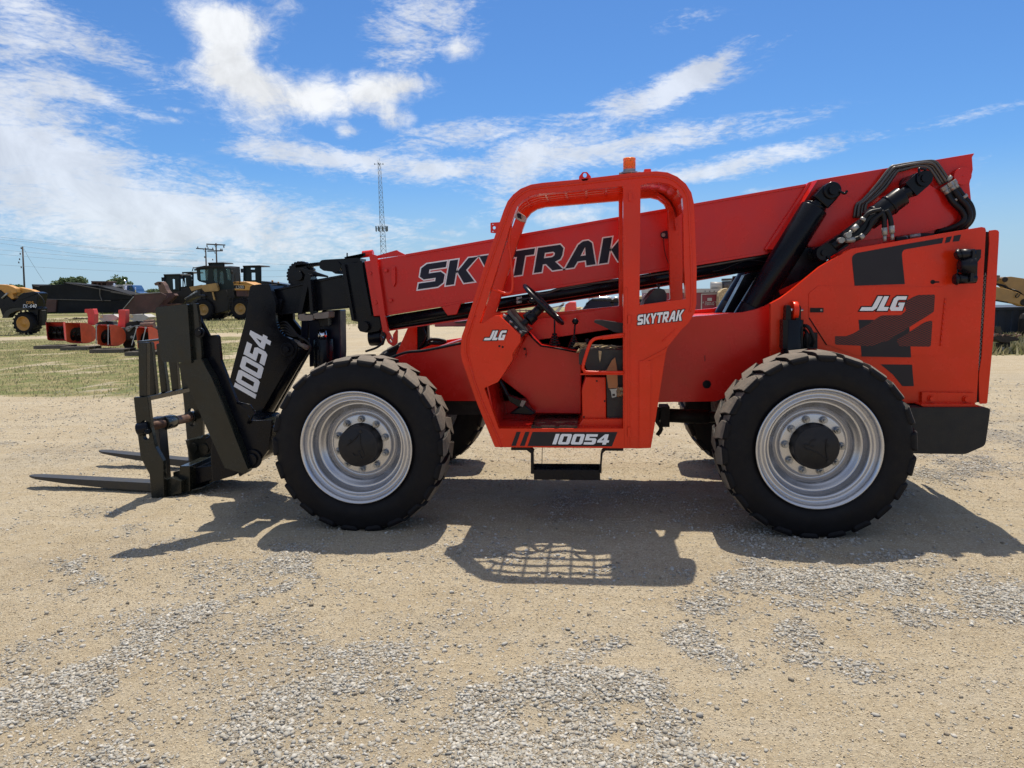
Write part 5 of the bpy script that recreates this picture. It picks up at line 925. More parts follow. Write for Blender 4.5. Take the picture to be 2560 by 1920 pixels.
cyl(k, W('C', 1655, 238, YB-.09), W('C', 1672, 250, YB-.09), .03, n=8); cyl(k, W('C', 1765, 362, YB-.11), W('C', 1778, 378, YB-.11), .027, n=14); cyl(k, W('C', 1705, 384, YB-.11), W('C', 1716, 398, YB-.11), .027, n=14); ff = obj('hose_fitting', k, FIT, TH)
k = MB()
for i in range(4):
    e = ends[i]; o4 = -24*i; yy = YB-.10-.03*(i % 2); tube(k, [e, W('C', 1765+o4, 368+14*i, yy), W('C', 1815+o4*.9, 430+12*i, yy), W('C', 1832+o4*.8, 500+6*i, yy), W('C', 1805+o4*.8, 560, yy), W('C', 1750+o4, 595, yy+.03), W('C', 1670+o4, 615, yy+.08), W('C', 1560, 640+i*3, yy+.12)], .023, n=12, k=6)
for i in range(2): tube(k, [W('C', 1560, 640+8*i, YB-.1), W('C', 1470, 640+8*i, YB-.12), W('C', 1380, 655+10*i, YB-.14), W('C', 1290, 668+8*i, YB-.15)], .014, n=8)
obj('hydraulic_hose', k, HOSE, TH)
k = MB(); cyl(k, W('C', 1462, 640, YB-.14), W('C', 1385, 655, YB-.14), .018, n=10); cyl(k, W('C', 1372, 656, YB-.14), W('C', 1295, 668, YB-.14), .016, n=10); obj('hose_fitting', k, FIT, TH)
# ================================================================== BACKGROUND
def gpt(v, x, y): p = G(v, x, y); return Vector((p.x, p.y, 0))
# ---- trees and bushes
def tree(v, cx, top, bot, wpx, Y, label, n=2600, name='tree', group=None, seed=1, lsz=.22, low=.15):
    r = np.random.default_rng(seed); a = W(v, cx, bot, Y); b = W(v, cx, top, Y); e = W(v, cx+wpx/2, top, Y); hw = (e-b).length; g_ = float(gz(np.array(a.x), np.array(Y))); z1 = b.z-g_; base = Vector((a.x, Y, g_))
    t_ = thing(name, base, label, 'tree' if name == 'tree' else 'bush', group); H_ = z1
    mb = MB(); rs = random.Random(seed); cyl(mb, base, base+Vector((.1, 0, H_*.55)), max(.06, H_*.03), max(.03, H_*.012), n=8)
    cl = []
    for i in range(14):
        an = rs.uniform(0, 2*PI); rr = rs.uniform(.2, .85)*hw; zz = H_*rs.uniform(low+.12, .93)*(1-.25*(rr/hw)**2); e_ = base+Vector((math.cos(an)*rr, math.sin(an)*rr*.8, zz)); cyl(mb, base+Vector((0, 0, H_*rs.uniform(.15, .45))), e_, H_*.012, H_*.003, n=5); cl.append((e_, rs.uniform(.22, .42)*hw))
    obj('trunk', mb, BARK, t_)
    ks = r.integers(0, len(cl), n); C_ = np.array([c[0] for c in cl])[ks]; R_ = np.array([c[1] for c in cl])[ks]; d = r.normal(size=(n, 3)); d /= np.linalg.norm(d, axis=1)[:, None]; P = C_+d*(R_*r.random(n)**.45)[:, None]*np.array([1, 1, .75]); P[:, 2] = np.clip(P[:, 2], g_+.05, None)
    u = r.normal(size=(n, 3)); u /= np.linalg.norm(u, axis=1)[:, None]; w = np.cross(u, r.normal(size=(n, 3))); w /= np.linalg.norm(w, axis=1)[:, None]; s = (lsz*r.uniform(.5, 1.2, n))[:, None]
    co = np.stack([P-u*s, P+w*s*.5, P+u*s, P-w*s*.5], 1).reshape(-1, 3)-np.array(base); o = numesh('crown', co, np.arange(4*n).reshape(-1, 4), LFM); o.parent = t_
    return t_
tree('D', 150, 590, 640, 66, 120, 'bushy green tree behind the long dark steel slabs, left of centre', 3800, seed=3, lsz=.34)
tree('1', 1290, 545, 700, 300, 118, 'sparse feathery tree behind the white and blue truck', 1100, seed=5, lsz=.3, low=.5)
tree('D', 42, 604, 645, 56, 110, 'low green tree behind the yellow machine at the left edge', 2600, seed=8, lsz=.3)
tree('D', 8, 612, 645, 34, 118, 'small tree at the far left edge behind the yellow machine', 1200, seed=9, lsz=.3)
tree('D', 328, 620, 645, 46, 130, 'round dark bush left of the rusty bucket linkage', 2200, name='bush', seed=12, lsz=.3)
tree('D', 104, 622, 645, 40, 115, 'thin scrubby bush above the left end of the steel slabs', 700, name='bush', seed=14, lsz=.25)
tree('D', 258, 622, 646, 50, 122, 'leafy bush behind the white truck, under the feathery tree', 1600, name='bush', seed=15, lsz=.3)
# far tree line
n = 30000; a = rng.uniform(-1.2, -.12, n); d = rng.uniform(480, 560, n); hgt = 1+3.0*fbm(a*60, a*0+3, 1, 3, 2); P = np.stack([np.sin(a)*d, np.cos(a)*d, rng.random(n)*hgt+gz(np.sin(a)*d, np.cos(a)*d)], -1); u = rng.normal(size=(n, 3)); w = rng.normal(size=(n, 3)); u /= np.linalg.norm(u, axis=1)[:, None]; w /= np.linalg.norm(w, axis=1)[:, None]
o = numesh('far_woods', np.stack([P-u*1.5, P+w*1.2, P+u*1.5, P-w*1.2], 1).reshape(-1, 4*3).reshape(-1, 3), np.arange(4*n).reshape(-1, 4), LFM); tag(o, 'low band of distant trees along the horizon', 'woods', kind='stuff')
# ---- weeds by the steel slabs
def weeds(cx, cy, r_, n, h, label, nm='weed_clump'):
    c = G('1', cx, cy); x = rng.normal(c.x, r_, n); y = rng.normal(c.y, r_*.5, n); hh = rng.uniform(.4, 1, n)*h; a = rng.uniform(0, PI, n); w = hh*.09; lx, ly = rng.normal(0, .3, n)*hh, rng.normal(0, .3, n)*hh; z = 0*x-.01
    co = np.stack([np.stack([x-np.cos(a)*w, y-np.sin(a)*w, z], -1), np.stack([x+np.cos(a)*w, y+np.sin(a)*w, z], -1), np.stack([x+lx, y+ly, z+hh], -1)], 1).reshape(-1, 3); o = numesh(nm, co, np.arange(3*n).reshape(-1, 3), GRN); tag(o, label, 'weeds'); return o
weeds(780, 948, 1.9, 1500, 1.3, 'bright green weeds against the middle of the dark steel slabs')
weeds(1230, 950, 1.0, 800, .8, 'green weeds by the rusty bucket, behind the second red chute')
# ---- dark steel slabs (trench plates) in a long stack
YT = 82
sl_ = thing('steel_slab_stack', gpt('1', 800, 950), 'long dark stack of rusty steel slabs sagging to the right, behind the red blowers', 'scrap steel')
def slab(pts, d, nm='slab'):
    k = pl('1', pts, YT, YT+d); return obj(nm, k, TARP, sl_, bevel=.04)
slab([(335, 640), (420, 655), (680, 640), (1040, 655), (1130, 690), (1400, 765), (1410, 800), (1180, 812), (420, 795), (350, 720)], 3)
slab([(420, 797), (1180, 814), (1400, 806), (1395, 945), (800, 945), (420, 950), (440, 880)], 2.7)
slab([(660, 622), (700, 622), (1100, 670), (1400, 750), (1400, 765), (1130, 690), (1040, 655), (680, 640)], 2.5)
k = pl('1', [(430, 800), (600, 805), (590, 935), (430, 945)], YT-.25, YT-.02); obj('rusty_end_panel', k, RUST, sl_, bevel=.03)
k = MB()
for x, y, x2, y2 in ((425, 797, 1180, 815), (700, 625, 1390, 752), (1180, 722, 1400, 760), (350, 655, 420, 668)): obox(k, W('1', x, y, YT-.1), W('1', x2, y2, YT-.1), .10, .10)
tube(k, [W('1', 1062, 690, YT-.3), W('1', 1065, 760, YT-.3), W('1', 1090, 822, YT-.3)], .07)
obj('edge_angle', k, PIPE, sl_)
# ---- machines behind: old cab and semi truck
Y = 96
t_ = thing('old_machine', gpt('1', 1060, 940), 'old brown machine cab showing over the steel slabs', 'machine')
k = pl('1', [(972, 612, 6), (1140, 612, 6), (1146, 622), (1148, 680), (1000, 690), (968, 660)], Y, Y+1.6, holes=[[(988, 626), (1030, 626), (1028, 668), (992, 664)], [(1040, 628), (1072, 628), (1072, 672), (1038, 670)], [(1084, 630), (1128, 630), (1130, 676), (1084, 674)]]); obj('cab', k, RUST, t_, bevel=.03)
k = pl('1', [(966, 606), (1144, 608), (1148, 618), (970, 616)], Y-.2, Y+1.8); obj('roof', k, RUST, t_); k = pl('1', [(900, 680), (1250, 680), (1250, 930), (900, 930)], Y, Y+2); obj('body', k, DRK, t_)
Y = 92; t_ = thing('semi_truck', gpt('1', 1350, 940), 'blue and white semi truck with chrome stack behind the steel slabs', 'truck')
k = pl('1', [(1350, 650, 6), (1405, 650, 8), (1430, 690), (1440, 720), (1490, 735, 6), (1496, 760), (1496, 900), (1340, 900)], Y, Y+2.2, holes=[[(1366, 664), (1398, 664), (1416, 706), (1368, 706)]]); cb = obj('cab', k, BLUET, t_, bevel=.05)
k = pl('1', [(1366, 664), (1398, 664), (1416, 706), (1368, 706)], Y+.1, Y+.2); obj('window', k, GLS, cb)
k = pl('1', [(1190, 648, 8), (1310, 645, 8), (1318, 740), (1330, 900), (1180, 900)], Y+.1, Y+2.1); obj('sleeper', k, OFFW, t_, bevel=.05)
k = MB(); cyl(k, W('1', 1340, 900, Y-.1), W('1', 1340, 655, Y-.1), .20, n=14); tube(k, [W('1', 1340, 660, Y-.1), W('1', 1338, 615, Y-.1), W('1', 1320, 598, Y-.1)], .10); cyl(k, W('1', 1215, 900, Y-.2), W('1', 1215, 630, Y-.2), .12, n=12); obj('exhaust_stack', k, CHR, t_)
k = MB()
for i in range(5): box(k, *[q for q in (W('1', 1232+15*i, 700, Y).x, W('1', 1240+15*i, 700, Y).x)], Y-.0, Y+.1, W('1', 1200, 705, Y).z, W('1', 1200, 668, Y).z)
obj('vent', k, DRK, t_)
k = MB(); cyl(k, W('1', 1442, 735, Y-.2), W('1', 1440, 672, Y-.2), .08); obj('mirror_arm', k, CHR, t_)
for x in (1250, 1470): k = MB(); c = W('1', x, 905, Y-.1); c.z = .5; cyl(k, c, c+Vector((0, .4, 0)), .52, n=24); obj('wheel', k, TYR, t_)
# ---- generic wheel for background machines
def bwheel(parent, c, R_, w, rim, rimr=.5, lug=18):
    k = MB(); prof = [(0.03*w, rimr*R_), (0, rimr*R_*1.15), (-.02*w, .8*R_), (.06*w, .93*R_), (.2*w, .97*R_), (.8*w, .97*R_), (.94*w, .93*R_), (w, .7*R_), (w, rimr*R_)]; lathe(k, prof, c=c, n=40)
    for i in range(lug):
        for s in (0, 1):
            a = 2*PI*(i+.5*s)/lug; y0 = (.0 if not s else .52)*w; mid_ = c+Vector((math.cos(a)*R_*.95, y0+.24*w, math.sin(a)*R_*.95)); rad = Vector((math.cos(a), 0, math.sin(a))); tg = Vector((-math.sin(a), 0, math.cos(a)))
            obox(k, mid_-Vector((0, .25*w, 0))-tg*.06*R_, mid_+Vector((0, .25*w, 0))+tg*.06*R_, R_*.14, R_*.10, up=rad)
    wh = obj('wheel', k, TYR, parent); k = MB(); lathe(k, [(.08*w, rimr*R_), (.0, rimr*R_*1.02), (.01*w, rimr*R_*.93), (.25*w, rimr*R_*.85), (.3*w, rimr*R_*.6), (.2*w, rimr*R_*.45), (.18*w, rimr*R_*.25), (.1*w, rimr*R_*.22), (.1*w, 0)], c=c, n=32); obj('rim', k, rim, wh); return wh
# ---- yellow wheel loader with rusty bucket
Y = 50; wl = thing('wheel_loader', gpt('D', 470, 690), 'large yellow wheel loader with glass cab and rusty bucket', 'wheel loader')
c = W('2', 540, 888, Y); c.z = max(c.z, 0); R_ = (W('2', 540, 770, Y)-W('2', 540, 888, Y)).length; c.z = R_*.98; bwheel(wl, c, R_, .65, YEL, .50)
c2 = W('2', 935, 888, Y); c2.z = R_*.98; bwheel(wl, c2, R_, .65, YEL, .50)
for cc_ in (c, c2): bwheel(wl, cc_+Vector((0, 2.0, 0)), R_, .65, YEL, .5)
k = pl('2', [(700, 700), (860, 690), (880, 770), (870, 900), (780, 925), (640, 960), (620, 820), (560, 790), (560, 740)], Y+.3, Y+2.0); obj('frame', k, DRK, wl, bevel=.03)
k = pl('2', [(472, 470, 8), (520, 452), (630, 448, 6), (780, 455, 8), (796, 480), (800, 560), (850, 610), (870, 690), (690, 700), (610, 640), (500, 610), (482, 590)], Y+.5, Y+.62, holes=[[(505, 488), (600, 480), (590, 600), (512, 598)], [(648, 478), (690, 478), (700, 640), (652, 610)], [(712, 500), (755, 500), (768, 640), (715, 640)]])
cb = obj('cab', k, DGRN, wl, bevel=.02)
k = pl('2', [(500, 484), (604, 476), (596, 604), (508, 602)], Y+.57, Y+.59); pl('2', [(645, 475), (760, 480), (770, 640), (650, 615)], Y+.57, Y+.59, mb=k); obj('window', k, GLS, cb)
k = pl('2', [(455, 462, 6), (560, 442), (770, 452, 6), (772, 464), (600, 460), (470, 478)], Y+.3, Y+2.3); obj('roof', k, DRK, cb, bevel=.03)
k = pl('2', [(775, 462), (835, 464), (852, 600), (862, 640), (800, 610)], Y+.2, Y+.25, holes=[[(785, 472), (828, 474), (840, 600), (800, 596)]]); dd = obj('door', k, DGRN, cb); k = pl('2', [(783, 470), (830, 472), (842, 602), (798, 598)], Y+.26, Y+.27); obj('pane', k, GLS, dd)
k = MB(); cyl(k, W('2', 850, 495, Y), W('2', 850, 530, Y), .09, n=10); tube(k, [W('2', 480, 470, Y), W('2', 440, 465, Y), W('2', 428, 500, Y)], .04, curved=False); cyl(k, W('2', 460, 478, Y), W('2', 462, 496, Y), .09, n=8); obj('mirror', k, DRK, cb)
k = pl('2', [(530, 650, 6), (680, 628, 6), (700, 690), (700, 712), (560, 722), (530, 690)], Y+.1, Y+.4); obj('front_tower', k, YEL, wl, bevel=.02)
k = pl('2', [(636, 725), (650, 722), (670, 810), (655, 805)], Y+.1, Y+.2); obj('fender_bracket', k, YEL, wl)
k = pl('2', [(355, 800, 20), (400, 765, 30), (480, 750, 20), (560, 760, 20), (560, 775), (480, 770), (400, 800), (365, 830)], Y-.1, Y+.7); obj('mudguard', k, DRK, wl, bevel=.02)
k = pl('2', [(210, 830), (250, 760, 20), (310, 700, 20), (400, 665), (520, 650), (540, 690), (430, 720), (370, 800), (330, 850), (215, 850)], Y+.5, Y+.75); ar = obj('lift_arm', k, DRK, wl, bevel=.02)
k = pl('2', [(395, 670), (530, 645), (545, 680), (420, 715)], Y+.42, Y+.49); obj('lift_arm_plate', k, YEL, ar); k = MB(); cyl(k, W('2', 350, 800, Y+.2), W('2', 480, 715, Y+.2), .08, n=10); cyl(k, W('2', 430, 770, Y+.3), W('2', 480, 705, Y+.3), .05, n=8); obj('hydraulic_cylinder', k, FIT, ar)
k = MB(); cyl(k, W('2', 790, 700, Y), W('2', 810, 780, Y), .03, n=6)
for i in range(4): box(k, W('2', 800, 800, Y).x, W('2', 860, 800, Y).x, Y, Y+.3, W('2', 800, 790+40*i, Y).z, W('2', 800, 782+40*i, Y).z)
cyl(k, W('2', 800, 780, Y), W('2', 815, 930, Y), .03, n=6); cyl(k, W('2', 855, 780, Y), W('2', 862, 930, Y), .03, n=6); obj('ladder', k, DRK, wl)
k = MB(); tube(k, [W('2', 882, 640, Y), W('2', 880, 530, Y), W('2', 930, 532, Y), W('2', 934, 640, Y)], .03, curved=False, n=6); obj('handrail', k, DRK, wl)
k = pl('2', [(862, 618, 6), (930, 610), (1000, 614), (1100, 650), (1160, 660), (1160, 690), (1030, 705), (880, 705)], Y+.3, Y+2.0); hd = obj('engine_hood', k, YELO, wl, bevel=.04); k = pl('2', [(872, 650), (985, 655), (985, 690), (872, 682)], Y+.27, Y+.299); obj('dark_decal', k, BLK, hd)
p = W('2', 935, 686, Y+.26); ftext(hd, 'L500', (p.x, p.y, p.z), .34, OFFW)
k = pl('2', [(895, 705), (1010, 700), (1010, 770), (900, 770)], Y+.4, Y+1.9); obj('engine', k, RUST, wl)
# bucket
k = MB(); Q = [('1', 1300, 905), ('1', 1425, 762), ('1', 1440, 745), ('1', 1705, 726), ('1', 1768, 756), ('1', 1770, 775), ('1', 1700, 860), ('1', 1640, 940), ('1', 1430, 965), ('1', 1330, 950)]; plate(k, [mixpx(Q, Y-1.2)], Y-1.2, Y-1.12); bk_ = obj('bucket', k, RUST, wl, bevel=.02)
k = MB(); plate(k, [mixpx(Q, Y-1.2)], Y+1.8, Y+1.9); obj('bucket_side', k, RUST, bk_)
k = MB(); a = W(*Q[0], Y-1.2); b = W(*Q[9], Y-1.2); b7 = W(*Q[7], Y-1.2); k.add([a, b, b7, a+Vector((0, 3, 0)), b+Vector((0, 3, 0)), b7+Vector((0, 3, 0))], [(0, 1, 4, 3), (1, 2, 5, 4)]); obj('bucket_floor', k, RUST, bk_)
k = MB(); obox(k, W('1', 1310, 905, Y-1.25), W('1', 1420, 775, Y-1.25), .06, .05); obox(k, W('1', 1440, 745, Y-1.25), W('1', 1700, 726, Y-1.25), .06, .08); obj('bucket_edge', k, FIT, bk_)
k = pl('2', [(60, 850), (230, 740), (250, 760), (160, 850), (200, 850), (300, 850), (180, 870)], Y-.3, Y+.2); obj('bucket_link', k, RUST, wl, bevel=.02)
# ---- rough terrain machines behind, each a roll-over cab
def rops(pts, holes, Y, label, low=None, mirror=None):
    t_ = thing('rough_terrain_forklift', Vector((W('2', pts[0][0]+40, 700, Y).x, Y, 0)), label, 'forklift', 'dark cabbed forklifts parked behind the wheel loader')
    k = pl('2', pts, Y, Y+.10, holes=holes); cb = obj('cab', k, DGRN, t_, bevel=.03)
    xs = [p[0] for p in pts]; ys = [p[1] for p in pts]; x0, x1, y0 = min(xs), max(xs), min(ys); k = pl('2', [(x0-6, y0-4), (x1-12, y0-8), (x1+4, y0+6), (x0-4, y0+10)], Y-.15, Y+1.7); obj('roof', k, DRK, cb, bevel=.03)
    for x in (x0+8, x1-8): k = MB(); cyl(k, W('2', x, y0+8, Y-.1), W('2', x, max(ys), Y-.1), .05, n=8); obj('pillar', k, BLK, cb)
    k = MB(); a = W('2', x0-14, y0+50, Y); box(k, a.x-.1, a.x+.12, Y, Y+.06, a.z-.18, a.z+.18); obj('mirror', k, BLK, cb)
    k = MB(); a = W('2', x0-40, max(ys)-5, Y+.1); b = W('2', x1+40, 0, Y+.1); box(k, a.x, b.x, Y+.1, Y+1.9, .6, a.z); bd = obj('body', k, DRK, t_, bevel=.05)
    for x in (a.x+.7, b.x-.7): bwheel(t_, Vector((x, Y-.1, .62)), .62, .4, YEL, .5, lug=14)
rops([(125, 538), (302, 548), (306, 700), (160, 712), (150, 690)], [[(216, 585), (240, 588), (244, 690), (222, 694)]], 57, 'dark cabbed forklift left of the wheel loader, leftmost of the group')
rops([(322, 540), (428, 514), (440, 530), (440, 660), (350, 672)], [[(345, 575), (356, 573), (362, 660), (352, 662)], [(408, 545), (424, 543), (424, 555), (410, 556)], [(420, 585), (436, 584), (436, 600), (420, 600)]], 60, 'dark cabbed forklift just left of the loader cab, with tilted roof')
rops([(968, 446), (1160, 446), (1162, 640), (1100, 650), (1060, 640), (980, 606)], [[(1048, 466), (1092, 468), (1092, 484), (1048, 484)], [(1056, 518), (1096, 518), (1098, 596), (1058, 596)]], 56, 'tall dark cabbed forklift right of the loader hood')
rops([(598, 418), (768, 414), (770, 460), (600, 460)], [], 62, 'dark flat cab roof showing just above the loader cab')
t_ = thing('spare_bucket_linkage', gpt('2', 100, 960), 'rusty hooked quick-coupler standing left of the forklifts', 'coupler'); k = pl('2', [(20, 632, 8), (60, 612, 10), (100, 612, 10), (130, 650, 10), (150, 700), (180, 740), (170, 960), (90, 960), (95, 740), (70, 680), (60, 650), (35, 655, 6)], 54, 54.6, holes=[hole('2', 82, 635, 12, 12)]); obj('hook_frame', k, RUSTB, t_, bevel=.03)
t_ = thing('parked_forklift', gpt('2', 1250, 960), 'low machine with grey hood and orange beacons right of the tall cab', 'machine'); k = pl('2', [(1160, 605), (1300, 622), (1420, 640), (1560, 660), (1560, 900), (1160, 900)], 58, 60); bd = obj('hood', k, GRY, t_, bevel=.05)
k = MB(); cyl(k, W('2', 1280, 618, 58.5), W('2', 1280, 598, 58.5), .09, n=10); cyl(k, W('2', 1344, 630, 58.5), W('2', 1344, 614, 58.5), .08, n=10); obj('beacon', k, YELO, bd)
# ---- rear of a yellow telehandler at the left edge
Y = 31.5; tl = thing('yellow_telehandler', gpt('1', 200, 1172), 'black and yellow telehandler cut off by the left edge of the photo', 'telehandler')
R_ = (W('1', 245, 930, Y)-W('1', 245, 1172, Y)).length/2; c = W('1', 228, 1050, Y-.4); c.z = R_*.98; bwheel(tl, Vector((c.x, Y-.3, c.z)), R_, .42, YELO, .62, lug=16)
bwheel(tl, Vector((c.x-1.0, Y+1.2, c.z)), R_, .42, YELO, .62, lug=16); bwheel(tl, Vector((c.x-2.9, Y-.3, c.z)), R_, .42, YELO, .62, lug=16)
k = pl('1', [(-700, 900), (0, 900), (30, 990), (60, 920, 30), (160, 890, 20), (270, 900, 14), (378, 1000), (400, 1030), (405, 900), (385, 880), (410, 735, 10), (360, 720), (240, 735), (150, 830), (0, 700), (-700, 700)], Y, Y+.7); bd = obj('body', k, BLK, tl, bevel=.03)
k = pl('1', [(20, 1000), (60, 920, 30), (150, 890, 24), (260, 890, 20), (278, 915), (180, 920, 20), (110, 950, 20), (75, 1000)], Y-.42, Y-.01); obj('mudguard', k, GRY, tl, bevel=.02)
k = pl('1', [(-300, 640), (0, 642, 6), (90, 650, 10), (165, 680, 16), (175, 735), (130, 740), (150, 790), (70, 830), (0, 800), (-300, 800)], Y+.05, Y+.4); obj('boom', k, YELO, tl, bevel=.04)
k = pl('1', [(150, 680, 8), (200, 672), (330, 700), (400, 728), (380, 740), (250, 735), (180, 740), (100, 800), (80, 780)], Y+.42, Y+.8); obj('engine_cover', k, YELO, tl, bevel=.04)
k = MB(); cyl(k, W('1', 20, 790, Y-.05), W('1', 80, 735, Y-.05), .05, n=10); obj('hydraulic_cylinder', k, FIT, tl)
k = pl('1', [(368, 900), (450, 920, 6), (450, 1080, 6), (385, 1080), (378, 1000)], Y+.1, Y+.4); obj('rear_box', k, DRK, tl, bevel=.03)
k = MB(); tube(k, [W('1', 408, 745, Y), W('1', 450, 790, Y), W('1', 470, 850, Y), W('1', 440, 900, Y), W('1', 395, 900, Y)], .028, n=8); tube(k, [W('1', 405, 740, Y), W('1', 412, 800, Y), W('1', 392, 870, Y)], .02, n=8); obj('hose', k, HOSE, tl)
p = W('1', 313, 890, Y-.02); ftext(tl, 'DL-640', (p.x, p.y, p.z), .27, WHT, sh=.3); p = W('1', 322, 848, Y-.02); ftext(tl, 'GEHL', (p.x, p.y, p.z), .20, YELO)
k = MB(); p = W('1', 0, 620, Y); box(k, p.x-2.6, p.x-1.2, Y+.1, Y+1.0, 1.2, 2.4); obj('cab', k, DGRN, tl, bevel=.04)
# ---- red snow blowers on pallets
FR = ORA
def blower(xl, xm, xr, yt, yb, Y, label, chute=None, straps=(), m1=FARM, m2=ORA, auger=True, grp='red snow blower heads on pallets'):
    """opening between xl and xm, round side plate between xm and xr (view 1)"""
    t_ = thing('snow_blower_head', Vector((W('1', (xl+xr)/2, yb, Y).x, Y, 0)), label, 'snow blower', grp)
    A = W('1', xm, yt, Y); zb_ = max(.10, W('1', xm, yb, Y).z); zt2 = A.z; Lp = W('1', xl, yt, Y+.35); Rp = W('1', xr, yt, Y+.45)
    a = Vector((Lp.x-A.x, .45, 0)); b = Vector((Rp.x-A.x, .55, 0))   # a: along the opening, b: along the side plate
    H_ = zt2-zb_
    prof = [(0, zb_+.04), (.03, zt2), (.35, zt2-.01*H_), (.62, zt2-.08*H_), (.85, zt2-.22*H_), (.97, zt2-.42*H_), (1.0, zt2-.60*H_), (.94, zt2-.78*H_), (.78, zt2-.92*H_), (.5, zb_), (.2, zb_-.01)]
    def P(u, v, z): return (A.x+a.x*v+b.x*u, A.y+a.y*v+b.y*u, z)
    n = len(prof)
    for v0, v1 in ((0, .025), (.975, 1.0)):
        k = MB(); vs = [P(u, v0, z) for u, z in prof]+[P(u, v1, z) for u, z in prof]; k.add(vs, [tuple(range(n)), tuple(range(2*n-1, n-1, -1))]+[(i, (i+1) % n, (i+1) % n+n, i+n) for i in range(n)]); obj('side_plate', k, m2, t_)
    k = MB(); sh = prof[1:]; 
    vs = [P(u, .02, z) for u, z in sh]+[P(u, .98, z) for u, z in sh]+[P(u*.96, .02, z-.01) for u, z in sh]+[P(u*.96, .98, z-.01) for u, z in sh]; m = len(sh)
    k.add(vs, [(i, i+1, i+1+m, i+m) for i in range(m-1)]+[(2*m+i, 3*m+i, 3*m+i+1, 2*m+i+1) for i in range(m-1)], True); obj('housing', k, m1, t_)
    k = MB(); z = zb_+H_*.40; cyl(k, P(.35, .02, z), P(.35, .98, z), .05, n=10); w0 = None; vs = []
    for i in range(73):
        u = i/72; an = u*6*PI
        vs += [Vector(P(.35+.26*math.cos(an), .04+.92*u, z+H_*.33*math.sin(an))), Vector(P(.35+.10*math.cos(an), .04+.92*u, z+H_*.12*math.sin(an)))]
    k.add(vs, [(2*i, 2*i+1, 2*i+3, 2*i+2) for i in range(72)]); k.add([P(.55, .03, zb_+.04), P(.55, .97, zb_+.04), P(.55, .97, zb_+H_*.74), P(.55, .03, zb_+H_*.74)], [(0, 1, 2, 3)])
    obj('auger', k, DRK, t_)
    if chute:
        k = pl('1', chute, Y+.5, Y+.72); obj('chute', k, FARM, t_, bevel=.015)
    for (x0, y0, x1, y1) in straps:
        k = MB(); obox(k, W('1', x0, y0, Y-.02), W('1', x1, y1, Y-.12), .028, .01, up=(0, 1, 0)); box(k, *(lambda q: (q.x-.03, q.x+.03, q.y-.02, q.y+.02, q.z-.02, q.z+.03))(W('1', x0, y0, Y-.02))); obj('strap', k, OFFW, t_)
    return t_
blower(462, 672, 700, 1042, 1240, 20.5, 'leftmost red snow blower head with a black scoop opening', m2=FARM)
blower(665, 850, 1000, 1052, 1268, 19.6, 'second red blower head from the left, closed side and a tall curved chute', chute=[(900, 905, 6), (990, 903, 6), (1006, 960), (1004, 1075), (930, 1075), (936, 1000), (925, 950), (900, 940)])
blower(996, 1165, 1312, 1075, 1298, 18.2, 'red-orange blower head tied with two white straps, round side plate', straps=((1026, 1075, 1022, 1278), (1150, 1080, 1150, 1285)), chute=[(1258, 912, 6), (1335, 914, 6), (1336, 1000), (1328, 1100), (1250, 1096), (1262, 1000)])
blower(1424, 1572, 1690, 1100, 1340, 16.8, 'rightmost orange blower head with two slanting white straps, partly behind the black fork carriage', straps=((1455, 1100, 1400, 1290), (1550, 1105, 1510, 1280)))
for (xa, xb, y0, y1, Yp, lb) in ((372, 700, 1252, 1278, 20.1, 'dark wooden pallet under the leftmost blower'), (655, 960, 1262, 1300, 19.2, 'grey wooden pallet under the second blower'), (968, 1330, 1288, 1330, 17.8, 'worn wooden pallet under the strapped blower'), (1340, 1640, 1305, 1345, 16.5, 'wooden pallet under the rightmost orange blower')):
    a = W('1', xa, y1, Yp); b = W('1', xb, y1, Yp); t_ = thing('pallet', Vector((a.lerp(b, .5).x, Yp, 0)), lb, 'pallet', 'pallets under the red blowers')
    k = MB()
    for i in range(5): y = Yp-.1+i*.15; box(k, a.x, b.x, y, y+.11, .105, .125)
    obj('deck_board', k, WOODG, t_)
    for y in (Yp-.1, Yp+.2, Yp+.55): k = MB(); box(k, a.x, b.x, y, y+.05, .0, .105); obj('stringer', k, WOODG, t_)
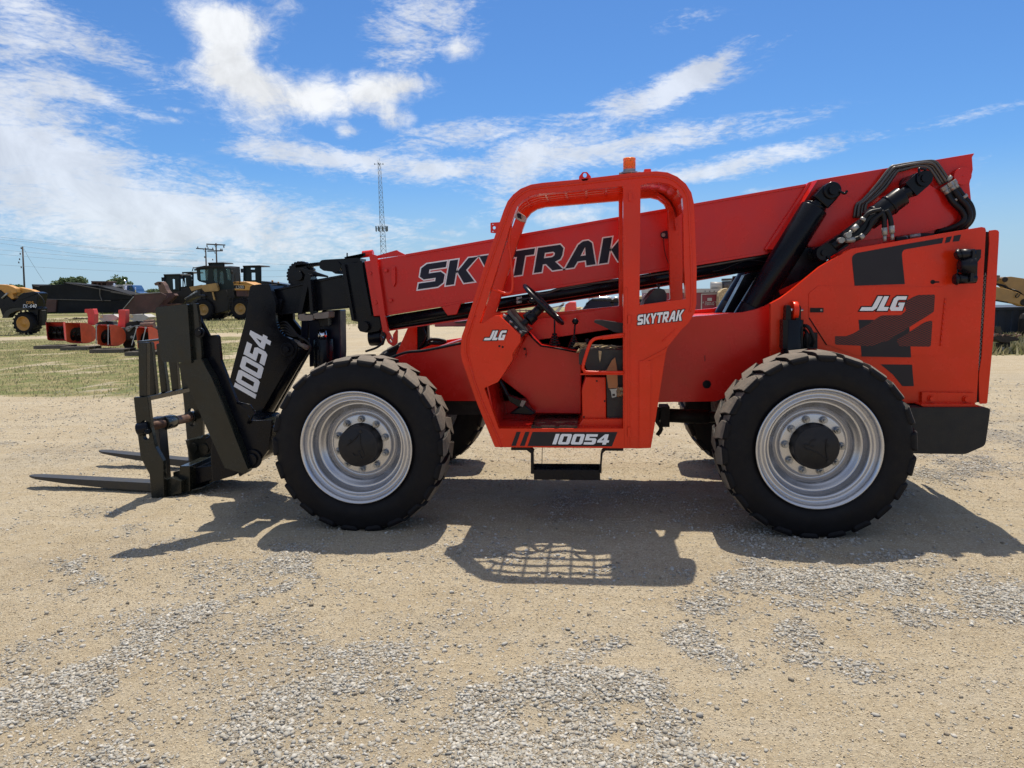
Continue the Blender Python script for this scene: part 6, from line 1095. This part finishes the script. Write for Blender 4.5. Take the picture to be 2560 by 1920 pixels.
# two walk-behind engines with white consoles
for (dx, dy, Yp, lb) in ((0, 0, 19.3, 'white-topped engine unit between the two red chutes'), (322, -2, 18.6, 'white-topped engine unit beside the black fork carriage')):
    q = lambda pts: [(x+dx, y+dy) for x, y in pts]
    t_ = thing('engine_unit', Vector((W('1', 1120+dx, 1200, Yp).x, Yp, 0)), lb, 'engine', 'white-topped engine units behind the blowers')
    k = pl('1', [(x+dx, y+dy, 4) for x, y in ((1060, 965), (1200, 962), (1262, 992), (1225, 1025), (1100, 1035), (1058, 1020))], Yp, Yp+.45); co_ = obj('console', k, OFFW, t_, bevel=.02)
    k = pl('1', q([(1066, 972), (1090, 972), (1090, 996), (1066, 996)]), Yp-.02, Yp-.001); obj('headlight', k, CREAM, co_)
    k = MB(); tube(k, [W('1', 1190+dx, 968, Yp+.1), W('1', 1225+dx, 940, Yp), W('1', 1240+dx, 930, Yp)], .012); tube(k, [W('1', 1090+dx, 960, Yp+.1), W('1', 1088+dx, 935, Yp)], .012); obj('control_lever', k, BLK, co_)
    k = MB(); cyl(k, W('1', 1135+dx, 1030, Yp+.2), W('1', 1135+dx, 1190, Yp+.2), .03); obj('column', k, GRY, t_)
    k = pl('1', q([(1010, 1060), (1050, 1038), (1140, 1040), (1150, 1075), (1300, 1100), (1300, 1240), (1010, 1240)]), Yp+.1, Yp+.7); obj('engine_block', k, DRK, t_, bevel=.05)
    k = MB(); rs = random.Random(dx)
    for i in range(9): c = W('1', rs.uniform(1020, 1300)+dx, rs.uniform(1070, 1230), Yp+.02); cyl(k, c, c+Vector((0, .1, 0)), rs.uniform(.03, .09), n=12)
    tube(k, [W('1', 1020+dx, 1130, Yp), W('1', 1150+dx, 1080, Yp-.05), W('1', 1300+dx, 1150, Yp)], .018); obj('engine_parts', k, FIT if dx else DRK, t_)
    k = MB(); c = W('1', 1355+dx if not dx else 1600, 1195, Yp-.1); c.z = .2; cyl(k, c, c+Vector((0, .12, 0)), .2, n=20); obj('wheel', k, TYR, t_)
t_ = thing('motor', gpt('1', 1560, 1240), 'brown cylindrical motor behind the rightmost blower', 'motor'); k = MB(); cyl(k, W('1', 1500, 1080, 17.9), W('1', 1640, 1075, 17.9), .10, n=20); cyl(k, W('1', 1540, 1045, 18.1), W('1', 1640, 1040, 18.1), .08, n=20); bo_ = obj('casing', k, RUSTB, t_, bevel=.01); k = MB(); a = W('1', 1560, 1090, 17.9); box(k, a.x-.12, a.x+.12, 17.8, 18.1, 0, a.z); obj('stand', k, DRK, t_)
t_ = thing('tyre_on_ground', gpt('1', 1600, 1120), 'black tyre lying behind the rightmost blower', 'tyre'); k = MB(); c = W('1', 1600, 985, 24); R3 = .24; c.z = R3
lathe(k, [(0, .5*R3), (-.02, .8*R3), (.03, R3), (.17, R3), (.2, .8*R3), (.2, .5*R3), (0, .5*R3)], c=c, n=30); obj('rubber', k, TYR, t_)
# low mound of scrap on the grass
t_ = MB(); c = gpt('1', 850, 1015); rs = random.Random(2)
for i in range(60): p = c+Vector((rs.gauss(0, .55), rs.gauss(0, .3), rs.uniform(0, .12))); obox(t_, p, p+Vector((rs.uniform(-.3, .3), rs.uniform(-.2, .2), rs.uniform(-.05, .1))), .07, .05)
tag(obj('brush_heap', t_, BARK, None), 'small dark heap of brush on the grass behind the second blower', 'brush heap')
# ---- utility poles, cables
def upole(v, x, top, base, Y, label, lean=0, arms=(), ins=(), r=.16):
    a = W(v, x+lean, base, Y); b = W(v, x, top, Y); g = Vector((a.x+(a.x-b.x)*(a.z/(max(.1, b.z-a.z))), Y, float(gz(np.array(a.x), np.array(Y))))); t_ = thing('utility_pole', g, label, 'utility pole', 'wooden utility poles beyond the yard'); k = MB(); cyl(k, g, b, r, r*.7, n=12); obj('post', k, POLE, t_)
    for (x0, y0, x1, y1) in arms: k = MB(); obox(k, W(v, x0, y0, Y-.2), W(v, x1, y1, Y-.2), .14, .2); cyl(k, W(v, x0*.6+x1*.4, (y0+y1)/2, Y-.25), W(v, (x0+x1)/2, (y0+y1)/2+28, Y-.25), .035, n=6); cyl(k, W(v, x0*.4+x1*.6, (y0+y1)/2, Y-.25), W(v, (x0+x1)/2, (y0+y1)/2+28, Y-.25), .035, n=6); obj('crossarm', k, POLE, t_)
    for (xx, yy, s) in ins: k = MB(); c = W(v, xx, yy, Y-.2); lathe(k, [(-.18*s, .03), (-.15*s, .11), (-.05*s, .06), (0, .12), (.1*s, .05), (.18*s, 0)], c=c, axis='Z', n=10); obj('insulator', k, POLE, t_)
    return t_
upole('1', 240, 240, 640, 105, 'leaning wooden pole with side insulators, leftmost of the three', lean=18, ins=[(225, 255, 1), (215, 315, 1), (208, 373, 1), (200, 407, 1), (226, 458, 1)])
upole('2', 570, 252, 440, 120, 'shorter pole with one crossarm behind the loader', arms=((470, 260, 655, 272),), ins=((487, 248, 1.3), (595, 255, 1), (646, 258, 1)), lean=6)
upole('2', 680, 203, 415, 112, 'taller pole with two crossarms behind the loader', arms=((580, 214, 778, 224), (590, 288, 752, 284)), ins=((585, 232, 1.3), (764, 240, 1.3), (730, 270, 1), (745, 270, 1), (560, 350, 1), (645, 378, .8)), lean=8)
for i, (y0, ym, y1, lb) in enumerate(((140, 250, 290, 'top'), (165, 262, 330, 'second'), (205, 345, 385, 'third'), (275, 362, 396, 'fourth'), (322, 412, 462, 'fifth'), (435, 495, 532, 'lowest'))):
    k = MB(); tube(k, [W('1', -300, y0-22, 96), W('1', 0, y0, 98), W('1', 1100, ym, 108), W('1', 2100 if i else 2060, y1, 119)], .015, n=4, k=10); tag(obj('power_cable', k, WIRE, None), lb+' of the thin power cables crossing the sky at the left', 'cable', 'power cables at the left')
for i, (y0, y1) in enumerate(((400, 436), (482, 496), (548, 556))):
    k = MB(); tube(k, [W('2', 690, y0-4, 114), W('2', 1100, y0+14, 116), W('2', 1560, y1, 118), W('2', 2400, y1+10, 120)], .014, n=4, k=8); tag(obj('power_cable', k, WIRE, None), ('upper', 'middle', 'lower')[i]+' of the faint cables between the poles and the boom', 'cable', 'power cables right of the poles')
k = MB(); tube(k, [W('1', 255, 265, 105), W('1', 330, 400, 108), W('1', 470, 620, 110)], .02, n=4); tag(obj('guy_wire', k, WIRE, None), 'guy wire slanting down from the leftmost pole', 'cable')
# ---- lattice tower
Y = 240; A = W('D', 829, 600, Y); B_ = W('D', 829, 352, Y); base = Vector((A.x, Y, float(gz(np.array(A.x), np.array(Y))))); tw = thing('cell_tower', base, 'tall steel lattice mast with antennas, beyond the boom', 'mast'); Ht = B_.z-base.z; w0, w1 = 1.45, .55
legs = [Vector((math.cos(a), math.sin(a), 0)) for a in (.3, .3+2*PI/3, .3+4*PI/3)]
def lp(i, z): return base+legs[i]*(w0+(w1-w0)*z/Ht)*1.1+Vector((0, 0, z))
for i in range(3): k = MB(); cyl(k, lp(i, 0), lp(i, Ht), .085, .065, n=6); obj('leg', k, TWR, tw)
k = MB(); nseg = 30
for s in range(nseg):
    z0, z1 = Ht*s/nseg, Ht*(s+1)/nseg
    for i in range(3):
        j = (i+1) % 3; cyl(k, lp(i, z0), lp(j, z1), .035, n=4); cyl(k, lp(j, z0), lp(i, z1), .035, n=4); cyl(k, lp(i, z1), lp(j, z1), .03, n=4)
obj('bracing', k, TWR, tw)
for yp, n_, rr_, nm in ((494, 9, 2.0, 'antenna_panel'), (354, 4, 1.4, 'antenna_panel')):
    z = W('D', 829, yp, Y).z-base.z
    k = MB()
    for i in range(n_):
        a = 2*PI*i/n_+.2; c = base+Vector((math.cos(a)*rr_, math.sin(a)*rr_, z)); box(k, c.x-.16, c.x+.16, c.y-.1, c.y+.1, c.z-(.9 if n_ > 5 else .2), c.z+(.9 if n_ > 5 else .2)); cyl(k, base+Vector((0, 0, z)), c, .05, n=5)
    obj(nm, k, TWR, tw)
k = MB(); cyl(k, base+Vector((0, 0, Ht)), base+Vector((.3, 0, Ht+1.6)), .04, n=5); cyl(k, base+Vector((-.5, 0, Ht)), base+Vector((-.5, 0, Ht+1.0)), .04, n=5); obj('lightning_rod', k, TWR, tw)
# ---- maroon low tank seen under the boom
Y = 33; t_ = thing('maroon_skid', gpt('D', 970, 709), 'low maroon steel skid lying beyond the boom, left of the cab', 'steel skid'); k = pl('4', [(1640, 930, 10), (1690, 905), (1830, 900), (2100, 880), (2500, 870), (2500, 960), (1720, 960, 14), (1660, 955)], Y, Y+2); obj('tank', k, MAROON, t_, bevel=.05); k = pl('4', [(1830, 905), (1960, 885), (1960, 915), (1840, 915)], Y-.1, Y-.01); obj('step_plate', k, DRK, t_)
# ---- things seen through the cab
Y = 21; t_ = thing('parked_suv', Vector((W('A', 1310, 1290, Y).x, Y, 0)), 'grey SUV with roof rails seen through the cab window', 'car')
def carbody(v, pts, Y, d, m, wins, rails=None):
    bd = obj('body', pl(v, pts, Y, Y+d), m, t_, bevel=.05)
    for w in wins: obj('window', pl(v, w, Y-.01, Y+.02), GLS if False else NAVY, bd)
    return bd
bd = carbody('A', [(1050, 1420), (1060, 1330), (1150, 1290), (1210, 1210, 10), (1240, 1192), (1440, 1190), (1500, 1215), (1600, 1300), (1640, 1420), (1640, 1560), (1050, 1560)], Y, 1.8, GRY, [[(1165, 1285), (1222, 1212), (1380, 1216), (1400, 1255), (1360, 1272)], [(1410, 1225), (1480, 1225), (1560, 1290), (1420, 1262)]])
k = MB(); tube(k, [W('A', 1214, 1205, Y), W('A', 1222, 1184, Y), W('A', 1385, 1184, Y), W('A', 1400, 1200, Y)], .03, n=6); tube(k, [W('A', 1400, 1200, Y), W('A', 1425, 1184, Y), W('A', 1480, 1190, Y)], .03, n=6); cyl(k, W('A', 1218, 1195, Y), W('A', 1217, 1165, Y), .01, n=5); obj('roof_rail', k, CHR, bd)
for x in (1150, 1540): k = MB(); c = W('A', x, 1500, Y); cyl(k, Vector((c.x, Y-.05, .34)), Vector((c.x, Y+.2, .34)), .34, n=24); obj('wheel', k, TYR, t_)
Y = 19; t_ = thing('red_tractor_truck', Vector((W('A', 1020, 1300, Y).x, Y, 0)), 'faded red truck nose seen behind the steering wheel', 'truck')
k = pl('A', [(1010, 1300), (1020, 1240), (1050, 1222, 8), (1100, 1222, 8), (1106, 1290), (1110, 1400), (1010, 1400)], Y, Y+1.6); bd = obj('hood', k, FARM, t_, bevel=.04); k = pl('A', [(930, 1300), (1000, 1225), (1015, 1230), (960, 1310)], Y-.1, Y); pl('A', [(905, 1262), (1010, 1240), (1010, 1250), (905, 1275)], Y-.1, Y, mb=k); obj('hand_rail', k, OFFW, bd); k = MB(); c = W('A', 1050, 1380, Y); cyl(k, Vector((c.x, Y-.1, .45)), Vector((c.x, Y+.2, .45)), .45, n=20); obj('wheel', k, TYR, t_)
k = pl('A', [(1110, 1270), (1140, 1262), (1150, 1300), (1110, 1420)], Y+.1, Y+1); obj('fender', k, CREAM, t_)
Y = 30; t_ = thing('rail_fence', Vector((W('A', 690, 1340, Y).x, Y, 0)), 'rusty pipe rails beyond the steering column', 'fence')
for y in (1290, 1312, 1334): k = MB(); cyl(k, W('A', 560, y, Y), W('A', 800, y-4, Y), .025, n=8); obj('rail', k, RUST, t_)
for x in (600, 650, 700, 750): a = W('A', x, 1280, Y); k = MB(); cyl(k, Vector((a.x, Y, 0)), a, .03, n=8); obj('post', k, RUST, t_)
Y = 24; t_ = thing('white_lift_machine', Vector((W('A', 1660, 1240, Y).x, Y, 0)), 'cream coloured machine seen behind the seat back', 'machine'); k = pl('A', [(1290, 1180), (1300, 1165), (1320, 1165), (1335, 1190), (1335, 1230), (1290, 1230)], Y, Y+.5); pl('A', [(1600, 1176), (1700, 1168), (1720, 1190), (1720, 1420), (1600, 1420)], Y, Y+1.6, mb=k); bd = obj('body', k, CREAM, t_, bevel=.03); k = MB(); tube(k, [W('A', 1290, 1190, Y), W('A', 1312, 1160, Y), W('A', 1345, 1188, Y)], .04); obj('arm', k, CREAM, bd); k = pl('A', [(1610, 1200), (1690, 1196), (1690, 1225), (1610, 1228)], Y-.05, Y-.001); obj('dark_panel', k, DRK, bd)
k = MB(); a = W('A', 1318, 1225, Y); box(k, a.x-.1, a.x+.1, Y+.1, Y+.4, 0, a.z); obj('mast', k, DRK, t_)
# catering trailer
Y = 15.5; t_ = thing('catering_trailer', Vector((W('E', 450, 860, Y).x, Y, 0)), 'maroon catering trailer with white roof edge, right of the cab', 'trailer')
zr = W('E', 450, 1000, Y).z
k = MB(); plate(k, [mixpx([('E', -500, 560), ('E', 620, 560), ('E', 600, 880), ('E', 600, 1100), ('E', -500, 1100)], Y)], Y, Y+2.2); bd = obj('body', k, MAROON, t_, bevel=.02)
k = pl('E', [(-500, 508, 6), (700, 498, 20), (720, 520), (690, 545), (560, 560), (-500, 570)], Y-.06, Y+2.3); rf = obj('roof_edge', k, OFFW, t_, bevel=.03)
k = MB()
for x in (385, 455, 525): c = W('E', x, 541, Y-.06); cyl(k, c, c+Vector((0, -.02, 0)), .014, n=10)
obj('marker_light', k, DRK, rf)
k = pl('E', [(325, 578), (588, 572), (582, 1000), (318, 1000)], Y-.03, Y-.001, holes=[[(340, 594), (572, 588), (566, 990), (335, 990)]]); pn = obj('sign_frame', k, OFFW, bd); k = pl('E', [(422, 645), (490, 642), (490, 690), (420, 690)], Y-.02, Y-.002); obj('sign_emblem', k, OFFW, pn)
p = W('E', 452, 726, Y-.02); ftext(bd, "A Taste of 'S'", (p.x, p.y, p.z), .075, OFFW, sh=.2); p = W('E', 452, 752, Y-.02); ftext(bd, 'Catering', (p.x, p.y, p.z), .075, OFFW, sh=.2)
k = pl('E', [(610, 560), (660, 510, 14), (740, 490, 10), (765, 510), (770, 650), (700, 860), (590, 880), (600, 620)], Y-.5, Y-.1); o = obj('tarpaulin_cover', k, FOAM, t_, bevel=.05)
k = MB(); cyl(k, W('E', 470, 448, Y+1), W('E', 640, 452, Y+1), .10, n=24); obj('roof_duct', k, OFFW, t_)
k = MB(); cyl(k, W('E', 728, 520, Y+1), W('E', 728, 385, Y+1), .15, n=24); cyl(k, W('E', 728, 380, Y+1), W('E', 728, 345, Y+1), .17, n=24); obj('roof_vent', k, PIPE, t_)
for x in (-200, 300): k = MB(); c = W('E', x, 900, Y); cyl(k, Vector((c.x, Y-.02, .35)), Vector((c.x, Y+.2, .35)), .35, n=20); obj('wheel', k, TYR, t_)
# ---- right edge: excavator arm, container, light plant
Y = 17; t_ = thing('excavator', Vector((W('F', 1900, 1100, Y).x, Y, 0)), 'old yellow excavator with its boom reaching in at the right edge', 'excavator')
k = pl('F', [(755, 275, 16), (880, 256, 14), (910, 255), (1110, 285), (1900, 500), (1900, 900), (1500, 760), (1106, 545), (1020, 495), (900, 445), (830, 385), (770, 320, 14)], Y, Y+.45); bm_ = obj('boom', k, YEL, t_, bevel=.025)
k = pl('F', [(560, 380), (690, 410), (870, 450), (1020, 500), (1106, 545), (1200, 640), (1160, 720), (1080, 712), (1010, 680), (690, 620), (560, 590)], Y-.2, Y+.1); st2 = obj('stick', k, YEL, t_, bevel=.025)
k = MB(); c = W('F', 812, 300, Y); cyl(k, c+Vector((0, -.02, 0)), c+Vector((0, .2, 0)), .075, n=20); obj('pin', k, DRK, bm_); k = MB(); c = W('F', 1105, 650, Y-.2); cyl(k, c+Vector((0, -.03, 0)), c, .10, n=20); obj('pin', k, DRK, st2)
k = MB(); tube(k, [W('F', 560, 340, Y-.1), W('F', 700, 368, Y-.1), W('F', 800, 392, Y-.1), W('F', 870, 440, Y-.1)], .02, n=6); tube(k, [W('F', 560, 352, Y-.1), W('F', 700, 382, Y-.1), W('F', 790, 405, Y-.1), W('F', 860, 445, Y-.1)], .02, n=6); tube(k, [W('F', 880, 440, Y-.05), W('F', 1010, 480, Y-.25), W('F', 1106, 550, Y-.05)], .02, n=6); tube(k, [W('F', 1015, 510, Y-.25), W('F', 975, 555, Y-.25), W('F', 1000, 575, Y-.25), W('F', 1045, 530, Y-.25)], .014, n=6); obj('hydraulic_hose', k, HOSE, st2)
k = pl('F', [(660, 230), (745, 236, 4), (740, 265), (710, 330), (660, 330)], Y, Y+.2); obj('linkage', k, RUSTB, st2, bevel=.02)
k = pl('F', [(560, 590), (690, 615), (860, 650), (860, 662), (560, 612)], Y-.22, Y-.15); obj('guard_strip', k, DRK, st2)
a = W('F', 1900, 800, Y); k = MB(); box(k, a.x-.3, a.x+3.2, Y-1.2, Y+1.6, 1.0, 2.2); obj('house', k, YEL, t_, bevel=.05)
for y in (Y-1.5, Y+1.3): k = MB(); box(k, a.x-.6, a.x+3.4, y, y+.5, 0, .85); obj('track', k, DRK, t_, bevel=.2)
Y = 19.0; p0 = W('F', 420, 740, Y); p1 = W('F', 3000, 740, Y); t_ = thing('shipping_container', Vector((p0.x+3, Y, 0)), 'dark blue corrugated container behind the excavator arm', 'container')
k = MB(); n = 60; x = p0.x; st3 = (6.0)/n; pts = []
for i in range(n): dd_ = .035 if i % 4 in (0, 1) else 0; pts += [(x+i*st3, Y+dd_), (x+(i+.8)*st3, Y+dd_)]
zt4 = p0.z-.08; m = len(pts); vs = [(a, b, .12) for a, b in pts]+[(a, b, zt4) for a, b in pts]; k.add(vs, [(i, i+1, i+1+m, i+m) for i in range(m-1)]); box(k, x, x+6.0, Y+.06, Y+2.4, .12, zt4); bd = obj('corrugated_wall', k, CONT, t_)
k = MB(); box(k, x-.02, x+6.02, Y-.02, Y+2.45, zt4+.001, zt4+.10); box(k, x-.02, x+6.02, Y-.02, Y+2.45, .0, .119); obj('frame_rail', k, CONT, t_, bevel=.01)
p = G('F', 850, 1430); Y = p.y; t_ = thing('scrap_stand', Vector((p.x, Y, 0)), 'black stand carrying a grey panel and scrap parts at the right edge', 'stand')
k = pl('F', [(762, 1280), (905, 1275), (900, 1330), (880, 1370), (895, 1435), (815, 1440), (790, 1370), (770, 1340)], Y, Y+.3); obj('column', k, DRK, t_, bevel=.02)
k = pl('F', [(640, 1190), (680, 1150), (860, 1160), (970, 1185), (1040, 1210), (1030, 1240), (900, 1250), (900, 1280), (770, 1270), (640, 1215)], Y-.1, Y+.5); obj('tray', k, DRK, t_, bevel=.02)
k = pl('F', [(652, 1018), (748, 1022), (778, 1142), (690, 1145)], Y+.05, Y+.09); obj('panel', k, GRY, t_)
k = MB(); rs = random.Random(4)
for i in range(16): c = W('F', rs.uniform(650, 1030), rs.uniform(1135, 1190), Y-.1); obox(k, c, c+Vector((rs.uniform(-.2, .2), .1, rs.uniform(-.03, .03))), .03, .03)
obj('loose_parts', k, RUSTB, t_)
k = pl('F', [(782, 1340), (805, 1340), (812, 1400), (790, 1410)], Y-.05, Y-.001); pl('F', [(880, 1345), (905, 1345), (900, 1400), (885, 1400)], Y-.05, Y-.001, mb=k); obj('white_tag', k, OFFW, t_)
